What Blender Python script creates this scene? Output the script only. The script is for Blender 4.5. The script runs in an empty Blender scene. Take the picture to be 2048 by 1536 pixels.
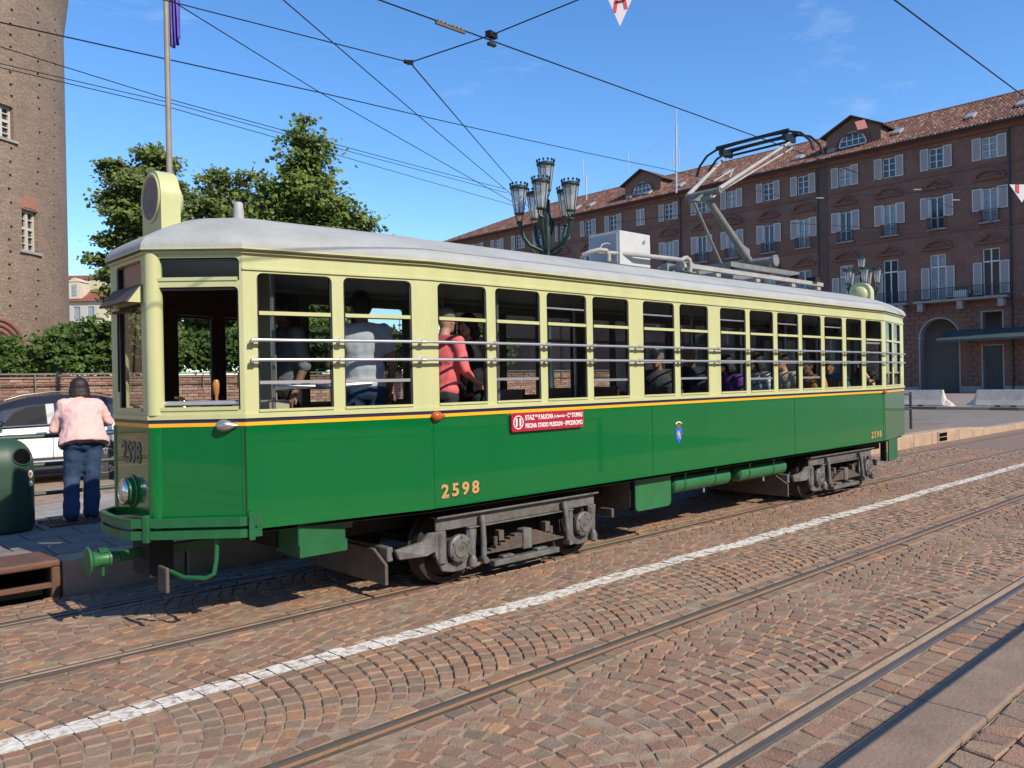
import bpy, bmesh, math, random
import numpy as np
from mathutils import Vector, Matrix
R = math.radians
random.seed(7); rng = np.random.default_rng(7)
scene = bpy.context.scene
COL = scene.collection

# ---------------------------------------------------------------- camera
F_PX, YAW, PITCH, ROLL, CAM_H = 1632.0, R(43.1), R(-0.16), R(-1.1), 1.77
fwd = Vector((math.sin(YAW)*math.cos(PITCH), math.cos(YAW)*math.cos(PITCH), math.sin(PITCH)))
rgt = Vector((math.cos(YAW), -math.sin(YAW), 0.0)); upv = rgt.cross(fwd)
rgt, upv = rgt*math.cos(ROLL)+upv*math.sin(ROLL), upv*math.cos(ROLL)-rgt*math.sin(ROLL)
CAM = Vector((0, 0, CAM_H))
cd = bpy.data.cameras.new('camera'); cam = bpy.data.objects.new('camera', cd); COL.objects.link(cam)
cd.sensor_width = 36.0; cd.lens = 36.0*F_PX/2048.0; cd.clip_start = 0.05; cd.clip_end = 3000
cam.matrix_world = Matrix(((rgt.x, upv.x, -fwd.x, CAM.x), (rgt.y, upv.y, -fwd.y, CAM.y), (rgt.z, upv.z, -fwd.z, CAM.z), (0, 0, 0, 1)))
scene.camera = cam
def at(x, y, depth):            # a place in the world seen at photo position x, y, so many metres away
    return CAM + (fwd + rgt*((x-1024)/F_PX) - upv*((y-768)/F_PX))*depth

# ---------------------------------------------------------------- light
SUN = Vector((0.10, -1.0, 0.80)).normalized()          # towards the sun
world = bpy.data.worlds.new('World'); scene.world = world; world.use_nodes = True
wn, wl = world.node_tree.nodes, world.node_tree.links
bg = wn['Background']
sky = wn.new('ShaderNodeTexSky'); sky.sky_type = 'NISHITA'; sky.sun_disc = False
sky.sun_elevation = math.asin(SUN.z); sky.sun_rotation = math.atan2(SUN.x, SUN.y)
sky.air_density = 1.0; sky.dust_density = 0.15; sky.ozone_density = 4.0
tc = wn.new('ShaderNodeTexCoord'); mp = wn.new('ShaderNodeMapping'); mp.inputs['Scale'].default_value = (1.6, 3.2, 9.0)
mp.inputs['Rotation'].default_value = (0.2, 0.25, 0.6)
cn = wn.new('ShaderNodeTexNoise'); cn.inputs['Scale'].default_value = 1.5; cn.inputs['Detail'].default_value = 9; cn.inputs['Roughness'].default_value = 0.62
cr = wn.new('ShaderNodeValToRGB'); cr.color_ramp.elements[0].position = 0.62; cr.color_ramp.elements[1].position = 0.90
cr.color_ramp.elements[1].color = (0.24, 0.24, 0.24, 1)
mx = wn.new('ShaderNodeMixRGB'); mx.inputs['Color2'].default_value = (8.2, 8.8, 9.6, 1)
wl.new(tc.outputs['Generated'], mp.inputs['Vector']); wl.new(mp.outputs['Vector'], cn.inputs['Vector'])
wl.new(cn.outputs['Fac'], cr.inputs['Fac']); wl.new(cr.outputs['Color'], mx.inputs['Fac'])
hs_ = wn.new('ShaderNodeHueSaturation'); hs_.inputs['Saturation'].default_value = 1.2; hs_.inputs['Value'].default_value = 1.24; hs_.inputs['Hue'].default_value = 0.504
wl.new(sky.outputs['Color'], hs_.inputs['Color']); wl.new(hs_.outputs['Color'], mx.inputs['Color1']); wl.new(mx.outputs['Color'], bg.inputs['Color'])
bg.inputs['Strength'].default_value = 0.15
sl = bpy.data.lights.new('sun', 'SUN'); so = bpy.data.objects.new('sun', sl); COL.objects.link(so)
sl.energy = 5.0; sl.angle = R(0.53); sl.color = (1.0, 0.90, 0.75)
so.rotation_euler = (-SUN).to_track_quat('-Z', 'Y').to_euler(); so.location = (0, -20, 40)
vs = scene.view_settings; vs.view_transform = 'Standard'; vs.look = 'None'; vs.gamma = 1.0; vs.exposure = 0.22; vs.use_curve_mapping = False
scene.cycles.max_bounces = 8; scene.cycles.transparent_max_bounces = 24

# ---------------------------------------------------------------- helpers
def mat(name, col, rough=0.6, metal=0.0, col2=None, vs=5.0, bump=0.0, bs=60.0, coat=0.0, var=0.0, spec=0.5, pos=(0.35, 0.7), attr=None, st=None):
    m = bpy.data.materials.new(name); m.use_nodes = True
    n, l = m.node_tree.nodes, m.node_tree.links; p = n['Principled BSDF']
    p.inputs['Roughness'].default_value = rough; p.inputs['Metallic'].default_value = metal
    p.inputs['Specular IOR Level'].default_value = spec
    p.inputs['Coat Weight'].default_value = coat; p.inputs['Coat Roughness'].default_value = 0.04
    c1 = (*col, 1); t = n.new('ShaderNodeTexCoord')
    if var and not col2: col2 = tuple(c*(1-var) for c in col)
    if col2 or attr:
        z = n.new('ShaderNodeTexNoise'); z.inputs['Scale'].default_value = vs; z.inputs['Detail'].default_value = 8; z.inputs['Roughness'].default_value = 0.65
        r = n.new('ShaderNodeValToRGB'); r.color_ramp.elements[0].position, r.color_ramp.elements[1].position = pos
        x = n.new('ShaderNodeMixRGB'); x.inputs['Color1'].default_value = c1; x.inputs['Color2'].default_value = (*(col2 or col), 1)
        if st:
            mq = n.new('ShaderNodeMapping'); mq.inputs['Scale'].default_value = st; l.new(t.outputs['Object'], mq.inputs['Vector']); l.new(mq.outputs['Vector'], z.inputs['Vector'])
        else: l.new(t.outputs['Object'], z.inputs['Vector'])
        l.new(z.outputs['Fac'], r.inputs['Fac']); l.new(r.outputs['Color'], x.inputs['Fac'])
        if attr:
            a = n.new('ShaderNodeAttribute'); a.attribute_name = attr
            y = n.new('ShaderNodeMixRGB'); y.blend_type = 'MULTIPLY'; y.inputs['Fac'].default_value = 1.0
            l.new(a.outputs['Color'], y.inputs['Color1']); l.new(x.outputs['Color'], y.inputs['Color2']); l.new(y.outputs['Color'], p.inputs['Base Color'])
        else:
            l.new(x.outputs['Color'], p.inputs['Base Color'])
    else:
        p.inputs['Base Color'].default_value = c1
    if bump:
        b = n.new('ShaderNodeTexNoise'); b.inputs['Scale'].default_value = bs; b.inputs['Detail'].default_value = 6
        u = n.new('ShaderNodeBump'); u.inputs['Strength'].default_value = bump; u.inputs['Distance'].default_value = 0.02
        l.new(t.outputs['Object'], b.inputs['Vector']); l.new(b.outputs['Fac'], u.inputs['Height']); l.new(u.outputs['Normal'], p.inputs['Normal'])
    return m

def glass(name, tint=(0.75, 0.8, 0.8), mixf=0.0, rough=0.0, ior=1.5):
    m = bpy.data.materials.new(name); m.use_nodes = True
    n, l = m.node_tree.nodes, m.node_tree.links
    for q in list(n):
        if q.type != 'OUTPUT_MATERIAL': n.remove(q)
    o = [q for q in n if q.type == 'OUTPUT_MATERIAL'][0]
    t = n.new('ShaderNodeBsdfTransparent'); t.inputs['Color'].default_value = (*tint, 1)
    g = n.new('ShaderNodeBsdfGlossy'); g.inputs['Roughness'].default_value = rough
    f = n.new('ShaderNodeFresnel'); f.inputs['IOR'].default_value = ior
    gb = n.new('ShaderNodeNewGeometry'); mi = n.new('ShaderNodeMath'); mi.operation = 'MULTIPLY_ADD'; mi.inputs[1].default_value = 1/ior-ior; mi.inputs[2].default_value = ior
    l.new(gb.outputs['Backfacing'], mi.inputs[0]); l.new(mi.outputs[0], f.inputs['IOR'])      # both faces of a thin pane reflect alike
    a = n.new('ShaderNodeMath'); a.operation = 'ADD'; a.inputs[1].default_value = mixf
    x = n.new('ShaderNodeMixShader'); l.new(f.outputs['Fac'], a.inputs[0]); l.new(a.outputs[0], x.inputs['Fac'])
    l.new(t.outputs[0], x.inputs[1]); l.new(g.outputs[0], x.inputs[2]); l.new(x.outputs[0], o.inputs['Surface'])
    return m

def brick_mat(name, cols, mortar, mode, scale_w, scale_h, radius=1.0, stain=None, mort=0.012, rough=0.9, bump=0.35):
    # mode 'yz' or 'xz': flat wall in world axes; 'cyl': round tower about the object's origin
    m = bpy.data.materials.new(name); m.use_nodes = True
    n, l = m.node_tree.nodes, m.node_tree.links; p = n['Principled BSDF']; p.inputs['Roughness'].default_value = rough
    t = n.new('ShaderNodeTexCoord'); s = n.new('ShaderNodeSeparateXYZ'); c = n.new('ShaderNodeCombineXYZ')
    l.new(t.outputs['Object'], s.inputs[0])
    if mode == 'cyl':
        q = n.new('ShaderNodeMath'); q.operation = 'ARCTAN2'; l.new(s.outputs['Y'], q.inputs[0]); l.new(s.outputs['X'], q.inputs[1])
        k = n.new('ShaderNodeMath'); k.operation = 'MULTIPLY'; k.inputs[1].default_value = radius; l.new(q.outputs[0], k.inputs[0]); l.new(k.outputs[0], c.inputs['X'])
    else:
        l.new(s.outputs['Y' if mode == 'yz' else 'X'], c.inputs['X'])
    l.new(s.outputs['Z'], c.inputs['Y'])
    b = n.new('ShaderNodeTexBrick'); b.inputs['Scale'].default_value = 1.0
    b.inputs['Brick Width'].default_value = scale_w; b.inputs['Row Height'].default_value = scale_h; b.inputs['Mortar Size'].default_value = mort
    b.inputs['Color1'].default_value = (*cols[0], 1); b.inputs['Color2'].default_value = (*cols[1], 1); b.inputs['Mortar'].default_value = (*mortar, 1)
    b.inputs['Mortar Smooth'].default_value = 0.3
    # ragged rows
    wz = n.new('ShaderNodeTexNoise'); wz.inputs['Scale'].default_value = 1.3; l.new(c.outputs[0], wz.inputs['Vector'])
    wa = n.new('ShaderNodeVectorMath'); wa.operation = 'MULTIPLY_ADD'; wa.inputs[1].default_value = (0.05, 0.05, 0); l.new(wz.outputs['Color'], wa.inputs[0]); l.new(c.outputs[0], wa.inputs[2])
    l.new(wa.outputs[0], b.inputs['Vector'])
    z = n.new('ShaderNodeTexNoise'); z.inputs['Scale'].default_value = 0.35; z.inputs['Detail'].default_value = 10; z.inputs['Roughness'].default_value = 0.7
    l.new(c.outputs[0], z.inputs['Vector'])
    r = n.new('ShaderNodeValToRGB'); r.color_ramp.elements[0].position = 0.38; r.color_ramp.elements[1].position = 0.68
    l.new(z.outputs['Fac'], r.inputs['Fac'])
    st = n.new('ShaderNodeMixRGB'); st.blend_type = 'MULTIPLY'; l.new(b.outputs['Color'], st.inputs['Color1']); st.inputs['Color2'].default_value = (*(stain or (0.62, 0.6, 0.62)), 1)
    l.new(r.outputs['Color'], st.inputs['Fac'])
    z2 = n.new('ShaderNodeTexNoise'); z2.inputs['Scale'].default_value = 9; z2.inputs['Detail'].default_value = 4; l.new(c.outputs[0], z2.inputs['Vector'])
    r2 = n.new('ShaderNodeValToRGB'); r2.color_ramp.elements[0].position = 0.5; r2.color_ramp.elements[1].position = 0.72
    l.new(z2.outputs['Fac'], r2.inputs['Fac'])
    lt = n.new('ShaderNodeMixRGB'); lt.inputs['Color2'].default_value = (*[min(1, v*1.7) for v in cols[0]], 1)
    f = n.new('ShaderNodeMath'); f.operation = 'MULTIPLY'; f.inputs[1].default_value = 0.45; l.new(r2.outputs['Color'], f.inputs[0]); l.new(f.outputs[0], lt.inputs['Fac'])
    l.new(st.outputs['Color'], lt.inputs['Color1']); l.new(lt.outputs['Color'], p.inputs['Base Color'])
    u = n.new('ShaderNodeBump'); u.inputs['Strength'].default_value = bump; u.inputs['Distance'].default_value = 0.03
    iv = n.new('ShaderNodeMath'); iv.operation = 'SUBTRACT'; iv.inputs[0].default_value = 1.0; l.new(b.outputs['Fac'], iv.inputs[1])
    ad = n.new('ShaderNodeMath'); ad.operation = 'ADD'; l.new(iv.outputs[0], ad.inputs[0]); l.new(z2.outputs['Fac'], ad.inputs[1])
    l.new(ad.outputs[0], u.inputs['Height']); l.new(u.outputs['Normal'], p.inputs['Normal'])
    return m

def tag(o, label=None, cat=None, group=None, kind=None):
    if label: o['label'] = label
    if cat: o['category'] = cat
    if group: o['group'] = group
    if kind: o['kind'] = kind
    return o
def empty(name, loc=(0, 0, 0), rz=0.0):
    o = bpy.data.objects.new(name, None); COL.objects.link(o); o.location = loc; o.rotation_euler = (0, 0, rz); o.empty_display_size = 0.1
    return o
def origin_of(p):
    v = Vector((0, 0, 0))
    while p is not None:
        v += p.location; p = p.parent
    return v
def V(*a): return Vector(a)

class MB:
    def __init__(s): s.v = []; s.f = []; s.m = []
    def add(s, vs_, fs, m=0):
        k = len(s.v); s.v += [tuple(q) for q in vs_]; s.f += [tuple(k+i for i in f) for f in fs]; s.m += [m]*len(fs); return s
    def box(s, x0, y0, z0, x1, y1, z1, m=0):
        return s.add([(x0,y0,z0),(x1,y0,z0),(x1,y1,z0),(x0,y1,z0),(x0,y0,z1),(x1,y0,z1),(x1,y1,z1),(x0,y1,z1)],
                     [(0,3,2,1),(4,5,6,7),(0,1,5,4),(1,2,6,5),(2,3,7,6),(3,0,4,7)], m)
    def obox(s, c, ux, uy, uz, m=0):     # centre and three half-extent vectors
        c, ux, uy, uz = map(Vector, (c, ux, uy, uz))
        return s.add([c-ux-uy-uz, c+ux-uy-uz, c+ux+uy-uz, c-ux+uy-uz, c-ux-uy+uz, c+ux-uy+uz, c+ux+uy+uz, c-ux+uy+uz],
                     [(0,3,2,1),(4,5,6,7),(0,1,5,4),(1,2,6,5),(2,3,7,6),(3,0,4,7)], m)
    def bar(s, a, b, w, h, up=(0, 0, 1), m=0):
        a, b, up = Vector(a), Vector(b), Vector(up); d = (b-a); L = d.length; d.normalize()
        sd = d.cross(up); sd = sd.normalized() if sd.length > 1e-6 else Vector((1, 0, 0)); u2 = sd.cross(d)
        return s.obox((a+b)/2, d*(L/2), sd*(w/2), u2*(h/2), m)
    def prism(s, pts, off, m=0):         # planar polygon pushed along off
        pts = [Vector(p) for p in pts]; off = Vector(off); n = len(pts)
        return s.add(pts+[p+off for p in pts], [tuple(range(n))[::-1], tuple(range(n, 2*n))]+[(i, (i+1) % n, n+(i+1) % n, n+i) for i in range(n)], m)
    def cyl(s, a, b, r0, r1=None, n=14, m=0):
        a, b = Vector(a), Vector(b); r1 = r0 if r1 is None else r1; d = (b-a).normalized()
        t = d.orthogonal().normalized(); w = d.cross(t)
        vs_ = []
        for c, r in ((a, r0), (b, r1)):
            for i in range(n):
                q = 2*math.pi*i/n; vs_.append(c+(t*math.cos(q)+w*math.sin(q))*r)
        return s.add(vs_, [tuple(range(n))[::-1], tuple(range(n, 2*n))]+[(i, (i+1) % n, n+(i+1) % n, n+i) for i in range(n)], m)
    def tube(s, pts, r, n=8, m=0):
        pts = [Vector(p) for p in pts]; vs_ = []; t = None; K = len(pts)
        rr = r if isinstance(r, (list, tuple)) else [r]*K
        for i, p in enumerate(pts):
            d = (pts[min(i+1, K-1)]-pts[max(i-1, 0)]).normalized()
            if t is None: t = d.orthogonal().normalized()
            else: t = (t-d*t.dot(d)).normalized()
            w = d.cross(t)
            for j in range(n):
                q = 2*math.pi*j/n; vs_.append(p+(t*math.cos(q)+w*math.sin(q))*rr[i])
        fs = [(i*n+j, i*n+(j+1) % n, (i+1)*n+(j+1) % n, (i+1)*n+j) for i in range(K-1) for j in range(n)]
        fs += [tuple(range(n))[::-1], tuple(range((K-1)*n, K*n))]
        return s.add(vs_, fs, m)
    def lathe(s, prof, c=(0, 0, 0), axis=(0, 0, 1), n=20, m=0):   # prof: (radius, distance along the axis)
        c = Vector(c); d = Vector(axis).normalized(); t = d.orthogonal().normalized(); w = d.cross(t); K = len(prof); vs_ = []
        for r, h in prof:
            for j in range(n):
                q = 2*math.pi*j/n; vs_.append(c+d*h+(t*math.cos(q)+w*math.sin(q))*max(r, 1e-4))
        fs = [(i*n+j, i*n+(j+1) % n, (i+1)*n+(j+1) % n, (i+1)*n+j) for i in range(K-1) for j in range(n)]
        fs += [tuple(range(n))[::-1], tuple(range((K-1)*n, K*n))]
        return s.add(vs_, fs, m)
    def ell(s, c, r, nu=12, nv=8, m=0, rot=None):
        c = Vector(c); vs_ = []; 
        if not isinstance(r, (list, tuple)): r = (r, r, r)
        for i in range(1, nv):
            a = math.pi*i/nv
            for j in range(nu):
                b = 2*math.pi*j/nu; q = Vector((r[0]*math.sin(a)*math.cos(b), r[1]*math.sin(a)*math.sin(b), r[2]*math.cos(a)))
                vs_.append(c+(rot @ q if rot else q))
        q = Vector((0, 0, r[2])); q = rot @ q if rot else q
        vs_ += [c+q, c-q]; T = len(vs_)-2
        fs = [(i*nu+j, (i+1)*nu+j, (i+1)*nu+(j+1) % nu, i*nu+(j+1) % nu) for i in range(nv-2) for j in range(nu)]
        fs += [(T, j, (j+1) % nu) for j in range(nu)]+[(T+1, (nv-2)*nu+(j+1) % nu, (nv-2)*nu+j) for j in range(nu)]
        return s.add(vs_, fs, m)
    def build(s, name, mats, parent=None, smooth=False, bevel=0.0, seg=1, angle=38, base=False):
        me = bpy.data.meshes.new(name)
        off = origin_of(parent)
        if base and parent is None:
            a = np.array(s.v); off = Vector(((a[:, 0].min()+a[:, 0].max())/2, (a[:, 1].min()+a[:, 1].max())/2, a[:, 2].min()))
        me.from_pydata([(x-off.x, y-off.y, z-off.z) for x, y, z in s.v], [], s.f)
        mats = mats if isinstance(mats, (list, tuple)) else [mats]
        for q in mats: me.materials.append(q)
        if len(mats) > 1: me.polygons.foreach_set('material_index', s.m)
        if smooth:
            me.polygons.foreach_set('use_smooth', [True]*len(me.polygons)); me.set_sharp_from_angle(angle=R(angle))
        me.update()
        o = bpy.data.objects.new(name, me); COL.objects.link(o)
        if parent is not None: o.parent = parent
        elif base: o.location = off
        if bevel:
            b = o.modifiers.new('bevel', 'BEVEL'); b.width = bevel; b.segments = seg; b.limit_method = 'ANGLE'; b.angle_limit = R(40)
        return o
def inst(o, parent=None, loc=None, name=None):     # a copy that shares its mesh
    c = o.copy(); COL.objects.link(c); c.parent = parent
    if name: c.name = name
    if loc is not None: c.location = loc
    return c
def copy_tree(o, parent=None):
    c = o.copy(); COL.objects.link(c); c.parent = parent
    for ch in list(o.children): copy_tree(ch, c)
    return c
def wall(mb, P, U, W, H, holes, depth, m=0, Vv=(0, 0, 1), mr=None):
    # upright sheet from P along unit U (width W) and Vv (height H), with openings whose reveals go inwards by depth
    P, U, Vv = Vector(P), Vector(U).normalized(), Vector(Vv).normalized(); N = U.cross(Vv); mr = m if mr is None else mr
    us = sorted({0, W, *[h[0] for h in holes], *[h[1] for h in holes]}); vs_ = sorted({0, H, *[h[2] for h in holes], *[h[3] for h in holes]})
    us = [u for u in us if 0 <= u <= W]; vs_ = [v for v in vs_ if 0 <= v <= H]
    for i in range(len(us)-1):
        for j in range(len(vs_)-1):
            cu, cv = (us[i]+us[i+1])/2, (vs_[j]+vs_[j+1])/2
            if any(h[0] < cu < h[1] and h[2] < cv < h[3] for h in holes): continue
            mb.add([P+U*us[i]+Vv*vs_[j], P+U*us[i+1]+Vv*vs_[j], P+U*us[i+1]+Vv*vs_[j+1], P+U*us[i]+Vv*vs_[j+1]], [(0, 1, 2, 3)], m)
    for a, b, c, d in [h[:4] for h in holes]:
        q = [P+U*a+Vv*c, P+U*b+Vv*c, P+U*b+Vv*d, P+U*a+Vv*d]; g = [x-N*depth for x in q]
        mb.add(q+g, [(0, 4, 5, 1), (1, 5, 6, 2), (2, 6, 7, 3), (3, 7, 4, 0)], mr)
def text_mesh(name, s, size, mt, parent, loc, rot, depth=0.0015, bold=0.0, sx=1.0, align='CENTER', shear=0.0):
    cu = bpy.data.curves.new(name, 'FONT'); cu.body = s; cu.size = size; cu.align_x = align; cu.align_y = 'CENTER'; cu.extrude = depth; cu.offset = bold; cu.shear = shear
    cu.resolution_u = 4
    t = bpy.data.objects.new(name, cu); COL.objects.link(t)
    dg = bpy.context.evaluated_depsgraph_get(); me = bpy.data.meshes.new_from_object(t.evaluated_get(dg)); bpy.data.objects.remove(t); bpy.data.curves.remove(cu)
    me.name = name; me.materials.clear(); me.materials.append(mt)
    o = bpy.data.objects.new(name, me); COL.objects.link(o)
    M4 = Matrix.Translation(Vector(loc)) @ rot.to_4x4() @ Matrix.Diagonal((sx, 1, 1, 1))
    me.transform(M4)
    me.transform(Matrix.Translation(-origin_of(parent)))
    o.parent = parent
    return o
def face_rot(U, Vv=(0, 0, 1)):        # text facing along U x V, reading along U
    U, Vv = Vector(U).normalized(), Vector(Vv).normalized(); N = U.cross(Vv)
    return Matrix((U, Vv, N)).transposed()
# ================================================================ THE GROUND
M_ground = mat('piazza_stone', (0.30, 0.25, 0.20), 0.85, col2=(0.20, 0.165, 0.14), vs=0.7, bump=0.2, bs=14)
M_joint = mat('joint_sand', (0.36, 0.265, 0.18), 0.95, col2=(0.17, 0.12, 0.085), vs=6, bump=0.5, bs=90)
M_stone = mat('porphyry', (1.0, 1.0, 1.0), 0.72, col2=(0.74, 0.72, 0.72), vs=18, bump=0.45, bs=70, attr='stone', pos=(0.3, 0.75))
M_head = mat('rail_head', (0.16, 0.145, 0.13), 0.32, 0.55, col2=(0.15, 0.105, 0.075), vs=5, bump=0.05, bs=30)
M_rdirt = mat('rail_groove_dirt', (0.40, 0.285, 0.185), 0.95, col2=(0.29, 0.19, 0.115), vs=3, bump=0.4, bs=60)
M_rrust = mat('rail_groove_rust', (0.36, 0.185, 0.085), 0.9, col2=(0.27, 0.15, 0.08), vs=2.0, bump=0.4, bs=60)
M_paint = mat('road_paint', (0.66, 0.62, 0.55), 0.75, col2=(0.34, 0.27, 0.22), vs=17, bump=0.4, bs=50, pos=(0.47, 0.62))
M_slab = mat('kerb_slab', (0.255, 0.178, 0.125), 0.85, col2=(0.18, 0.125, 0.09), vs=4, bump=0.35, bs=45)
M_kerb = mat('tan_kerb_stone', (0.44, 0.31, 0.20), 0.85, col2=(0.30, 0.21, 0.15), vs=2.5, bump=0.3, bs=30)
M_pave = mat('platform_paving', (0.23, 0.195, 0.165), 0.85, col2=(0.15, 0.125, 0.105), vs=3, bump=0.3, bs=30)
M_asph = mat('asphalt', (0.205, 0.178, 0.148), 0.9, col2=(0.14, 0.122, 0.102), vs=0.5, bump=0.3, bs=60)
M_steel_rust = mat('weathering_steel', (0.17, 0.085, 0.055), 0.7, 0.3, col2=(0.10, 0.055, 0.04), vs=9, bump=0.15, bs=50)
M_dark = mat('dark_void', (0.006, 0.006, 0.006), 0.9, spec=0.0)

def sheet(name, x0, y0, x1, y1, z, m, kind='structure'):
    o = MB().add([(x0, y0, z), (x1, y0, z), (x1, y1, z), (x0, y1, z)], [(0, 1, 2, 3)]).build(name, m); tag(o, kind=kind); return o
sheet('ground', -900, -900, 1500, 1500, -0.05, M_ground)
road = sheet('road', -60, 1.36, 60, 7.82, -0.0108, M_joint)
tag(sheet('asphalt_road', 31, -160, 43, 260, -0.012, M_asph), kind='structure')
tag(sheet('forecourt', 43, -160, 80, 260, 0.0, mat('forecourt_stone', (0.27, 0.215, 0.19), 0.85, col2=(0.2, 0.16, 0.145), vs=0.8)), kind='structure')

PAL = [((0.240, 0.150, 0.112), 4), ((0.215, 0.168, 0.132), 4), ((0.225, 0.150, 0.122), 4), ((0.300, 0.172, 0.108), 1.4), ((0.185, 0.152, 0.128), 2.5), ((0.262, 0.190, 0.142), 3), ((0.33, 0.205, 0.125), 0.6), ((0.250, 0.158, 0.125), 3)]
PW = np.array([p[1] for p in PAL]); PW = PW/PW.sum()
stones = []          # (list of 4 xy corners, top height)
def hz(x, y): return 0.004*math.sin(x*1.7+y*2.1)+0.003*math.sin(x*4.3-y*3.3)
def arc_lane(y0, y1, x0, x1, sgn, p=0.113, A=0.80):
    yc, W = (y0+y1)/2, y1-y0; Rr = (W/2)/math.sin(A); n0 = int((x1-x0+Rr)/p)
    for i in range(n0):
        s = x0-Rr*0.4+i*p; ph = -A-random.uniform(0, 0.08)/Rr
        while ph < A:
            L = random.uniform(0.095, 0.138); ph1 = ph+L/Rr; q = []
            for (f, sh) in ((ph, 0), (ph1, 0), (ph1, 1), (ph, 1)):
                g = f+(p*math.sin(f)/Rr if sh else 0)
                x = s+(p if sh else 0)+Rr*math.cos(g)-Rr*math.cos(A); y = yc+Rr*math.sin(g)
                q.append([x if sgn > 0 else 2*(s+p)-x, y])
            if sgn < 0: q = q[::-1]
            cy = sum(c[1] for c in q)/4; cx = sum(c[0] for c in q)/4
            if y0+0.01 < cy < y1-0.01 and x0 < cx < x1:
                for c in q: c[1] = min(max(c[1], y0), y1)
                stones.append((q, 0.0))
            ph = ph1
def row_lane(y0, y1, x0, x1, rows, zt=0.0, lmin=0.1, lmax=0.17, skew=0.02):
    h = (y1-y0)/rows
    for r in range(rows):
        x = x0+random.uniform(0, 0.1); k0 = random.uniform(-skew, skew)
        while x < x1:
            L = random.uniform(lmin, lmax); k1 = random.uniform(-skew, skew); a, b = y0+r*h, y0+(r+1)*h
            stones.append(([[x-k0, a], [x+L-k1, a], [x+L+k1, b], [x+k0, b]], zt)); x += L; k0 = k1
XE = 21.0
row_lane(1.735, 2.03, 1.6, 12, 2)
row_lane(2.165, 2.27, 0.6, XE, 1, lmin=0.14, lmax=0.22); arc_lane(2.275, 3.36, 0.6, XE, 1); row_lane(3.365, 3.465, 0.6, XE, 1, lmin=0.14, lmax=0.22)
row_lane(3.60, 3.70, 0.4, XE, 1, lmin=0.14, lmax=0.2); arc_lane(3.705, 5.60, 0.2, XE, 1); row_lane(5.60, 5.69, 0.2, XE, 1, lmin=0.14, lmax=0.2)
row_lane(5.83, 5.93, 0.2, XE, 1, lmin=0.14, lmax=0.2); arc_lane(5.935, 7.02, 0.2, XE, -1); row_lane(7.025, 7.12, 0.2, XE, 1, lmin=0.14, lmax=0.2)
row_lane(7.26, 7.785, 0.5, XE, 5)
row_lane(0.55, 1.365, 2.0, 7.0, 5, zt=0.032, lmin=0.12, lmax=0.24, skew=0.05)

def stone_geo(q, zt, near):
    c = Vector((sum(p[0] for p in q)/4, sum(p[1] for p in q)/4)); g = random.uniform(0.0025, 0.0065)
    pts = []
    P4 = [Vector(p) for p in q]
    P4 = [p+(c-p).normalized()*g*1.35+Vector((random.uniform(-1, 1), random.uniform(-1, 1)))*0.004 for p in P4]
    if near:
        ch = random.uniform(0.010, 0.020)
        for i in range(4):
            p, a, b = P4[i], P4[i-1], P4[(i+1) % 4]
            pts += [p+(a-p).normalized()*ch, p+(p-(a+b)/2).normalized()*(-0.25*ch), p+(b-p).normalized()*ch]
    else: pts = P4
    n = len(pts); tx, ty = random.uniform(-0.045, 0.045), random.uniform(-0.045, 0.045); h0 = zt+hz(c.x, c.y)+random.uniform(-0.004, 0.005)-0.002
    zz = lambda p, d: h0+tx*(p.x-c.x)+ty*(p.y-c.y)+d
    ins = 0.009 if near else 0.008
    r2 = [p+(c-p).normalized()*ins for p in pts]
    vs_ = [(p.x, p.y, zt-0.03) for p in pts]+[(p.x, p.y, zz(p, -0.0085)) for p in pts]+[(p.x, p.y, zz(p, random.uniform(-0.0015, 0.0015))) for p in r2]
    fs = [(k*n+i, k*n+(i+1) % n, (k+1)*n+(i+1) % n, (k+1)*n+i) for k in (0, 1) for i in range(n)]
    fs += [tuple(range(2*n, 3*n))]
    return vs_, fs, c
def stone_col():
    k = (np.array(PAL[rng.choice(len(PAL), p=PW)][0])*0.75+np.array([0.234, 0.164, 0.123])*0.25)*rng.uniform(0.86, 1.16)*1.17*np.array([1.02, 0.93, 0.785])
    return (float(k[0]), float(k[1]), float(k[2]), 1.0)
def add_col(me, cols):
    a = me.color_attributes.new('stone', 'FLOAT_COLOR', 'POINT'); a.data.foreach_set('color', np.array(cols, dtype=np.float32).ravel())
vis = []
for i, (q, zt) in enumerate(stones):
    c = Vector((sum(p[0] for p in q)/4, sum(p[1] for p in q)/4, zt)); d = c-CAM; z = d.dot(fwd)
    if z > 0.5:
        u, w = 1024+F_PX*d.dot(rgt)/z, 768-F_PX*d.dot(upv)/z
        if -10 < u < 2058 and w < 1550: vis.append((z, i))
vis.sort(); near_ids = {i for _, i in vis[:300]}
Vb, Fb, Cb, pv, pf = [], [], [], [], []
def clip(poly, s, lim):
    out = []
    for i in range(len(poly)):
        a, b = poly[i], poly[(i+1) % len(poly)]; ia, ib = s*(a[1]-lim) >= 0, s*(b[1]-lim) >= 0
        if ia: out.append(a)
        if ia != ib:
            t = (lim-a[1])/(b[1]-a[1]); out.append(tuple(a[k]+t*(b[k]-a[k]) for k in range(3)))
    return out
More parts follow.
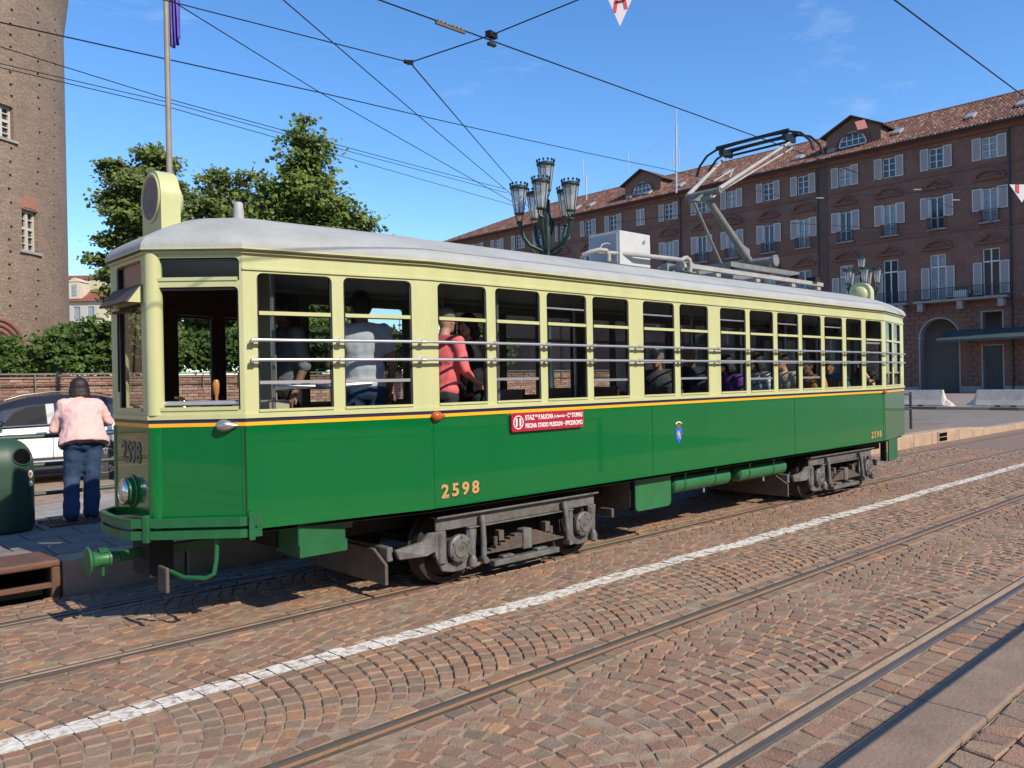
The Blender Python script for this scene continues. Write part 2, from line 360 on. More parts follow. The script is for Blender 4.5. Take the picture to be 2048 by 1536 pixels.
for i, (q, zt) in enumerate(stones):
    c0 = sum(p[0] for p in q)/4
    near = c0 < 9.5
    vs_, fs, c = stone_geo(q, zt, near); col = stone_col()
    n = len(vs_)//3
    if zt == 0.0 and 4.5 < c.y < 4.95:
        top = [(vs_[n+k][0], vs_[n+k][1], vs_[n+k][2]+0.0090) for k in range(n)]
        a = random.uniform(-0.012, 0.012); top = clip(clip(top, 1, 4.637+a), -1, 4.803+a)
        if len(top) > 2:
            k = len(pv); m_ = len(top)
            pv += [(p[0], p[1], p[2]+0.0006) for p in top]+[(p[0], p[1], p[2]+0.0030) for p in top]
            pf += [tuple(range(k+m_, k+2*m_))]+[(k+j, k+(j+1) % m_, k+m_+(j+1) % m_, k+m_+j) for j in range(m_)]
    if i in near_ids:
        me = bpy.data.meshes.new('cobblestone'); me.from_pydata(vs_, [], fs); me.materials.append(M_stone); add_col(me, [col]*len(vs_))
        o = bpy.data.objects.new('cobblestone', me); COL.objects.link(o); o.parent = road
    else:
        k = len(Vb); Vb += vs_; Fb += [tuple(k+j for j in f) for f in fs]; Cb += [col]*len(vs_)
me = bpy.data.meshes.new('cobblestone_paving'); me.from_pydata(Vb, [], Fb); me.materials.append(M_stone); add_col(me, Cb)
o = bpy.data.objects.new('cobblestone_paving', me); COL.objects.link(o); o.parent = road; o['kind'] = 'stuff'
# beyond the pieces one can tell apart: the same stone as a sheet
M_far = mat('far_cobbles', (0.235, 0.158, 0.112), 0.85, col2=(0.15, 0.108, 0.08), vs=7, bump=0.6, bs=9)
MB().add([(XE, 1.36, -0.006), (60, 1.36, -0.006), (60, 7.8, -0.006), (XE, 7.8, -0.006)], [(0, 1, 2, 3)]).build('far_paving', M_far, road)
sheet('junction_paving', 21, -60, 31, 40, -0.016, M_far)
mk = MB(); mk.v, mk.f, mk.m = pv, pf, [0]*len(pf)
mk.add([(0, 4.65, -0.0042), (XE, 4.65, -0.0042), (XE, 4.79, -0.0042), (0, 4.79, -0.0042)], [(0, 1, 2, 3)])
mk.add([(XE, 4.64, -0.003), (60, 4.64, -0.003), (60, 4.80, -0.003), (XE, 4.80, -0.003)], [(0, 1, 2, 3)])
tag(mk.build('road_marking', M_paint), 'worn white painted line across the cobbles beside the tram', 'road marking')
# grass in the joints
gm = MB()
for k in range(70):
    q, zt = stones[random.choice([i for _, i in vis[40:1500]])]; x, y = q[random.randrange(4)]
    if random.random() < 0.35: x, y, zt = random.uniform(2.6, 6.5), random.choice((1.37, 1.372)), 0.03
    for j in range(random.randint(4, 10)):
        a, L = random.uniform(0, 6.28), random.uniform(0.008, 0.022); px, py = x+random.uniform(-0.02, 0.02), y+random.uniform(-0.012, 0.012)
        w = Vector((math.cos(a), math.sin(a), 0)); s_ = Vector((-w.y, w.x, 0))*0.0022
        gm.add([Vector((px, py, zt-0.012))-s_, Vector((px, py, zt-0.012))+s_, Vector((px, py, zt+L))+w*L*0.9], [(0, 1, 2)])
tag(gm.build('joint_grass', mat('joint_grass', (0.10, 0.14, 0.035), 0.7)), 'tiny tufts of grass in the joints of the cobbles', 'grass', kind='stuff')

# ---------------------------------------------------------------- rails
def rail(yc, inner, label, groove):
    x0, x1 = -30, 60; y = yc
    r = empty('tram_rail', (x0, y, 0)); tag(r, label, 'rail', 'tram rails set in the cobbles')
    N = 60; hd = MB()
    prof = [(-0.022, -0.03), (-0.022, -0.001), (-0.016, 0.0035), (0.018, 0.0035), (0.027, -0.002), (0.030, -0.03)]
    vs_ = [(x, y+inner*a, b) for x in (x0, x1) for a, b in prof]; n = len(prof)
    hd.add(vs_, [(i, i+1, n+i+1, n+i) if inner > 0 else (n+i, n+i+1, i+1, i) for i in range(n-1)]); hd.build('rail_head', M_head, r)
    MB().box(x0, min(y+inner*0.0305, y+inner*0.078), -0.04, x1, max(y+inner*0.0305, y+inner*0.078), -0.0045).build('groove', groove, r)
    MB().box(x0, min(y+inner*0.078, y+inner*0.092), -0.04, x1, max(y+inner*0.078, y+inner*0.092), 0.0005).build('lip', M_head, r)
rail(2.065, 1, 'nearest rail, grooved steel, cutting the lower right corner of the cobbles', M_rdirt)
rail(3.565, -1, 'steel rail with rusty orange groove between the white line and the nearest rail', M_rrust)
rail(5.725, 1, 'sand-filled rail under the near wheels of the tram', M_rdirt)
rail(7.225, -1, 'rail in the shade behind the tram, next to the platform kerb', M_rdirt)
# raised stone kerb on the camera's side
sheet('asphalt_road', -60, -48, 60, -1.2, -0.03, mat('unseen_dark_asphalt', (0.055, 0.052, 0.05), 0.9))  # unseen dark ground, added so the tram's side mirrors a darker upper band
isl = MB().box(-20, -1.2, -0.04, 60, 1.375, 0.012).build('pavement', M_joint); tag(isl, kind='structure')
x = 1.2
while x < 14:
    L = random.uniform(1.5, 1.9)
    MB().box(x, 1.385, -0.04, x+L-0.008, 1.722+random.uniform(-0.004, 0.004), 0.036+random.uniform(-0.003, 0.003)).build('kerb_slab', M_slab, isl, bevel=0.012, seg=2); x += L
o = MB().box(14, 1.385, -0.04, 60, 1.72, 0.034).build('kerb_slab', M_slab, isl)

# ---------------------------------------------------------------- tram platform
plat = MB().box(-8, 8.10, -0.04, 23, 10.75, 0.285).box(23, 8.1, -0.04, 60, 9.6, 0.15).build('platform', M_pave); tag(plat, kind='structure')
x = 1.95
while x < 23:
    L = random.uniform(0.9, 1.2); MB().box(x, 7.79, -0.04, x+L-0.012, 8.095, 0.305).build('kerb_stone', M_kerb, plat, bevel=0.02, seg=2); x += L
while x < 60:
    L = random.uniform(0.9, 1.2); z = max(0.165, 0.305-(x-23)*0.045); MB().box(x, 7.79, -0.04, x+L-0.012, 8.095, z).build('kerb_stone', M_kerb, plat, bevel=0.02, seg=2); x += L
for k in range(9): MB().box(-7.2+k, 7.79, -0.04, -6.215+k, 8.095, 0.3).build('kerb_stone', M_kerb, plat, bevel=0.02) if k < 7 else None
sl_ = MB().box(-0.24, -0.24, -0.03, 0.24, 0.24, 0.0); so_ = None
for i in range(11):
    for j in range(5):
        x, y = 0.25+i*0.5+(0.25 if j % 2 else 0), 8.37+j*0.5
        if so_ is None: so_ = sl_.build('paving_slab', M_pave, plat, bevel=0.006); c = so_
        else: c = inst(so_, plat)
        c.location = (x, y, 0.302+random.uniform(-0.003, 0.003))
gr = MB()
for k in range(16): gr.box(2.35+k*0.045, 9.75, 0.304, 2.372+k*0.045, 10.2, 0.322)
gr.box(2.32, 9.72, 0.304, 3.08, 9.75, 0.323); gr.box(2.32, 10.2, 0.304, 3.08, 10.23, 0.323)
tag(gr.build('floor_grate', M_steel_rust, base=True), 'dark slotted metal grate under the feet of the woman', 'grate')
# steel drain box in the platform edge
dr = empty('drain_inlet', (1.35, 7.95, 0)); tag(dr, 'rusty brown steel drain inlet with two slots in the platform edge', 'drain')
MB().box(0.75, 7.765, 0.262, 1.93, 8.30, 0.325).build('cover', M_steel_rust, dr, bevel=0.02, seg=3)
MB().box(0.75, 7.77, 0.09, 1.89, 7.82, 0.135).build('crossbar', M_steel_rust, dr, bevel=0.006)
MB().box(1.86, 7.768, -0.03, 1.93, 7.86, 0.262).build('end_post', M_steel_rust, dr, bevel=0.01)
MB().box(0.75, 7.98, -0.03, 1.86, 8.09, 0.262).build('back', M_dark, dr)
# drain opening in the kerb right of the tram
d2 = empty('kerb_drain', (22.35, 7.78, 0)); tag(d2, 'small black drain opening with two slots in the tan kerb behind the tram', 'drain')
MB().box(22.1, 7.770, 0.0, 22.75, 7.788, 0.29).build('frame', M_kerb, d2)
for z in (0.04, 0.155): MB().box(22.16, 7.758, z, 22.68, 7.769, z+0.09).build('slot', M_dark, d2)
# paved carriageway behind the platform
pz = sheet('piazza_paving', -10, 10.76, 21, 19.6, -0.02, M_joint)
for i in range(16):
    for j in range(9):
        ca, sa = math.cos(0.5), math.sin(0.5); a, b = -2.5+i*0.85+(0.4 if j % 2 else 0), -1.5+j*0.62
        x, y = 4.2+(a*ca-b*sa), 12.4+(a*sa+b*ca)-2
        if not (0.4 < x < 9.5 and 11.2 < y < 18.6): continue
        U, W = Vector((ca, sa, 0)), Vector((-sa, ca, 0)); c = Vector((x, y, -0.014+random.uniform(-0.002, 0.002)))
        MB().obox(c, U*0.415, W*0.30, (0, 0, 0.014)).build('paving_slab', mat_pz[(i*7+j*3) % 3] if 'mat_pz' in globals() else (globals().__setitem__('mat_pz', [mat('piazza_slab_%d' % k, tuple(v*f for v in (0.33, 0.30, 0.275)), 0.8, var=0.3, vs=3, bump=0.2, bs=40) for k, f in enumerate((1, 0.88, 1.1))]), mat_pz[0])[1], pz)

# ================================================================ THE BRICK PALACE ON THE RIGHT
XB = 80.0
M_pal = brick_mat('palace_brick', ((0.265, 0.135, 0.092), (0.195, 0.104, 0.073)), (0.185, 0.113, 0.084), 'yz', 0.27, 0.085, stain=(0.66, 0.62, 0.62), bump=0.3)
M_trim = mat('palace_trim', (0.22, 0.10, 0.07), 0.9, col2=(0.145, 0.07, 0.053), vs=0.9, bump=0.2, bs=8)
M_shut = mat('shutter_grey', (0.66, 0.62, 0.55), 0.6, col2=(0.50, 0.46, 0.42), vs=0.6)
M_shutd = mat('shutter_louvre', (0.33, 0.295, 0.27), 0.7)
M_wfr = mat('window_frame_white', (0.70, 0.67, 0.62), 0.6)
M_wgl = mat('window_glass_dark', (0.035, 0.045, 0.055), 0.06, spec=0.8)
M_wcur = mat('window_curtain', (0.34, 0.36, 0.38), 0.25, col2=(0.16, 0.18, 0.2), vs=3, spec=0.8)
M_iron = mat('balcony_iron', (0.03, 0.04, 0.05), 0.5, 0.4)
M_stonew = mat('balcony_stone', (0.34, 0.31, 0.28), 0.8, col2=(0.24, 0.22, 0.2), vs=2)
M_tile = mat('roof_tile', (1, 1, 1), 0.85, col2=(0.7, 0.66, 0.62), vs=3, attr='stone')
YL, YR = 101.0, 6.0
cols_y = [10.4, 14.8, 19.15, 23.5, 27.9, 32.15, 36.45, 40.85, 44.8, 49.25, 53.2, 57.75, 61.85, 66.2, 70.4, 74.9, 79.2, 83.6, 88.0, 92.4, 96.6]
pal = empty('brick_palace', (XB, 28, 0)); tag(pal, 'long brown brick palace with shuttered windows and tiled roof behind the tram', 'building')
holes = []
for k, y in enumerate(cols_y):
    u = YL-y; holes += [(u-0.62, u+0.62, 20.62, 22.5), (u-0.6, u+0.6, 15.1, 18.0)]
    if y < 60:
        holes += [(u-0.68, u+0.68, 8.5, 12.72)]
        if k % 2 == 0: holes += [(u-1.78, u+1.78, 0.0, 6.95)]
        else: holes += [(u-0.88, u+0.88, 0.0, 4.15), (u-0.88, u+0.88, 5.5, 7.13)]
w = MB(); wall(w, (XB, YL, 0), (0, -1, 0), YL-YR, 23.3, holes, 0.35)
w.add([(XB, YL, 0), (XB+14, YL, 0), (XB+14, YL, 23.3), (XB, YL, 23.3)], [(3, 2, 1, 0)])
w.add([(XB, YR, 0), (XB+14, YR, 0), (XB+14, YR, 23.3), (XB, YR, 23.3)], [(0, 1, 2, 3)])
w.add([(XB+14, YR, 0), (XB+14, YL, 0), (XB+14, YL, 23.3), (XB+14, YR, 23.3)], [(0, 1, 2, 3)])
pw = w.build('wall', M_pal, pal)
MB().box(XB+3.6, YR, 0, XB+3.7, YL, 8).build('portico_wall', mat('portico_plaster', (0.27, 0.255, 0.245), 0.9, col2=(0.2, 0.19, 0.185), vs=0.4), pal)
MB().box(XB+0.36, YR, 8.0, XB+3.6, YL, 8.1).build('portico_ceiling', M_stonew, pal)
for n_, z0, z1, d in (('string_course', 14.55, 14.85, 0.10), ('string_course', 19.95, 20.2, 0.08), ('string_course', 7.55, 8.0, 0.12), ('cornice', 22.95, 23.3, 0.25)):
    MB().box(XB-d, YR, z0, XB-0.002, YL, z1).build(n_, M_trim, pal)
MB().box(XB-0.8, YR-0.5, 23.302, XB+0.2, YL+0.5, 23.42).build('eave_soffit', M_trim, pal)
# window kit, built once each and copied
def shutter(y0, y1, z0, z1, dx=0.05, th=0.05):
    b = MB(); b.box(XB-dx-th, y0, z0, XB-dx, y1, z1); i = 0.08
    b.box(XB-dx-th-0.012, y0, z0, XB-dx-th-0.0005, y0+i, z1).box(XB-dx-th-0.012, y1-i, z0, XB-dx-th-0.0005, y1, z1)
    b.box(XB-dx-th-0.012, y0+i, z0, XB-dx-th-0.0005, y1-i, z0+i).box(XB-dx-th-0.012, y0+i, z1-i, XB-dx-th-0.0005, y1-i, z1); 
    b.m = [1]*6+[0]*24
    return b
def win_frame(y, z0, z1, hw, trans):
    b = MB(); t = 0.09; x0, x1 = XB+0.12, XB+0.2
    b.box(x0, y-hw, z0, x1, y-hw+t, z1).box(x0, y+hw-t, z0, x1, y+hw, z1).box(x0, y-hw+t, z1-t, x1, y+hw-t, z1).box(x0, y-hw+t, z0, x1, y+hw-t, z0+t).box(x0-0.02, y-0.05, z0+t, x1, y+0.05, z1-t)
    for z in trans: b.box(x0+0.01, y-hw+t, z-0.03, x1-0.01, y+hw-t, z+0.03)
    return b
def pediment(y, zb, arch):
    b = MB(); hw, t, h = 1.28, 0.16, 0.82
    if arch:
        o_ = [(y+hw*math.cos(a), zb+h*math.sin(a)) for a in [math.pi*i/12 for i in range(13)]]; n_ = [(y+(hw-t*1.4)*math.cos(a), zb+0.12+(h-t-0.12)*math.sin(a)) for a in [math.pi*i/12 for i in range(13)]]
    else:
        o_ = [(y+hw, zb), (y, zb+h), (y-hw, zb)]; n_ = [(y+hw-t*2.2, zb+0.12), (y, zb+h-t*1.1), (y-hw+t*2.2, zb+0.12)]
    for i in range(len(o_)-1):
        q = [(XB-0.22, *o_[i]), (XB-0.22, *o_[i+1]), (XB-0.22, *n_[i+1]), (XB-0.22, *n_[i])]; b.prism(q[::-1], (0.218, 0, 0))
    b.box(XB-0.22, y-hw, zb-0.1, XB-0.002, y+hw, zb+0.115)
    return b
def railing(y0, y1, z0, z1, d, n):
    b = MB(); x = XB-d
    b.box(x-0.02, y0, z1-0.05, x+0.02, y1, z1).box(x-0.02, y0, z0+0.04, x+0.02, y1, z0+0.08)
    for k in range(n+1):
        y = y0+(y1-y0)*k/n; b.box(x-0.015, y-0.015, z0, x+0.015, y+0.015, z1-0.05)
    for y in (y0, y1): b.box(x+0.02, y-0.015, z1-0.05, XB-0.01, y+0.015, z1-0.01)
    return b
yref = 27.9
kit = {}
def place(name, mb, mats, parent, y):        # first use builds the mesh at yref, later ones copy it
    if name not in kit:
        o = mb.build(name.split('|')[0], mats, None); kit[name] = o.data; bpy.data.objects.remove(o)
    o = bpy.data.objects.new(name.split('|')[0], kit[name]); COL.objects.link(o); o.parent = parent
    base = origin_of(parent); o.location = Vector((0, y-yref, 0))-base
    return o
for k, y in enumerate(cols_y):
    closed = abs(y-61.85) < 0.1
    f = place('window|a', win_frame(yref, 20.62, 22.5, 0.62, (21.3, 21.9)), M_wfr, pal, y)
    g = place('pane|a%d' % (k % 3 == 0), MB().box(XB+0.21, yref-0.6, 20.64, XB+0.23, yref+0.6, 22.48), M_wcur if k % 3 == 0 else M_wgl, f, y); g.location = (0, 0, 0)
    for s_ in ((-1, 1)):
        nm = 'shutter|a%d%d' % (s_, closed)
        q = shutter(yref+s_*(0.31 if closed else 1.0)-0.37/ (1.2 if closed else 1), yref+s_*(0.31 if closed else 1.0)+0.37/(1.2 if closed else 1), 20.56, 22.55)
        sh = place(nm, q, [M_shut, M_shutd], f, y); sh.location = (0, 0, 0)
    f = place('window|b', win_frame(yref, 15.1, 18.0, 0.6, (16.1,)), M_wfr, pal, y)
    g = place('pane|b%d' % (k % 2), MB().box(XB+0.21, yref-0.58, 15.12, XB+0.23, yref+0.58, 17.98), M_wcur if k % 2 else M_wgl, f, y); g.location = (0, 0, 0)
    for s_ in ((-1, 1)):
        sh = place('shutter|b%d' % s_, shutter(yref+s_*1.03-0.39, yref+s_*1.03+0.39, 16.1, 18.05), [M_shut, M_shutd], f, y); sh.location = (0, 0, 0)
    for s_ in ((-1, 1)):
        sh = place('reveal_board|b%d' % s_, MB().box(XB-0.02, yref+s_*0.61-0.06, 16.1, XB+0.1, yref+s_*0.61+0.06, 18.06), M_wfr, f, y); sh.location = (0, 0, 0)
    place('balcony_rail|b', railing(yref-0.8, yref+0.8, 15.06, 16.12, 0.3, 12), M_iron, pal, y)
    place('sill|b', MB().box(XB-0.36, yref-0.86, 14.92, XB-0.002, yref+0.86, 15.05), M_stonew, pal, y)
    place('pediment|b%d' % (k % 2), pediment(yref, 18.83, k % 2 == 1), M_trim, pal, y)
    if y < 60:
        f = place('window|c', win_frame(yref, 8.5, 12.72, 0.68, (11.55,)).box(XB+0.06, yref-0.68, 11.5, XB+0.2, yref+0.68, 11.62), M_wfr, pal, y)
        g = place('pane|c%d' % (k % 2), MB().box(XB+0.21, yref-0.66, 8.52, XB+0.23, yref+0.66, 12.7), M_wcur if k % 2 == 0 else M_wgl, f, y); g.location = (0, 0, 0)
        for s_ in ((-1, 1)):
            sh = place('shutter|c%d' % s_, shutter(yref+s_*1.08-0.36, yref+s_*1.08+0.36, 8.7, 11.55), [M_shut, M_shutd], f, y); sh.location = (0, 0, 0)
        place('pediment|c%d' % (k % 2), pediment(yref, 13.22, k % 2 == 0), M_trim, pal, y)
for y0, y1 in ((22.0, 29.75), (30.4, 38.4), (12.9, 20.8), (39.6, 42.6), (43.2, 51.0), (52, 59.5)):
    b = MB().box(XB-1.1, y0, 8.25, XB-0.002, y1, 8.45).build('balcony', M_stonew, pal, bevel=0.02)
    for yy in (y0+0.3, y1-0.8, (y0+y1)/2-0.3): MB().box(XB-1.0, yy, 7.5, XB-0.002, yy+0.5, 8.249).build('bracket', M_stonew, b, bevel=0.03)
    railing(y0+0.06, y1-0.06, 8.45, 9.5, 1.02, int((y1-y0)/0.16)).build('balcony_rail', M_iron, b)
# arches of the portico
M_arch = mat('arch_plaster', (0.36, 0.345, 0.33), 0.85, col2=(0.28, 0.265, 0.25), vs=1.5)
for k, y in enumerate(cols_y):
    if y > 60 or k % 2: continue
    b = MB(); r0 = 1.79; zc = 5.05; N = 14
    for i in range(N):
        a0, a1 = math.pi*i/N, math.pi*(i+1)/N
        p0, p1 = (y+r0*math.cos(a0), zc+r0*1.06*math.sin(a0)), (y+r0*math.cos(a1), zc+r0*1.06*math.sin(a1))
        b.add([(XB-0.01, *p0), (XB-0.01, *p1), (XB-0.01, p1[0], 6.96), (XB-0.01, p0[0], 6.96)], [(0, 1, 2, 3)])
    b.build('spandrel', M_pal, pal)
    b = MB()
    for i in range(N):
        a0, a1 = math.pi*i/N, math.pi*(i+1)/N; q = []
        for a in (a0, a1): q += [(y+r0*math.cos(a), zc+r0*1.06*math.sin(a)), (y+(r0-0.12)*math.cos(a), zc+(r0-0.12)*1.06*math.sin(a))]
        b.prism([(XB-0.04, *q[0]), (XB-0.04, *q[1]), (XB-0.04, *q[3]), (XB-0.04, *q[2])], (0.9, 0, 0))
    b.box(XB-0.04, y-r0, 0, XB+0.86, y-r0+0.12, zc).box(XB-0.04, y+r0-0.12, 0, XB+0.86, y+r0, zc)
    b.box(XB-0.1, y-r0-0.02, zc-0.1, XB+0.9, y-r0+0.2, zc+0.1).box(XB-0.1, y+r0-0.2, zc-0.1, XB+0.9, y+r0+0.02, zc+0.1)
    b.build('arch', M_arch, pal)
for k, y in enumerate(cols_y):
    if y > 60 or k % 2 == 0: continue
    for z0, z1 in ((0, 4.15), (5.5, 7.13)):
        MB().box(XB-0.03, y-0.9, z0, XB+0.86, y-0.78, z1+0.1).box(XB-0.03, y+0.78, z0, XB+0.86, y+0.9, z1+0.1).box(XB-0.03, y-0.78, z1, XB+0.86, y+0.78, z1+0.1).build('opening_frame', M_arch, pal)
# coarse blocks of the ground floor
blk = None; row = 0; z = 0.62; cnt = 0; M_blk = brick_mat('block_brick', ((0.25, 0.13, 0.092), (0.19, 0.10, 0.073)), (0.16, 0.10, 0.08), 'yz', 0.27, 0.085, bump=0.4)
def blocked(y0, y1, z0, z1):
    for k, y in enumerate(cols_y):
        if k % 2 == 0:
            zc = 5.05
            if z0 < zc and y1 > y-1.83 and y0 < y+1.83: return True
            if z1 >= zc-0.3:
                for q in (y0, y1, (y0+y1)/2):
                    for zz in (z0, z1):
                        if (q-y)**2+((zz-zc)/1.06)**2 < 1.85**2 and zz > zc-0.4: return True
        else:
            for a, b in ((0, 4.3), (5.4, 7.3)):
                if y1 > y-0.93 and y0 < y+0.93 and z1 > a and z0 < b: return True
    return False
rest = MB()
while z < 7.4:
    h = 0.44; y = 14.0+(0.4 if row % 2 else 0)
    while y < 60:
        L = 0.82
        if not blocked(y+0.03, y+L-0.03, z, z+h-0.05):
            if y < 34 and cnt < 300:
                b = MB().box(XB-0.075, y+0.03, z, XB-0.001, y+L-0.03, z+h-0.05)
                if blk is None: blk = b.build('stone_block', M_blk, pal, bevel=0.025); blk0 = (y, z)
                else: c = inst(blk, pal); c.location = (0, y-blk0[0], z-blk0[1])
                cnt += 1
            else: rest.box(XB-0.075, y+0.03, z, XB-0.001, y+L-0.03, z+h-0.05)
        y += L
    z += h; row += 1
rest.build('stone_blocks', M_blk, pal)['kind'] = 'stuff'
for a0, a1 in [(YR, 8.6), (12.2, 13.9), (15.7, 17.35), (20.95, 22.6), (24.4, 26.1), (29.7, 31.25), (33.05, 34.65), (38.25, 39.9), (41.8, 43.0), (46.6, 48.3), (50.2, 51.4)]: MB().box(XB-0.14, a0, 0.0, XB-0.002, a1, 0.58).build('plinth', M_stonew, pal)
for y in (39.2, 21.9, 56.0, 75.6, 4.9+YR): MB().cyl((XB-0.16, y, 0.1), (XB-0.16, y, 23.2), 0.07, n=8).build('downpipe', M_iron, pal, smooth=True)
MB().box(XB-0.05, 38.3, 8.0, XB-0.002, 38.9, 23.0).build('pier', brick_mat('sooty_brick', ((0.16, 0.105, 0.085), (0.13, 0.085, 0.07)), (0.13, 0.09, 0.075), 'yz', 0.27, 0.085), pal)
# roof: rows of half-round tiles
XE0, ZE, XR, ZR = XB-0.95, 23.46, XB+6.2, 27.62
S = Vector((XR-XE0, 0, ZR-ZE)); SL = S.length; S.normalize(); NR = Vector((-S.z, 0, S.x))
tv, tf, tcx = [], [], []
nrow = 13; cw = 0.30
for c in range(int((YL+0.6-YR)/cw)):
    y = YR+c*cw; lim = SL
    if y > 84: lim = SL*max(0.04, 1-(y-84)/17.8)
    for r in range(nrow):
        s0, s1 = r*SL/nrow, (r+1)*SL/nrow+0.03
        if s0 > lim: break
        s1 = min(s1, lim+0.03); dz0, dz1 = 0.05+random.uniform(-0.01, 0.02), 0.015; k = len(tv)
        col = np.array([(0.30, 0.13, 0.085), (0.24, 0.105, 0.075), (0.36, 0.185, 0.125), (0.20, 0.10, 0.08), (0.40, 0.25, 0.18)][random.choice((0, 0, 0, 1, 1, 2, 2, 3, 4))])*random.uniform(0.38, 0.72)
        jy = random.uniform(-0.02, 0.02)
        for s_, dz in ((s0, dz0), (s1, dz1)):
            for yy, hh in ((-0.02, 0.0), (0.06, 0.075), (0.16, 0.085), (0.24, 0.0)):
                p = Vector((XE0, y+yy+jy, ZE))+S*s_+NR*(dz+hh); tv.append(tuple(p))
        tf += [(k+i, k+4+i, k+5+i, k+1+i) for i in range(3)]+[(k, k+1, k+2, k+3)]; tcx += [(*map(float, col), 1.0)]*8
rf = empty('roof', (0, 0, 0)); rf.parent = pal; rf.location = Vector((XB, 28, 23))-pal.location
def raw(name, v, f, cols, m, parent):
    off = origin_of(parent); me = bpy.data.meshes.new(name); me.from_pydata([(a-off.x, b-off.y, c-off.z) for a, b, c in v], [], f); me.materials.append(m); add_col(me, cols)
    o = bpy.data.objects.new(name, me); COL.objects.link(o); o.parent = parent; return o
raw('roof_tiles', tv, tf, tcx, M_tile, rf)['kind'] = 'stuff'
MB().add([(XE0, YR, ZE), (XR, YR, ZR), (XR, 84, ZR), (XE0, YL+0.6, ZE), (XB+15, YR, ZE), (XB+15, YL+0.6, ZE)], [(0, 3, 2, 1), (1, 2, 5, 4), (3, 5, 2)]).build('roof_deck', mat('roof_deck', (0.10, 0.06, 0.045), 0.9), rf)
b = MB(); 
for c in range(240): b.cyl((XR, YR+c*0.325, ZR+0.04), (XR, YR+c*0.325+0.35, ZR+0.07), 0.14, 0.12, n=6)
b.build('ridge_tiles', mat('ridge_tile', (0.20, 0.10, 0.075), 0.9, var=0.4, vs=2), rf)['kind'] = 'stuff'
MB().cyl((XE0-0.05, YR, ZE-0.06), (XE0-0.05, YL, ZE-0.06), 0.09, n=6).build('gutter', M_iron, rf)
M_sky = mat('skylight_glass', (0.30, 0.31, 0.32), 0.25, spec=0.8)
for y, s_ in [(21.4, 3.3), (25.4, 3.0), (32.0, 3.4), (38.0, 2.2), (41.6, 2.2), (47.3, 2.6), (50.6, 2.6), (53.5, 2.2), (56.4, 1.9), (61.0, 1.9), (63.8, 1.9), (70.6, 2.2), (73.2, 2.3), (80.0, 2.3)]:
    p = Vector((XE0, y, ZE))+S*s_+NR*0.22
    o = MB().obox(p, S*0.62, (0, 0.38, 0), NR*0.09).build('skylight', mat('skylight_frame_%d' % int(y), (0.34, 0.32, 0.30), 0.6), rf)
    MB().obox(p+NR*0.1, S*0.54, (0, 0.31, 0), NR*0.012).build('pane', M_sky, rf)
# dormers with an arched window
for yc in (36.0, 62.3):
    d = MB(); x0 = XB+1.0; hw, hwr = 2.75, 3.0
    zb, ze_, zt = 24.0, 26.15, 27.62
    out = [(yc+hw, zb), (yc+hw, ze_), (yc, zt-0.15), (yc-hw, ze_), (yc-hw, zb)]
    d.prism([(x0, *q) for q in out][::-1], (5.5, 0, 0)); dm = d.build('dormer', M_pal, pal)
    b = MB(); b.bar((x0+2.6, yc, zt), (x0+2.6, yc+hwr+0.2, ze_-0.1), 6.2, 0.14, up=(0, 0, 1)); b.bar((x0+2.6, yc, zt), (x0+2.6, yc-hwr-0.2, ze_-0.1), 6.2, 0.14, up=(0, 0, 1)); b.build('dormer_roof', mat('dormer_roof_%d' % int(yc), (0.11, 0.07, 0.055), 0.9, var=0.3), dm)
    ring, gl = MB(), MB(); N = 10; r0 = 1.35
    pts = [(yc+r0*math.cos(math.pi*i/N), 24.75+r0*0.95*math.sin(math.pi*i/N)) for i in range(N+1)]
    gl.prism([(x0-0.03, *q) for q in pts], (0.02, 0, 0)); gl.build('pane', M_wgl, dm)
    for i in range(N): ring.bar((x0-0.06, *pts[i]), (x0-0.06, *pts[i+1]), 0.12, 0.12, up=(1, 0, 0))
    for q in (-0.6, 0.0, 0.6): ring.box(x0-0.08, yc+q-0.04, 24.7, x0-0.035, yc+q+0.04, 24.75+math.sqrt(max(0, r0*r0-q*q))*0.95)
    ring.box(x0-0.08, yc-r0, 24.66, x0-0.035, yc+r0, 24.78).box(x0-0.078, yc-1.2, 25.25, x0-0.036, yc+1.2, 25.33); ring.build('window_frame', M_wfr, dm)
    b = MB()
    for i in range(N):
        a = [(yc+1.75*math.cos(math.pi*j/N), 24.75+1.2*math.sin(math.pi*j/N)) for j in (i, i+1)]; b.bar((x0-0.08, *a[0]), (x0-0.08, *a[1]), 0.16, 0.16, up=(1, 0, 0))
    b.build('window_arch', M_trim, dm)
# canopy over the portico at the right edge
b = MB().prism([(XB-2.6, 27.3, 4.55), (XB-2.6, 27.3, 4.75), (XB-0.12, 27.3, 5.65), (XB-0.12, 27.3, 4.9)], (0, -21, 0))
tag(b.build('canopy', mat('canopy_green', (0.055, 0.085, 0.085), 0.6, col2=(0.04, 0.06, 0.06), vs=1), base=True), 'dark green sloping canopy over the palace portico', 'canopy')
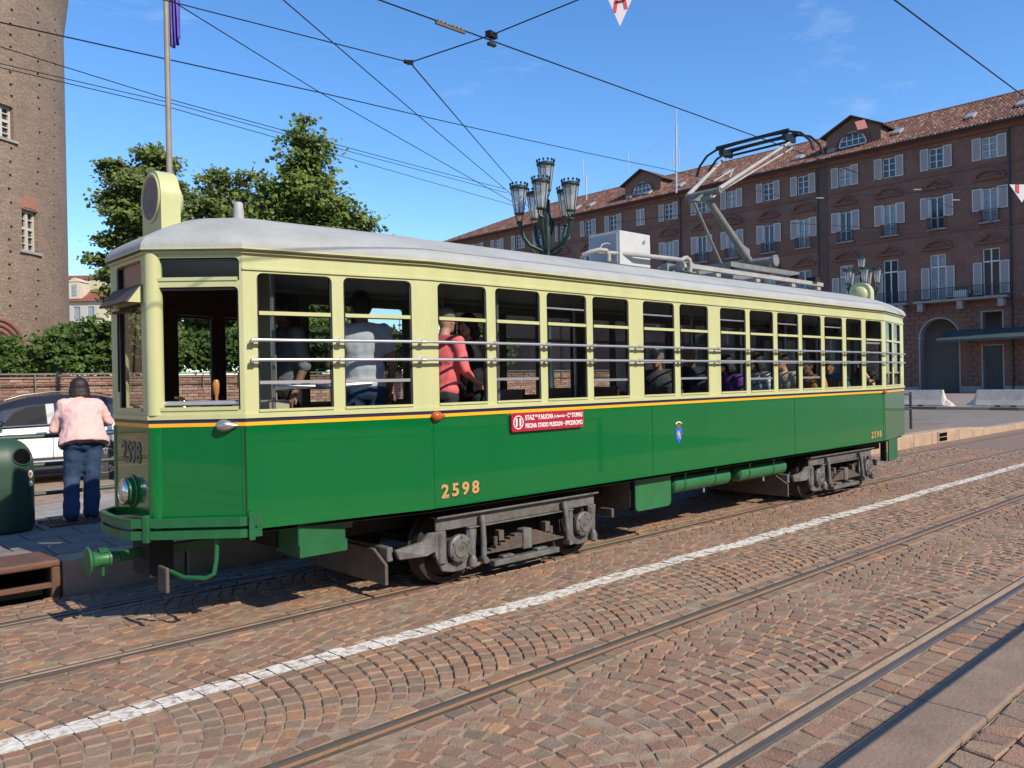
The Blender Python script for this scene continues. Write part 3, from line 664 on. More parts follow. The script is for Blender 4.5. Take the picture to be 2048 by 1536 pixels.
# ================================================================ THE TRAM
M_green = mat('tram_green', (0.0, 0.122, 0.026), 0.26, col2=(0.0, 0.112, 0.024), vs=1.4, st=(1.6, 1.0, 0.4), coat=1.0, spec=0.15, bump=0.22, bs=1.1)
M_green2 = mat('tram_green_dull', (0.012, 0.115, 0.036), 0.45, col2=(0.010, 0.085, 0.028), vs=6, bump=0.05, bs=30)
M_cream = mat('tram_cream', (0.515, 0.525, 0.262), 0.38, col2=(0.46, 0.465, 0.23), vs=2.5, st=(2.5, 1, 0.5), coat=0.25, bump=0.03, bs=3)
M_yel = mat('stripe_yellow', (0.80, 0.40, 0.012), 0.4, coat=0.3)
M_blue = mat('stripe_blue', (0.014, 0.014, 0.065), 0.4, coat=0.3)
M_roof = mat('tram_roof_canvas', (0.36, 0.37, 0.355), 0.75, col2=(0.285, 0.29, 0.275), vs=2.2, bump=0.25, bs=18)
M_silver = mat('silver_bar', (0.62, 0.62, 0.64), 0.35, 0.75, var=0.15)
M_chrome = mat('chrome', (0.75, 0.74, 0.72), 0.15, 1.0)
M_rubber = mat('black_rubber', (0.012, 0.012, 0.012), 0.6)
M_bogie = mat('bogie_grey', (0.145, 0.145, 0.138), 0.5, col2=(0.075, 0.066, 0.056), vs=7, bump=0.25, bs=40)
M_bogie2 = mat('bogie_dirty', (0.125, 0.095, 0.072), 0.8, col2=(0.07, 0.05, 0.038), vs=9, bump=0.3, bs=50)
M_wheel = mat('wheel_steel', (0.055, 0.045, 0.038), 0.6, 0.5, col2=(0.035, 0.028, 0.024), vs=8)
M_under = mat('underframe_black', (0.012, 0.012, 0.011), 0.8)
M_wood = mat('dark_wood', (0.075, 0.032, 0.018), 0.45, col2=(0.045, 0.02, 0.012), vs=9)
M_woodl = mat('knob_wood', (0.42, 0.17, 0.05), 0.35)
M_inner = mat('inner_lining', (0.20, 0.165, 0.115), 0.6, col2=(0.15, 0.12, 0.08), vs=2)
M_ceil = mat('inner_ceiling', (0.30, 0.285, 0.23), 0.6)
M_floor = mat('tram_floor', (0.05, 0.042, 0.036), 0.8)
M_brass = mat('brass', (0.62, 0.40, 0.12), 0.22, 1.0)
M_red = mat('board_red', (0.36, 0.012, 0.032), 0.4, coat=0.3)
M_white = mat('white_paint', (0.80, 0.79, 0.76), 0.5)
M_gold = mat('gold_leaf', (0.44, 0.27, 0.10), 0.45)
M_green3 = mat('sunlit_green', (0.028, 0.155, 0.055), 0.4, col2=(0.02, 0.12, 0.042), vs=5)  # lighter copy of the dull green, with sunlight put into the colour
M_shadow_black = mat('number_black', (0.012, 0.012, 0.012), 0.5)
M_amber = mat('amber_lens', (0.45, 0.09, 0.01), 0.15, coat=0.6)
G_tram = glass('tram_glass', (0.84, 0.87, 0.87), 0.0, ior=1.30)
G_clear = glass('clear_glass', (0.90, 0.93, 0.93), 0.0, ior=1.22)
YC = 6.475
PF = [(2.11, 6.10), (2.63, 5.65), (4.10, 5.375), (13.06, 5.375), (14.53, 5.65), (15.05, 6.10)]
PF = [Vector((x, y)) for x, y in PF]; PF = PF+[Vector((p.x, 2*YC-p.y)) for p in PF[::-1]]
NP = len(PF)
def off_poly(d):
    out = []
    for i in range(NP):
        a, b, c = PF[i-1], PF[i], PF[(i+1) % NP]; e1, e2 = (b-a).normalized(), (c-b).normalized()
        n1, n2 = Vector((e1.y, -e1.x)), Vector((e2.y, -e2.x)); k = d/(1+n1.dot(n2)); out.append(b+(n1+n2)*k)
    return out
tram = empty('tram', (8.58, YC, 0)); tag(tram, 'old green and cream tram with grey roof standing on the cobbled street', 'tram')
def band(name, z0, z1, d1, d0, m, segs=None, parent=None, smooth=False):
    A, B = off_poly(d1), off_poly(d0); b = MB(); S_ = range(NP) if segs is None else segs
    for i in S_:
        j = (i+1) % NP; q = [A[i], A[j], B[j], B[i]]
        b.add([(p.x, p.y, z) for z in (z0, z1) for p in q], [(0, 1, 5, 4), (2, 3, 7, 6), (4, 5, 6, 7), (3, 2, 1, 0)])
    return b.build(name, m, parent or tram)
body = band('side_panel', 0.731, 1.487, 0.0, -0.03, M_green)
band('yellow_stripe', 1.487, 1.514, 0.004, -0.02, M_yel); band('blue_stripe', 1.5145, 1.541, 0.004, -0.02, M_blue)
band('waist_rail', 1.5415, 1.574, 0.014, -0.03, M_cream)
band('drip_moulding', 2.622, 2.640, 0.012, 0.0005, M_cream, segs=[1, 2, 3, 7, 8, 9])
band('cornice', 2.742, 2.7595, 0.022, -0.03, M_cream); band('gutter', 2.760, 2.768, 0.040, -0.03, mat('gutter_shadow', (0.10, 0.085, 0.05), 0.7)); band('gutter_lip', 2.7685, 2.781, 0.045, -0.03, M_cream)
# butt straps and seams on the side
def on_seg(i, u, z, out=0.0):
    a, b = PF[i], PF[(i+1) % NP]; e = (b-a).normalized(); p = a+e*u+Vector((e.y, -e.x))*out
    return Vector((p.x, p.y, z))
def seg_dir(i):
    e = (PF[(i+1) % NP]-PF[i]).normalized(); return Vector((e.x, e.y, 0))
def seg_nor(i):
    e = seg_dir(i); return Vector((e.y, -e.x, 0))
for i, u, w in ((0, 0.668, 0.02), (1, 0.03, 0.05), (2, 0.06, 0.06), (2, 3.0, 0.04), (2, 6.1, 0.04), (2, 8.92, 0.05), (3, 0.03, 0.05)):
    MB().obox(on_seg(i, u, 1.109, 0.002), seg_dir(i)*(w/2), seg_nor(i)*0.0018, (0, 0, 0.376)).build('cover_strip', M_green, tram, bevel=0.001)
MB().obox(on_seg(0, 0.684, 1.109, 0.001), seg_dir(0)*0.003, seg_nor(0)*0.0025, (0, 0, 0.377)).build('door_seam', M_rubber, tram)
# upper walls with window openings
Z0, Z1, ZM = 1.585, 2.605, 2.31
straight = [(4.20, 4.74), (4.845, 5.405), (5.495, 6.055), (6.145, 6.715), (6.955, 7.515), (7.615, 8.18), (8.43, 9.0), (9.09, 9.665), (9.765, 10.325), (10.42, 10.97), (11.07, 11.63), (11.745, 12.27), (12.405, 12.985)]
WIN = {i: [] for i in range(NP)}
WIN[0] = [(0.073, 0.664, 2.545, 2.712, 'fix'), (0.068, 0.655, 1.605, 2.50, 'open')]
WIN[1] = [(0.101, 0.673, Z0, Z1, 'w'), (0.765, 1.346, Z0, Z1, 'w')]
WIN[2] = [(a-4.10, b-4.10, Z0, Z1, 'w') for a, b in straight]
WIN[3] = [(0.13, 0.62, Z0, Z1, 'w'), (0.72, 1.24, Z0, Z1, 'w')]
WIN[4] = [(0.03, 0.62, 1.605, 2.50, 'fix')]
WIN[5] = [(0.11, 0.64, 1.6, 2.45, 'fix')]
WIN[6] = [(0.06, 0.65, 1.605, 2.50, 'fix')]
L8 = 13.06-4.10
WIN[7] = [(0.2, 0.78, 1.0, 2.45, 'fix'), (0.84, 1.40, 1.0, 2.45, 'fix')]
WIN[8] = [(L8-(b-4.10), L8-(a-4.10), Z0, Z1, 'f') for a, b in straight]
WIN[9] = [(0.12, 0.46, 1.0, 2.42, 'fix'), (0.55, 0.88, 1.0, 2.42, 'fix'), (1.0, 1.36, 1.0, 2.42, 'fix')]
WIN[10] = [(0.06, 0.62, 1.605, 2.50, 'fix')]
WIN[11] = [(0.10, 0.65, 2.53, 2.715, 'dest'), (0.12, 0.63, 1.60, 2.40, 'fix')]
bars = [1.80, 1.80, None, 1.795, None, 1.77, 1.955, 1.77, 1.955, 1.75, 1.955, 1.75, 1.955, 1.955, 2.26, 1.8, 1.8]; wi = 0
def corner_fill(b, P, U, a, c, d, h, r, m=0):     # rounded upper corners of an opening
    for s_, ua in ((1, a), (-1, c)):
        cc = (ua+s_*r, h-r); pts = [(ua, h)]+[(cc[0]-s_*r*math.cos(t), cc[1]+r*math.sin(t)) for t in [k*math.pi/8 for k in range(5)]]
        q = [Vector(P)+Vector(U)*x+Vector((0, 0, z)) for x, z in pts]
        N = Vector(U).cross(Vector((0, 0, 1)))
        b.prism(q if s_ < 0 else q[::-1], -N*0.04, m)
for i in range(NP):
    a = PF[i]; L = (PF[(i+1) % NP]-a).length; U = seg_dir(i); N = seg_nor(i)
    zb = 1.574 if i not in (7, 9) else 1.0
    P = Vector((a.x, a.y, 1.574)); hs = [(w_[0], w_[1], max(w_[2], 1.574)-1.574, w_[3]-1.574) for w_ in WIN[i]]
    b = MB(); wall(b, P, U, L, 2.745-1.574, hs, 0.042)
    for w_ in WIN[i]: corner_fill(b, P, U, w_[0], w_[1], 0, w_[3]-1.574, 0.045 if w_[4] in 'wf' else 0.035)
    uw = b.build('upper_wall', M_cream, tram)
    Lr = MB(); P2 = Vector((a.x, a.y, 0.80))-N*0.046
    hs2 = [(w_[0], w_[1], w_[2]-0.8, w_[3]-0.8) for w_ in WIN[i]]
    wall(Lr, P2, U, L, 2.70-0.80, hs2, 0.004); Lr.build('inner_lining', M_inner if i not in (6, 7, 9, 10) else M_wood, tram)
    for w_ in WIN[i]:
        u0, u1, z0, z1, kd = w_; uc = (u0+u1)/2; hw = (u1-u0)/2; f = MB()
        zlo = max(z0, 1.0)
        def bx(ua, ub, za, zb_, din, dout, m=0): f.obox(on_seg(i, (ua+ub)/2, (za+zb_)/2, -(din+dout)/2), U*((ub-ua)/2), N*((dout-din)/2), (0, 0, (zb_-za)/2), m)
        bx(u0, u0+0.012, z0, z1, 0.012, 0.040, 1); bx(u1-0.014, u1, z0, z1, 0.012, 0.040, 1)
        if kd in 'wf':
            bx(u0+0.012, u1-0.014, ZM-0.014, ZM+0.014, -0.006, 0.036, 0); bx(u0, u1, z0, z0+0.018, -0.010, 0.036, 0)
            bx(u0+0.012, u1-0.014, ZM-0.02, ZM-0.0145, 0.012, 0.036, 1)
            if kd == 'w':
                zb_ = bars[wi]; k_ = wi; wi += 1
                if zb_: bx(u0+0.012, u1-0.014, zb_-0.012, zb_+0.012, 0.018, 0.036, 2)
                if k_ in (4, 6, 8, 10, 12): bx(u0+0.012, u1-0.014, 2.455, 2.470, 0.018, 0.034, 2)
        elif kd == 'dest': bx(u0, u1, z0, z0+0.01, 0.012, 0.03, 1)
        else: bx(u0+0.012, u1-0.014, z0, z0+0.025, -0.008, 0.036, 0); bx(u0+0.012, u1-0.014, z1-0.022, z1-0.002, 0.012, 0.036, 1)
        wn_ = f.build('window', [M_cream, M_rubber, M_silver], tram)
        def pane(za, zb_, din, g): MB().obox(on_seg(i, uc, (za+zb_)/2, -din), U*(hw-0.013), N*0.002, (0, 0, (zb_-za)/2)).build('pane', g, wn_)
        if kd == 'w':
            pane(ZM+0.014, z1, 0.026, G_tram)
            zb_ = bars[k_]
            if zb_: pane(zb_+0.012, ZM-0.02, 0.028, G_tram)
            if k_ > 3: pane(z0+0.018, 1.725, 0.031, G_clear)
            elif zb_: pass
        elif kd == 'f': pane(ZM+0.014, z1, 0.026, G_clear); pane(z0+0.018, ZM-0.02, 0.026, G_clear)
        elif kd == 'dest': pane(z0, z1, 0.03, G_tram)
        elif kd == 'fix': pane(z0+0.012, z1-0.012, 0.026, G_clear if i != 11 else G_tram)
for k in (0, 5, 6, 11):
    p = PF[k]; c = p+(Vector((8.58, YC))-p).normalized()*0.05
    MB().cyl((c.x, c.y, 1.575), (c.x, c.y, 2.742), 0.062, n=20).build('corner_post', M_cream, tram, smooth=True)
    MB().cyl((c.x, c.y, 0.735), (c.x, c.y, 1.486), 0.0625, n=20).build('corner_post', M_green, tram, smooth=True)
# roller blind behind the destination window, sun visor
MB().box(2.16, 6.2, 2.53, 2.17, 6.75, 2.72).build('destination_blind', mat('blind_pink', (0.36, 0.22, 0.19), 0.7, col2=(0.28, 0.17, 0.15), vs=20), tram)
v_ = MB().prism([(2.10, 6.80, 2.535), (2.10, 6.80, 2.515), (2.005, 6.80, 2.395), (1.99, 6.80, 2.405)], (0, -0.62, 0)).build('sun_visor', mat('visor_brown', (0.055, 0.042, 0.035), 0.6), tram)
MB().prism([(2.10, 6.178, 2.53), (2.005, 6.178, 2.40), (2.10, 6.178, 2.40)], (0, -0.006, 0)).build('visor_end', M_cream, v_)
MB().prism([(2.10, 6.81, 2.53), (2.005, 6.81, 2.40), (2.10, 6.81, 2.40)], (0, -0.006, 0)).build('visor_end', M_cream, v_)
MB().cyl((2.075, 6.72, 2.36), (2.075, 6.26, 2.34), 0.012, n=8).cyl((2.07, 6.60, 2.35), (2.085, 6.66, 1.75), 0.008, n=6).build('wiper', M_rubber, tram, smooth=True)
# roof
A = off_poly(0.045); D = []
for i in range(NP):
    a, b = A[i], A[(i+1) % NP]; n = max(2, int((b-a).length/0.16))
    D += [a+(b-a)*(k/n) for k in range(n)]
b = MB(); SS = [0, 0.004, 0.012, 0.026, 0.045, 0.06, 0.15, 0.22, 0.3, 0.4, 0.5, 0.62, 0.75, 0.88, 1.0]; RN = 14; nd = len(D); rv = []
for k in range(RN+1):
    s_ = SS[k]
    for p in D:
        q = Vector((min(max(p.x, 3.0), 14.16), YC)); w_ = p.lerp(q, s_)
        rv.append((w_.x, w_.y, 2.781+0.055*math.sqrt(1-(1-min(s_/0.06, 1))**2)+0.307*(1-(1-s_)**2.1)+0.0015*math.sin(w_.x*9)*s_))
b.add(rv, [(k*nd+i, k*nd+(i+1) % nd, (k+1)*nd+(i+1) % nd, (k+1)*nd+i) for k in range(RN) for i in range(nd)])
b.build('roof', M_roof, tram, smooth=True, angle=26)
A2 = off_poly(-0.05); MB().add([(p.x, p.y, 2.735) for p in A2], [tuple(range(NP))[::-1]]).build('ceiling', M_ceil, tram)
A2 = off_poly(-0.031); MB().add([(p.x, p.y, 0.80) for p in A2]+[(p.x, p.y, 0.70) for p in A2], [tuple(range(NP)), tuple(range(NP, 2*NP))[::-1]]).build('floor', M_floor, tram)
MB().box(3.0, 5.95, 0.5, 14.2, 7.0, 0.699).build('underframe', M_under, tram)
# guard rails along the windows
def rail_path(z, d):
    p = off_poly(d); pts = [Vector((2.665, 5.648-d*0.98)), p[2], p[3], Vector((14.40, 5.628-d*0.98))]; return [(q.x, q.y, z) for q in pts]
allw = [on_seg(1, 0.06, 0), on_seg(1, 0.72, 0), on_seg(1, 1.42, 0)]+[on_seg(2, u, 0) for u in (0.69, 1.35, 2.0, 2.72, 3.47, 4.2, 4.94, 5.62, 6.27, 6.92, 7.59, 8.24, 8.93)]+[on_seg(3, 0.67, 0)]
for z in (2.109, 1.964):
    g = MB().tube(rail_path(z, 0.055), 0.0125, 10).build('guard_rail', M_silver, tram, smooth=True)
    for q in allw:
        sg = 1 if q.x < 4.1 else (2 if q.x < 13.07 else 3); n_ = seg_nor(sg); d_ = seg_dir(sg); c = Vector((q.x, q.y, z))
        MB().obox(c+n_*0.03, d_*0.014, n_*0.028, (0, 0, 0.010)).cyl(c+n_*0.055-d_*0.02, c+n_*0.055+d_*0.02, 0.018, n=10).build('bracket', M_silver, g)
# ---- front end
fr = 2.11
hl = MB().lathe([(0.10, 0), (0.105, -0.008), (0.10, -0.045), (0.090, -0.052)], (fr-0.001, YC, 1.0), (1, 0, 0), 28).build('headlight', M_green2, tram, smooth=True)
MB().lathe([(0.125, 0.0), (0.125, -0.010), (0.115, -0.016), (0.10, -0.016)], (fr-0.0005, YC, 1.0), (1, 0, 0), 28).build('mount', M_green, hl, smooth=True)
MB().lathe([(0.096, -0.050), (0.101, -0.066), (0.092, -0.078), (0.082, -0.074)], (fr, YC, 1.0), (1, 0, 0), 28).build('rim', M_chrome, hl, smooth=True)
MB().lathe([(0.082, -0.072), (0.06, -0.084), (0.03, -0.091), (0.001, -0.093)], (fr, YC, 1.0), (1, 0, 0), 24).build('lens', mat('headlight_lens', (0.55, 0.55, 0.53), 0.08, 0.6, coat=1.0), hl, smooth=True)
text_mesh('fleet_number', '2598', 0.22, mat('front_number', (0.16, 0.125, 0.09), 0.5), tram, (fr-0.004, YC+0.01, 1.285), face_rot((0, -1, 0)), 0.002, 0.006, 0.95)
bp = []
for z0, z1 in ((0.688, 0.748), (0.772, 0.835)):
    A_, B_ = off_poly(0.075), off_poly(0.035); q = MB()
    def arcp(P): return [Vector((2.70, P[1].y-0.02)), P[1]+Vector((-0.04, 0.03))]+[P[0].lerp(P[1], t) for t in (0.7, 0.4, 0.15)]+[P[0]+Vector((-0.055, 0.06)), Vector((P[0].x-0.085, YC-0.2)), Vector((P[0].x-0.095, YC)), Vector((P[0].x-0.085, YC+0.2)), P[11]+Vector((-0.055, -0.06))]+[P[11].lerp(P[10], t) for t in (0.15, 0.5, 0.9)]
    a, c = arcp(A_), arcp(B_); n = len(a)
    for k in range(n-1): q.add([(p.x, p.y, z) for z in (z0, z1) for p in (a[k], a[k+1], c[k+1], c[k])], [(0, 3, 2, 1), (4, 5, 6, 7), (0, 1, 5, 4), (2, 3, 7, 6)])
    q.build('bumper_bar', M_green2, tram, smooth=True, angle=50)
for q_, e, n_ in ((Vector((2.07, 6.06, 0)), Vector((0.6, -0.8, 0)), Vector((-0.8, -0.6, 0))), (Vector((2.635, 5.585, 0)), Vector((0.9, -0.42, 0)), Vector((-0.42, -0.9, 0)))):
    MB().obox(q_+n_*0.012+Vector((0, 0, 0.765)), e*0.022, n_*0.018, (0, 0, 0.098)).build('bumper_bracket', M_green2, tram, bevel=0.004)
cp = MB().lathe([(0.10, 0.0), (0.105, 0.012), (0.06, 0.04), (0.05, 0.09), (0.052, 0.14), (0.06, 0.145), (0.06, 0.16), (0.045, 0.165), (0.042, 0.22)], (1.78, YC, 0.52), (1, 0, 0), 24).build('coupler', M_green3, tram, smooth=True)
MB().box(2.0, YC-0.035, 0.485, 2.9, YC+0.035, 0.565).build('drawbar', M_green2, cp, bevel=0.006)
MB().box(1.86, YC-0.03, 0.57, 1.92, YC+0.03, 0.60).cyl((1.89, YC, 0.40), (1.89, YC, 0.60), 0.012, n=8).build('pin', M_green2, cp)
MB().box(2.16, 6.30, 0.36, 2.34, 6.65, 0.70).build('hanger_plate', M_under, tram)
st = MB().tube([(2.46, 5.78, 0.70), (2.45, 5.78, 0.52), (2.43, 5.78, 0.425), (2.38, 5.80, 0.40), (2.28, 5.95, 0.40), (2.22, 6.05, 0.44)], 0.016, 8).build('step_iron', M_green2, tram, smooth=True)
MB().box(2.16, 5.97, 0.30, 2.185, 6.13, 0.48).build('guard_board', M_bogie2, tram, bevel=0.004)
# ---- side furniture
def teardrop(i, u, z, m, flip, sc=1.0):
    p = on_seg(i, u, z, 0.012); e, n_ = seg_dir(i), seg_nor(i); b = MB(); rings = []
    for k in range(9):
        t = k/8; r = 0.034*math.sin(math.pi*min(1, (t*0.94+0.06))**0.75) if 0 < k < 8 else 0.003
        rings.append((r*sc, (t-0.5)*0.12*sc*flip))
    b.lathe(rings, p+n_*0.008, e, 16); return b.build('side_lamp', m, tram, smooth=True)
teardrop(0, 0.56, 1.492, mat('lamp_silver', (0.45, 0.44, 0.43), 0.3, 0.8), 1, 1.35); teardrop(2, 0.07, 1.497, M_amber, 1, 1.2); teardrop(2, 8.93, 1.497, M_amber, 1, 0.9)
def digits(x0, z, h, nm):
    nr = empty('fleet_number', (0, 0, 0)); nr.parent = tram; nr.location = Vector((x0, 5.37, z))-tram.location
    for k, c in enumerate('2598'):
        x = x0+(k-1.5)*h*1.06
        text_mesh('digit_shadow', c, h*1.40, M_shadow_black, nr, (x+h*0.085, 5.3735, z-h*0.08), face_rot((1, 0, 0)), 0.0012, 0.006, 1.12)
        text_mesh('digit', c, h*1.40, M_gold, nr, (x, 5.3700, z), face_rot((1, 0, 0)), 0.0012, 0.005, 1.12)
        if c == '2': MB().box(x-h*0.36, 5.3688, z-h*0.52, x+h*0.38, 5.3712, z-h*0.36).build('digit_foot', M_gold, nr)
digits(4.405, 0.862, 0.105, 0); digits(12.72, 0.842, 0.092, 1)
# route board
b = MB(); x0, x1, z0, z1, r = 4.985, 5.945, 1.318, 1.487, 0.022; pts = []
for cx, cz, a0 in ((x1-r, z1-r, 0), (x0+r, z1-r, 90), (x0+r, z0+r, 180), (x1-r, z0+r, 270)):
    pts += [(cx+r*math.cos(R(a0+t)), 5.341, cz+r*math.sin(R(a0+t))) for t in (0, 30, 60, 90)]
rb = b.prism(pts, (0, 0.03, 0)).build('route_board', M_red, tram)
FR = face_rot((1, 0, 0)); yb = 5.3395
def tfit(s, x0, x1, z, h, bold=0.0012):
    o = text_mesh('lettering', s, 0.06, M_white, rb, (0, yb, 0), FR, 0.0008, bold); off = origin_of(rb)
    a = np.empty(len(o.data.vertices)*3); o.data.vertices.foreach_get('co', a); a = a.reshape(-1, 3); lo, hi = a.min(0), a.max(0)
    a[:, 0] = (a[:, 0]-lo[0])/(hi[0]-lo[0])*(x1-x0)+x0-off.x; a[:, 2] = (a[:, 2]-lo[2])/(hi[2]-lo[2])*h+z-h/2-off.z
    o.data.vertices.foreach_set('co', a.ravel()); o.data.update()
ring = MB()
for k in range(32):
    a0, a1 = 2*math.pi*k/32, 2*math.pi*(k+1)/32; c = (5.068, 1.402)
    q = [(c[0]+rr*math.cos(a), yb+0.001, c[1]+rr*math.sin(a)) for a, rr in ((a0, 0.062), (a1, 0.062), (a1, 0.054), (a0, 0.054))]; ring.prism(q, (0, -0.0014, 0))
ring.build('number_ring', M_white, rb)
tfit('11', 5.036, 5.100, 1.402, 0.072, 0.003)
for q_ in (('STAZ', 5.152, 5.272, 1.440, 0.046), ('NE', 5.278, 5.312, 1.452, 0.020), ('P.NUOVA', 5.324, 5.520, 1.440, 0.046), ('(c.Sparta)', 5.532, 5.672, 1.436, 0.034), ('-', 5.686, 5.702, 1.440, 0.007), ('C', 5.714, 5.742, 1.440, 0.044), ('SO', 5.746, 5.772, 1.452, 0.020), ('STUPINIGI', 5.780, 5.926, 1.440, 0.043),
           ('PISCINA', 5.156, 5.300, 1.366, 0.042), ('STADIO', 5.316, 5.452, 1.366, 0.042), ('MUSSOLINI', 5.468, 5.642, 1.366, 0.042), ('-', 5.656, 5.672, 1.366, 0.007), ('IPPODROMO', 5.686, 5.928, 1.366, 0.045)): tfit(*q_)
# coat of arms
cx, zt, zb_ = 7.555, 1.215, 1.055
sh = [(cx-0.060, zt), (cx+0.060, zt), (cx+0.063, zt-0.06), (cx+0.048, zt-0.11), (cx, zb_-0.01), (cx-0.048, zt-0.11), (cx-0.063, zt-0.06)]
cr_ = MB().prism([(x, 5.3735, z) for x, z in sh][::-1], (0, -0.003, 0)).build('coat_of_arms', mat('arms_blue', (0.02, 0.12, 0.62), 0.4), tram)
M_brn = mat('arms_brown', (0.20, 0.10, 0.03), 0.5)
bull = [(-0.020, 0.018), (-0.012, 0.036), (-0.004, 0.040), (0.006, 0.030), (0.016, 0.016), (0.018, -0.008), (0.022, -0.036), (0.012, -0.038), (0.008, -0.014), (-0.002, -0.004), (-0.004, -0.028), (-0.013, -0.028), (-0.010, 0.002), (-0.026, 0.006)]
MB().prism([(cx+x*1.35, 5.370, zt-0.074+z*1.25) for x, z in bull], (0, -0.0015, 0)).build('bull', mat('arms_gold', (0.62, 0.36, 0.08), 0.5), cr_)
MB().prism([(cx-0.030, 5.3735, zt+0.006), (cx+0.030, 5.3735, zt+0.006), (cx+0.040, 5.3735, zt+0.040), (cx+0.015, 5.3735, zt+0.048), (cx, 5.3735, zt+0.040), (cx-0.015, 5.3735, zt+0.048), (cx-0.040, 5.3735, zt+0.040)][::-1], (0, -0.003, 0)).build('crown', M_brn, cr_)
q = MB()
for k in range(9):
    a = R(30+15*k); q.ell((cx+0.058*math.cos(a), 5.371, zt+0.035+0.034*math.sin(a)), 0.008, 8, 5)
q.build('crown_pearls', M_white, cr_)
# ---- under the floor
b1 = MB().box(3.02, 5.62, 0.47, 3.43, 6.0, 0.735).build('battery_box', M_green2, tram, bevel=0.008); MB().box(3.02, 5.605, 0.468, 3.432, 5.619, 0.56).build('lid', M_green2, b1)
q = []
x0, x1, z0, z1, r = 6.93, 7.57, 0.345, 0.735, 0.06
for cx_, cz_, a0 in ((x0+r, z0+r, 180), (x1-r, z0+r, 270)): q += [(cx_+r*math.cos(R(a0+t)), 5.50, cz_+r*math.sin(R(a0+t))) for t in (0, 22, 45, 67, 90)]
pl = MB().prism([(x0, 5.50, z1)]+q+[(x1, 5.50, z1)], (0, 0.02, 0)).build('equipment_cover', M_green3, tram, bevel=0.004)
MB().box(6.93, 5.521, 0.36, 7.57, 6.3, 0.73).build('equipment_box', M_under, pl); MB().prism([(6.915, 5.56, 0.735), (6.915, 5.56, 0.40), (6.915, 5.62, 0.35), (6.915, 6.35, 0.35), (6.915, 6.35, 0.735)], (-0.004, 0, 0)).build('end_plate', M_bogie2, pl)
for xa, xb_ in ((7.66, 8.86), (9.06, 10.24)):
    t_ = MB().lathe([(0.02, 0), (0.085, 0.012), (0.102, 0.03), (0.102, xb_-xa-0.03), (0.085, xb_-xa-0.012), (0.02, xb_-xa)], (xa, 5.62, 0.555), (1, 0, 0), 24).build('air_tank', M_green3, tram, smooth=True)
    for x_ in (xa+0.22, xb_-0.36):
        MB().lathe([(0.103, -0.018), (0.109, -0.016), (0.109, 0.016), (0.103, 0.018)], (x_, 5.62, 0.555), (1, 0, 0), 24).bar((x_, 5.535, 0.60), (x_, 5.50, 0.735), 0.03, 0.006).build('strap', M_green2, t_)
    MB().cyl((xb_-0.5, 5.6, 0.46), (xb_-0.5, 5.6, 0.40), 0.012, n=8).build('drain_cock', M_silver, t_)
MB().obox(on_seg(3, 0.66, 0.55, -0.03), seg_dir(3)*0.33, seg_nor(3)*0.01, (0, 0, 0.18)).build('rear_skirt', M_green2, tram); MB().box(13.30, 5.47, 0.38, 13.34, 5.56, 0.73).build('skirt_stay', M_under, tram)
MB().obox(on_seg(1, 0.85, 0.66, -0.30), seg_dir(1)*0.06, seg_nor(1)*0.02, (0, 0, 0.05)).build('junction_box', M_bogie, tram)
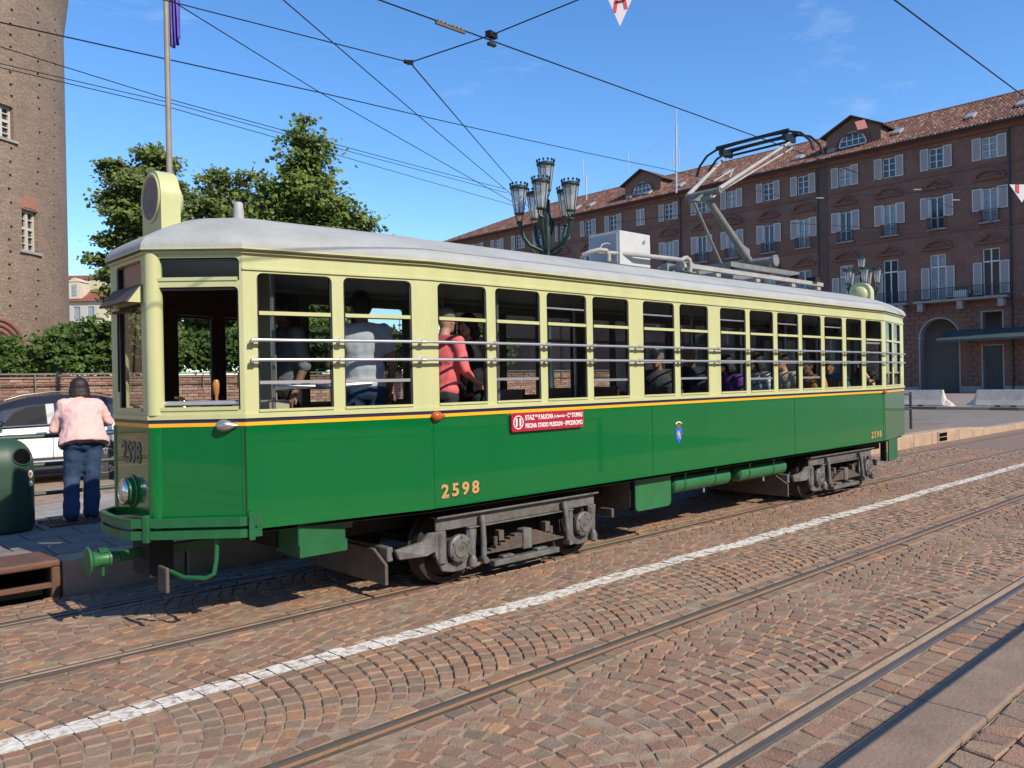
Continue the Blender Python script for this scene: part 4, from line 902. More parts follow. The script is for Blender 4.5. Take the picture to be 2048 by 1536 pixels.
def bogie(cx):
    bg_ = empty('bogie', (0, 0, 0)); bg_.parent = tram; bg_.location = Vector((cx, YC, 0))-tram.location
    wb = 0.80
    for s_ in (-1, 1):
        xa = cx+s_*wb
        MB().cyl((xa, 5.55, 0.335), (xa, 7.40, 0.335), 0.05, n=12).build('axle', M_wheel, bg_, smooth=True)
        for y0, o_ in ((5.70, 1), (7.25, -1)):
            MB().lathe([(0.10, -0.07*o_), (0.12, -0.055*o_), (0.12, -0.03*o_), (0.265, -0.025*o_), (0.275, -0.06*o_), (0.330, -0.058*o_), (0.334, 0.03*o_), (0.352, 0.04*o_), (0.352, 0.058*o_), (0.27, 0.06*o_), (0.10, 0.03*o_)], (xa, y0+0.03*o_, 0.337), (0, 1, 0), 40).build('wheel', M_wheel, bg_, smooth=True)
    for y0, o_ in ((5.56, -1), (7.39, 1)):
        def Q(p): return [(cx+x, y0, z) for x, z in p]
        # top beam, end pedestals
        MB().box(cx-1.02, min(y0, y0+o_*0.025), 0.50, cx+1.02, max(y0, y0+o_*0.025), 0.612).box(cx-1.04, min(y0-0.02*o_, y0+o_*0.075), 0.613, cx+1.04, max(y0-0.02*o_, y0+o_*0.075), 0.632).box(cx-0.68, min(y0, y0+o_*0.06), 0.485, cx+0.68, max(y0, y0+o_*0.06), 0.499).build('side_frame', M_bogie, bg_, bevel=0.005)
        for s_ in (-1, 1):
            xa = s_*wb
            pts = [(xa-0.235, 0.50), (xa-0.235, 0.30), (xa-0.16, 0.155), (xa-0.05, 0.13), (xa+0.05, 0.13), (xa+0.16, 0.155), (xa+0.21, 0.26), (xa+0.235, 0.50), (xa+0.12, 0.50), (xa+0.10, 0.22), (xa-0.10, 0.22), (xa-0.12, 0.50)]
            MB().prism(Q(pts)[::-o_], (0, o_*0.035, 0)).build('pedestal', M_bogie, bg_, bevel=0.006)
            for e in (-1, 1): MB().cyl((cx+xa+e*0.165, y0+o_*0.02, 0.23), (cx+xa+e*0.165, y0+o_*0.02, 0.48), 0.045, n=14).build('guide', M_bogie, bg_, smooth=True)
            ab = MB().lathe([(0.10, 0), (0.12, 0.02), (0.122, 0.055), (0.108, 0.066), (0.085, 0.068), (0.078, 0.078), (0.055, 0.079), (0.05, 0.072), (0.001, 0.072)], (cx+xa, y0+o_*0.03, 0.337), (0, o_, 0), 26).build('axle_box', M_bogie, bg_, smooth=True)
            if o_ < 0:
                for t in range(6): MB().cyl((cx+xa+0.10*math.cos(t*1.047+0.5), y0-0.09, 0.337+0.10*math.sin(t*1.047+0.5)), (cx+xa+0.10*math.cos(t*1.047+0.5), y0-0.106, 0.337+0.10*math.sin(t*1.047+0.5)), 0.012, n=6)
                text_mesh('cast_letters', 'RIV', 0.062, M_bogie, bg_, (cx+xa, y0-0.103, 0.337), face_rot((1, 0, 0)), 0.004, 0.001, 0.9)
                q = MB()
                for t in range(6): q.cyl((cx+xa+0.101*math.cos(t*1.047+0.5), y0-0.088, 0.337+0.101*math.sin(t*1.047+0.5)), (cx+xa+0.101*math.cos(t*1.047+0.5), y0-0.108, 0.337+0.101*math.sin(t*1.047+0.5)), 0.012, n=6)
                q.build('bolts', M_bogie, bg_)['kind'] = 'stuff'
            MB().lathe([(0.02, 0), (0.04, 0.02), (0.042, 0.07), (0.03, 0.10), (0.018, 0.12)], (cx+xa+0.145, y0+o_*0.07, 0.14), (0, 0, 1), 14).build('oil_cup', M_bogie, bg_, smooth=True)
        # leaf spring
        ls = None
        for k in range(7):
            hw = 0.50-0.058*k; z = 0.235+0.019*k
            if k == 0: ls = MB().prism([(cx-hw, y0+o_*0.005, z+0.005), (cx, y0+o_*0.005, z), (cx+hw, y0+o_*0.005, z+0.005), (cx+hw, y0+o_*0.005, z+0.018), (cx, y0+o_*0.005, z+0.015), (cx-hw, y0+o_*0.005, z+0.018)], (0, o_*0.075, 0)).build('leaf_spring', M_bogie2, bg_)
            else: MB().box(cx-hw, min(y0+o_*0.007, y0+o_*0.078), z, cx+hw, max(y0+o_*0.007, y0+o_*0.078), z+0.015).build('spring_leaf', M_bogie2, bg_)
        MB().box(cx-0.055, min(y0, y0+o_*0.095), 0.215, cx+0.055, max(y0, y0+o_*0.095), 0.40).build('spring_buckle', M_bogie, bg_, bevel=0.006)
        for s_ in (-1, 1):
            MB().tube([(cx+s_*0.53, y0+o_*0.055, 0.585), (cx+s_*0.535, y0+o_*0.075, 0.50), (cx+s_*0.54, y0+o_*0.09, 0.35), (cx+s_*0.55, y0+o_*0.095, 0.215)], [0.03, 0.026, 0.026, 0.028], 10).cyl((cx+s_*0.55, y0+o_*0.05, 0.20), (cx+s_*0.55, y0+o_*0.135, 0.20), 0.03, n=12).build('swing_link', M_bogie, bg_, smooth=True)
            MB().box(cx+s_*0.30-0.03, min(y0, y0+o_*0.06), 0.33, cx+s_*0.30+0.03, max(y0, y0+o_*0.06), 0.42).cyl((cx+s_*0.36, y0+o_*0.04, 0.3), (cx+s_*0.36, y0+o_*0.04, 0.37), 0.02, n=8).build('spring_stop', M_bogie2, bg_)
        MB().box(cx-0.42, min(y0+o_*0.02, y0+o_*0.10), 0.115, cx+0.42, max(y0+o_*0.02, y0+o_*0.10), 0.165).box(cx-0.30, min(y0, y0+o_*0.08), 0.166, cx-0.16, max(y0, y0+o_*0.08), 0.19).box(cx+0.14, min(y0, y0+o_*0.08), 0.166, cx+0.28, max(y0, y0+o_*0.08), 0.19).build('track_brake', M_bogie, bg_, bevel=0.006)
        # curved end bumper of the bogie frame and the wooden life guard
        MB().prism([(cx-1.03, y0+o_*0.04, 0.50), (cx-1.03, y0+o_*0.04, 0.34), (cx-1.12, y0+o_*0.03, 0.31), (cx-1.38, y0+o_*0.0, 0.315), (cx-1.42, y0, 0.40), (cx-1.30, y0, 0.415), (cx-1.15, y0, 0.43), (cx-1.09, y0+o_*0.02, 0.50)][::-o_], (0, -o_*0.04, 0)).build('frame_horn', M_bogie, bg_, bevel=0.006)
    MB().box(cx-1.46, 5.62, 0.30, cx-1.40, 7.33, 0.42).build('end_beam', M_bogie, bg_, bevel=0.01); MB().box(cx+1.40, 5.62, 0.30, cx+1.44, 7.33, 0.40).build('end_beam', M_bogie, bg_, bevel=0.01)
    MB().prism([(cx-1.47, 5.60, 0.12), (cx-1.47, 5.60, 0.29), (cx-1.47, 5.78, 0.40), (cx-1.47, 7.17, 0.40), (cx-1.47, 7.35, 0.29), (cx-1.47, 7.35, 0.12)][::-1], (-0.03, 0, 0)).build('life_guard', M_bogie2, bg_, bevel=0.004)
    MB().box(cx-0.5, 5.8, 0.25, cx+0.5, 7.15, 0.62).build('bolster', M_under, bg_)
bogie(5.28); bogie(11.88)
# ---- on the roof
for x_, o_ in ((2.29, 1), (14.87, -1)):
    pts = [(YC+0.20*math.cos(R(t)), 3.235+0.215*math.sin(R(t))) for t in range(-6, 187, 8)]; pts = pts+[(YC-0.20, 2.80), (YC+0.20, 2.80)]
    sg_ = MB().prism([(x_, y, z) for y, z in pts][::-o_], (o_*0.145, 0, 0)).build('roof_sign', M_cream, tram, smooth=True, angle=40)
    MB().lathe([(0.186, 0.001), (0.192, -0.006*1), (0.186, -0.014), (0.170, -0.014), (0.164, -0.004)], (x_, YC, 3.235), (o_, 0, 0), 36).build('sign_rim', M_cream, sg_, smooth=True)
    MB().lathe([(0.168, 0.0), (0.168, -0.006), (0.001, -0.0075)], (x_, YC, 3.235), (o_, 0, 0), 36).build('sign_glass', mat('sign_glass_%d' % o_, (0.24, 0.185, 0.155), 0.6, col2=(0.16, 0.12, 0.10), vs=9, spec=0.2), sg_, smooth=True)
    MB().ell((x_+o_*0.145, YC, 3.225), (0.085, 0.15, 0.15), 20, 12).build('sign_bulge', M_cream, sg_, smooth=True)
MB().lathe([(0.055, 0), (0.056, 0.022), (0.047, 0.026), (0.043, 0.10), (0.037, 0.165), (0.03, 0.175), (0.001, 0.178)], (2.99, YC, 3.125), (0, 0, 1), 20).build('roof_vent', mat('vent_grey', (0.36, 0.34, 0.35), 0.6), tram, smooth=True)
bx_ = MB().box(7.36, 6.0, 3.10, 7.93, 6.48, 3.495).build('roof_box', mat('box_grey', (0.50, 0.51, 0.51), 0.5, col2=(0.44, 0.45, 0.45), vs=8), tram, bevel=0.006)
MB().cyl((7.80, 5.998, 3.40), (7.80, 5.985, 3.40), 0.022, n=14).build('plug', M_silver, bx_)
MB().box(7.345, 6.03, 3.13, 7.358, 6.45, 3.47).build('door', mat('box_door', (0.30, 0.34, 0.38), 0.5), bx_, bevel=0.004)
M_pan = mat('pantograph_paint', (0.20, 0.215, 0.205), 0.5, col2=(0.14, 0.145, 0.135), vs=9)
M_pip = mat('conduit_grey', (0.37, 0.37, 0.355), 0.55, col2=(0.27, 0.25, 0.225), vs=7)
loop = [(7.18, 6.02, 3.12), (7.18, 6.02, 3.19), (7.14, 6.02, 3.24), (7.06, 6.06, 3.245), (6.98, 6.12, 3.22), (6.95, 6.2, 3.19), (6.99, 6.24, 3.20), (7.08, 6.2, 3.245), (7.2, 6.12, 3.235), (7.6, 5.93, 3.22), (8.3, 5.92, 3.235), (8.46, 5.92, 3.235), (8.5, 5.92, 3.26), (8.56, 5.92, 3.275), (8.62, 5.92, 3.25), (8.64, 5.92, 3.20), (8.63, 5.92, 3.10)]
MB().tube(loop, 0.026, 10).build('cable_conduit', M_pip, tram, smooth=True)
MB().tube([(7.12, 6.1, 3.26), (7.16, 6.1, 3.32), (7.25, 6.1, 3.345), (7.3, 6.1, 3.34)], 0.008, 6).build('cable', M_pip, tram, smooth=True)
pn = empty('pantograph', (0, 0, 0)); pn.parent = tram; pn.location = Vector((10.4, YC, 3.1))-tram.location
MB().box(8.55, 5.95, 3.16, 12.25, 6.01, 3.215).build('base_rail', M_pip, pn); MB().box(8.55, 6.94, 3.16, 12.25, 7.0, 3.215).build('base_rail', M_pip, pn)
for x_ in (9.3, 10.3, 11.3, 12.1): MB().box(x_, 5.97, 3.10, x_+0.1, 6.98, 3.158).build('base_foot', M_pip, pn)
fm = MB(); 
for y_ in (6.12, 6.83): fm.box(9.85, y_-0.03, 3.29, 11.75, y_+0.03, 3.36)
for x_ in (9.85, 10.7, 11.69): fm.box(x_, 6.151, 3.295, x_+0.06, 6.80, 3.355)
fm.build('base_frame', M_pan, pn)
for x_ in (9.95, 11.6):
    for y_ in (6.12, 6.83): MB().lathe([(0.03, 0), (0.05, 0.01), (0.032, 0.02), (0.05, 0.035), (0.032, 0.045), (0.05, 0.058), (0.03, 0.07)], (x_, y_, 3.217), (0, 0, 1), 12).build('insulator', mat('insulator_%d_%d' % (x_*10, y_*10), (0.07, 0.035, 0.03), 0.3), pn, smooth=True)
MB().cyl((11.0, 6.08, 3.47), (11.0, 6.88, 3.47), 0.065, n=16).cyl((11.0, 6.05, 3.47), (11.0, 6.08, 3.47), 0.085, n=16).build('torsion_tube', M_pan, pn, smooth=True)
for y_ in (6.12, 6.83): MB().prism([(10.93, y_-0.012, 3.36), (11.07, y_-0.012, 3.36), (11.03, y_-0.012, 3.47), (10.97, y_-0.012, 3.47)], (0, 0.024, 0)).build('bearing', M_pip, pn)
MB().tube([(10.98, YC, 3.50), (9.82, YC, 4.34)], [0.058, 0.048], 14).build('lower_arm', M_pan, pn, smooth=True)
MB().prism([(10.98, YC-0.01, 3.52), (10.62, YC-0.01, 3.79), (10.98, YC-0.01, 3.68)], (0, 0.02, 0)).build('gusset', M_pan, pn)
MB().tube([(10.28, YC+0.02, 3.36), (9.60, YC+0.02, 4.20)], 0.020, 10).build('control_rod', M_pan, pn, smooth=True)
MB().cyl((9.80, 6.20, 4.35), (9.80, 6.76, 4.35), 0.042, n=14).box(9.70, 6.30, 4.24, 9.76, 6.66, 4.29).prism([(9.66, YC-0.02, 4.22), (9.84, YC-0.02, 4.30), (9.80, YC-0.02, 4.36), (9.56, YC-0.02, 4.22)], (0, 0.04, 0)).build('knuckle', M_pan, pn, smooth=True)
for ya, yb_ in ((6.22, 5.93), (6.74, 7.02)): MB().tube([(9.80, ya, 4.37), (11.22, yb_, 5.20)], [0.034, 0.022], 12).build('upper_arm', M_pip, pn, smooth=True)
MB().tube([(9.72, 6.28, 4.25), (9.95, 6.22, 4.40), (11.25, 5.90, 5.12)], 0.014, 8).build('guide_rod', M_pip, pn, smooth=True)
MB().tube([(10.20, 6.56, 4.60), (10.6, YC, 4.83), (10.25, 6.34, 4.62)], 0.012, 8).build('cross_stay', M_pip, pn, smooth=True)
M_coll = mat('collector_black', (0.03, 0.03, 0.032), 0.45, 0.5)
for x_ in (11.10, 11.38):
    MB().tube([(x_, 7.46, 4.98), (x_, 7.40, 5.13), (x_, 7.26, 5.27), (x_, 7.1, 5.325), (x_, YC, 5.355), (x_, 5.85, 5.325), (x_, 5.69, 5.27), (x_, 5.55, 5.13), (x_, 5.50, 4.98)], 0.018, 8).box(x_-0.03, 5.87, 5.335, x_+0.03, 7.08, 5.372).build('collector_strip', M_coll, pn, smooth=True)
MB().cyl((11.22, 5.93, 5.22), (11.22, 7.02, 5.22), 0.018, n=10).box(11.08, 5.92, 5.23, 11.40, 5.97, 5.33).box(11.08, 6.98, 5.23, 11.40, 7.03, 5.33).build('collector_head', M_coll, pn)
MB().box(11.55, 6.0, 3.217, 11.75, 6.10, 3.30).box(11.9, 5.9, 3.217, 12.05, 6.05, 3.28).lathe([(0.03, 0), (0.04, 0.02), (0.02, 0.05), (0.03, 0.09), (0.012, 0.14)], (12.1, 6.3, 3.22), (0, 0, 1), 10).build('base_fittings', M_coll, pn)['kind'] = 'stuff'
MB().cyl((9.1, 6.2, 3.26), (9.1, 6.75, 3.26), 0.04, n=10).box(9.02, 6.3, 3.2, 9.2, 6.4, 3.32).box(9.02, 6.55, 3.2, 9.2, 6.65, 3.32).build('catch', M_pan, pn)
# ---- inside
M_pole = mat('grab_pole', (0.40, 0.40, 0.41), 0.3, 0.8)
for x_, y_ in ((2.93, 5.80), (5.02, 5.55), (5.62, 5.55), (6.78, 6.2), (4.35, 7.1), (5.7, 7.2), (9.2, 6.3), (11.7, 6.3)): MB().cyl((x_, y_, 0.8), (x_, y_, 2.73), 0.017, n=10).build('grab_pole', M_pole, tram, smooth=True)
st = MB().box(0, 0, 0.43, 0.40, 0.46, 0.47).prism([(0.40, 0, 0.43), (0.44, 0, 0.43), (0.50, 0, 0.88), (0.47, 0, 0.88)], (0, 0.46, 0)).box(0.05, 0.05, 0, 0.35, 0.41, 0.43)
s0 = None
for x_ in (6.2, 7.05, 7.9, 8.75, 9.6, 10.45, 11.3, 12.15, 12.95):
    for y_ in (5.50, 6.93):
        if s0 is None: s0 = st.build('seat', M_wood, None); s0.parent = tram
        c = s0 if x_ == 6.2 and y_ == 5.50 else inst(s0, tram)
        c.location = Vector((x_, y_, 0.80))-tram.location
MB().box(2.95, 5.90, 0.8, 3.12, 6.20, 1.66).build('cabinet', mat('cabinet_cream', (0.50, 0.45, 0.30), 0.5), tram, bevel=0.01)
MB().box(3.15, 6.25, 1.0, 3.19, 6.75, 2.70).build('partition', mat('partition_beige', (0.24, 0.215, 0.165), 0.6), tram)
MB().tube([(2.93, 5.80, 1.76), (3.4, 5.75, 1.76), (3.75, 5.7, 1.78)], 0.02, 8).build('inner_rail', M_pole, tram, smooth=True)
kb = MB().box(2.32, 6.2, 0.8, 2.55, 6.75, 1.62).build('controller', M_wood, tram, bevel=0.02)
MB().cyl((2.42, 6.25, 1.62), (2.42, 6.25, 1.68), 0.04, 0.02, n=14).bar((2.42, 6.25, 1.685), (2.30, 6.08, 1.70), 0.025, 0.018).build('brass_handle', M_brass, kb, smooth=True)
MB().lathe([(0.012, 0), (0.012, 0.05), (0.022, 0.08), (0.028, 0.14), (0.018, 0.17), (0.001, 0.175)], (2.56, 5.98, 1.655), (0, 0, 1), 14).build('wooden_knob', M_woodl, kb, smooth=True); MB().box(2.46, 5.93, 1.60, 2.66, 6.03, 1.655).build('brake_stand', M_under, kb)
p0, p1 = on_seg(0, 0.07, 1.655, -0.06), on_seg(0, 0.65, 1.655, -0.06); MB().cyl(p0, p1, 0.020, n=12).build('cab_bar', M_silver, tram, smooth=True)
# ================================================================ BRICK TOWER ON THE LEFT
TC = Vector((4.75, 49.6, 0)); TR = 8.0
M_tow = brick_mat('tower_brick', ((0.295, 0.212, 0.15), (0.205, 0.148, 0.108)), (0.25, 0.19, 0.14), 'cyl', 0.36, 0.085, TR, stain=(0.70, 0.68, 0.66), mort=0.014, bump=0.8)
def thit(x, y):
    d = (at(x, y, 1)-CAM); o_ = CAM-TC; a = d.x*d.x+d.y*d.y; b = 2*(o_.x*d.x+o_.y*d.y); c = o_.x**2+o_.y**2-TR*TR
    D_ = b*b-4*a*c; t = (-b-math.sqrt(max(D_, 0)))/(2*a); p = CAM+d*t; return math.atan2(p.y-TC.y, p.x-TC.x), p.z
tw = empty('brick_tower', TC); tag(tw, 'round medieval brick tower at the left edge', 'tower')
hl_ = []
def hole(x0, y0, x1, y1, k):
    a, b = thit(x0, (y0+y1)/2)[0], thit(x1, (y0+y1)/2)[0]; hl_.append((min(a, b), max(a, b), thit((x0+x1)/2, y1)[1], thit((x0+x1)/2, y0)[1], k))
hole(-14, 208, 27, 275, 'win'); hole(44, 421, 76, 503, 'win'); hole(-40, 672, 21, 760, 'door')
for xs, y0, dy in ((23, 20, 25), (79, 18, 25), (111, 40, 24)):
    y = y0
    while y < 690:
        if not (xs < 60 and (195 < y < 285 or y > 630)) and not (60 < xs < 90 and 385 < y < 520):
            w_ = 2.6 if xs < 60 else (2.4 if xs < 90 else 1.4); xx = xs-(y-20)*0.006+random.uniform(-3, 3)*(1 if xs < 100 else 0.4); hole(xx-w_, y-2.6, xx+w_, y+2.6, 'put')
        y += dy+random.uniform(-3, 3)+(dy if random.random() < 0.12 else 0)
angs = sorted({*[R(-180+3*k) for k in range(121)], *[h[0] for h in hl_], *[h[1] for h in hl_]})
zt_ = thit(125, 62)[1]
zs_ = sorted({0.0, zt_, *[h[2] for h in hl_ if h[2] > 0], *[h[3] for h in hl_]}); zs_ = [z for z in zs_ if z <= zt_]
b = MB(); P_ = lambda a, z, r=TR: (TC.x+r*math.cos(a), TC.y+r*math.sin(a), z)
for i in range(len(angs)-1):
    for j in range(len(zs_)-1):
        ca, cz = (angs[i]+angs[i+1])/2, (zs_[j]+zs_[j+1])/2
        if any(h[0] < ca < h[1] and h[2] < cz < h[3] for h in hl_): continue
        b.add([P_(angs[i], zs_[j]), P_(angs[i+1], zs_[j]), P_(angs[i+1], zs_[j+1]), P_(angs[i], zs_[j+1])], [(0, 1, 2, 3)])
dk = MB()
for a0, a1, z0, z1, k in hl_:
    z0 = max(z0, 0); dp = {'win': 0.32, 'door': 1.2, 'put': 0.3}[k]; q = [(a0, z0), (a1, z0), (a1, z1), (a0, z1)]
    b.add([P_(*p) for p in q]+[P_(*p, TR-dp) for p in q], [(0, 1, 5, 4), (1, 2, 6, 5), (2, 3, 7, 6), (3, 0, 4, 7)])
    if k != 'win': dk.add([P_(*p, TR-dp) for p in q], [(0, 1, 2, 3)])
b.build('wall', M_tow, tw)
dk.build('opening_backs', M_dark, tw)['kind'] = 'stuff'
b = MB().lathe([(TR, zt_), (TR+0.02, zt_+0.2), (TR+0.16, zt_+1.2), (TR+0.30, zt_+2.4), (TR+0.30, zt_+9), (TR-2, zt_+9)], TC, (0, 0, 1), 96); b.build('parapet', M_tow, tw)
for a0, a1, z0, z1, k in hl_[:2]:
    f = MB(); r0, r1 = TR-0.30, TR-0.20; t = 0.10/TR
    def seg_(aa, ab, za, zb_): f.add([P_(aa, za, r0), P_(ab, za, r0), P_(ab, zb_, r0), P_(aa, zb_, r0), P_(aa, za, r1), P_(ab, za, r1), P_(ab, zb_, r1), P_(aa, zb_, r1)], [(0, 3, 2, 1), (4, 5, 6, 7), (0, 1, 5, 4), (1, 2, 6, 5), (2, 3, 7, 6), (3, 0, 4, 7)])
    am = (a0+a1)/2
    seg_(a0, a0+t, z0, z1); seg_(a1-t, a1, z0, z1); seg_(am-t*0.8, am+t*0.8, z0, z1); seg_(a0, a1, z0, z0+0.1); seg_(a0, a1, z1-0.1, z1); zm = z0+(z1-z0)*0.56; seg_(a0, a1, zm-0.06, zm+0.06)
    for q in (0.19, 0.37, 0.78): seg_(a0, a1, z0+(z1-z0)*q-0.022, z0+(z1-z0)*q+0.022)
    wn_ = f.build('window', mat('tower_window_frame_%d' % int(z0), (0.50, 0.46, 0.38), 0.6), tw)
    MB().add([P_(a0, z0, TR-0.31), P_(a1, z0, TR-0.31), P_(a1, z1, TR-0.31), P_(a0, z1, TR-0.31)], [(0, 1, 2, 3)]).build('pane', M_wcur if z0 > 14 else M_wgl, wn_)
    MB().add([P_(a, z, r) for z in (z0-0.12, z0) for a, r in ((a0-0.02, TR-0.25), (a1+0.02, TR-0.25), (a1+0.02, TR+0.12), (a0-0.02, TR+0.12))], [(0, 1, 2, 3)[::-1], (4, 5, 6, 7), (0, 1, 5, 4), (1, 2, 6, 5), (2, 3, 7, 6), (3, 0, 4, 7)]).build('sill', M_stonew, wn_)
a0, a1, z0, z1, k = hl_[1]; f = MB()
for i in range(9):
    t0, t1 = math.pi*(0.14+0.67*i/9), math.pi*(0.14+0.67*(i+1)/9); am, hw = (a0+a1)/2, (a1-a0)*0.67
    q = [(am+hw*math.cos(t), z1-0.15+rr*math.sin(t)) for t, rr in ((t0, 0.25), (t1, 0.25), (t1, 0.85), (t0, 0.85))]
    f.add([P_(*p, TR+0.02) for p in q]+[P_(*p, TR-0.05) for p in q], [(0, 1, 2, 3), (0, 4, 5, 1), (1, 5, 6, 2), (2, 6, 7, 3), (3, 7, 4, 0)])
f.build('relieving_arch', mat('arch_brick_red', (0.34, 0.155, 0.10), 0.9, col2=(0.25, 0.13, 0.09), vs=3, bump=0.5, bs=12), tw)
a0, a1, z0, z1, k = hl_[2]
for n_, rr in enumerate((0.25, 0.55, 0.85)):
    f = MB(); am, hw = (a0+a1)/2, (a1-a0)/2+rr/TR; zc = z1-0.9
    pts = [P_(am-hw, 0, TR+0.02), P_(am-hw, zc, TR+0.02)]+[P_(am-hw*math.cos(t), zc+(1.0+rr*0.8)*math.sin(t), TR+0.02) for t in [math.pi*k_/14 for k_ in range(1, 14)]]+[P_(am+hw, zc, TR+0.02), P_(am+hw, 0, TR+0.02)]
    f.tube(pts, 0.11, 8).build('door_moulding', mat('terracotta_%d' % n_, (0.25, 0.115, 0.08), 0.9, var=0.3, vs=2), tw, smooth=True)

# ================================================================ BRICK PARAPET WITH A RAIL, behind the car
pw_ = empty('parapet_wall', (6, 20, 0)); tag(pw_, 'low weathered brick wall with a thin iron rail behind the white car', 'wall')
MB().box(-6, 20.03, -0.04, 24, 20.5, 2.03).build('mortar_core', mat('old_mortar', (0.34, 0.27, 0.21), 0.95, var=0.3, vs=3, bump=0.3, bs=20), pw_)
MBR = [mat('parapet_brick_%d' % k, c, 0.9, var=0.35, vs=5, bump=0.4, bs=30) for k, c in enumerate([(0.31, 0.165, 0.115), (0.36, 0.215, 0.15), (0.26, 0.15, 0.115), (0.40, 0.26, 0.19)])]
kb_ = [None]*4; rest = MB(); cnt = 0
for r_ in range(24, -1, -1):
    z = 0.06+r_*0.079
    for c_ in range(113):
        x = -5.9+c_*0.262+(0.13 if r_ % 2 else 0); h_ = 20.0+random.uniform(-0.004, 0.012)
        if r_ >= 18 and 2.6 < x < 7.2 and cnt < 300:
            k = random.randrange(4)
            if kb_[k] is None: kb_[k] = MB().box(0, 0, 0, 0.245, 0.1, 0.066).build('brick', MBR[k], None); kb_[k].parent = pw_; c = kb_[k]
            else: c = inst(kb_[k], pw_)
            c.location = Vector((x+random.uniform(-0.006, 0.006), h_, z))-pw_.location; cnt += 1
        else: rest.box(x, h_, z, x+0.245, h_+0.1, z+0.066, random.randrange(4))
o = rest.build('bricks', MBR, pw_); o['kind'] = 'stuff'
MB().box(-6, 19.98, 2.032, 24, 20.55, 2.085).build('coping', mat('coping_brick', (0.33, 0.20, 0.145), 0.9, var=0.3, vs=4), pw_)
M_rl = mat('rail_grey_green', (0.16, 0.17, 0.15), 0.6, var=0.3, vs=4)
MB().box(-6, 19.92, 2.115, 24, 19.955, 2.15).build('top_rail', M_rl, pw_); MB().cyl((-6, 19.94, 1.90), (24, 19.94, 1.90), 0.012, n=6).build('lower_rail', M_steel_rust, pw_)
for k in range(32): MB().box(-5.6+k*0.92, 19.925, 1.78, -5.575+k*0.92, 19.95, 2.115).build('rail_post', M_rl, pw_)

# ================================================================ TREES AND SHRUBS
def leaf_cloud(blobs, n, size, flat=0.45, clump=0.5):
    # leaves gathered in flattish clumps spread through each ellipsoid
    vs_, cols = [], []
    tot = sum(b[3]*b[4]*b[5] for b in blobs)
    for cx, cy, cz, rx, ry, rz in blobs:
        m_ = max(30, int(n*rx*ry*rz/tot)); per = 34; nc = max(2, m_//per)
        for c in range(nc):
            d = rng.normal(size=3); d /= np.linalg.norm(d); rr = rng.uniform(0.35, 1.0)**0.55
            c0 = np.array([cx, cy, cz])+d*rr*np.array([rx, ry, rz]); sh = rng.uniform(0.67, 1.15); w = clump*rng.uniform(0.6, 1.25)
            P = c0+rng.normal(size=(per, 3))*np.array([w, w, w*flat])*0.55
            for p in P:
                nrm = rng.normal(size=3)*0.55+np.array([d[0]*0.35+SUN.x*0.5, d[1]*0.35+SUN.y*0.5, 0.75]); nrm /= np.linalg.norm(nrm)
                t = np.cross(nrm, rng.normal(size=3)); t /= np.linalg.norm(t); s_ = np.cross(nrm, t); L = size*rng.uniform(0.65, 1.3)
                a, e = t*L*0.5, s_*L*0.42
                vs_ += [p-a, p+e-nrm*L*0.10, p+a, p-e-nrm*L*0.10]; k = sh*rng.uniform(0.8, 1.2)
                cols += [(k, k*rng.uniform(0.95, 1.06), k*rng.uniform(0.8, 1.1), 1)]*4
    return vs_, cols
def leaf_mat(name, col, col2):
    m = mat(name, col, 0.5, col2=col2, vs=1.5, attr='stone', spec=0.35)
    n, l = m.node_tree.nodes, m.node_tree.links; p = n['Principled BSDF']; o_ = [q for q in n if q.type == 'OUTPUT_MATERIAL'][0]
    src = p.inputs['Base Color'].links[0].from_socket
    t = n.new('ShaderNodeBsdfTranslucent'); l.new(src, t.inputs['Color']); x = n.new('ShaderNodeMixShader'); x.inputs['Fac'].default_value = 0.42
    l.new(p.outputs[0], x.inputs[1]); l.new(t.outputs[0], x.inputs[2]); l.new(x.outputs[0], o_.inputs['Surface']); return m
M_bark = mat('bark', (0.055, 0.042, 0.032), 0.9, col2=(0.035, 0.027, 0.02), vs=6, bump=0.6, bs=20)
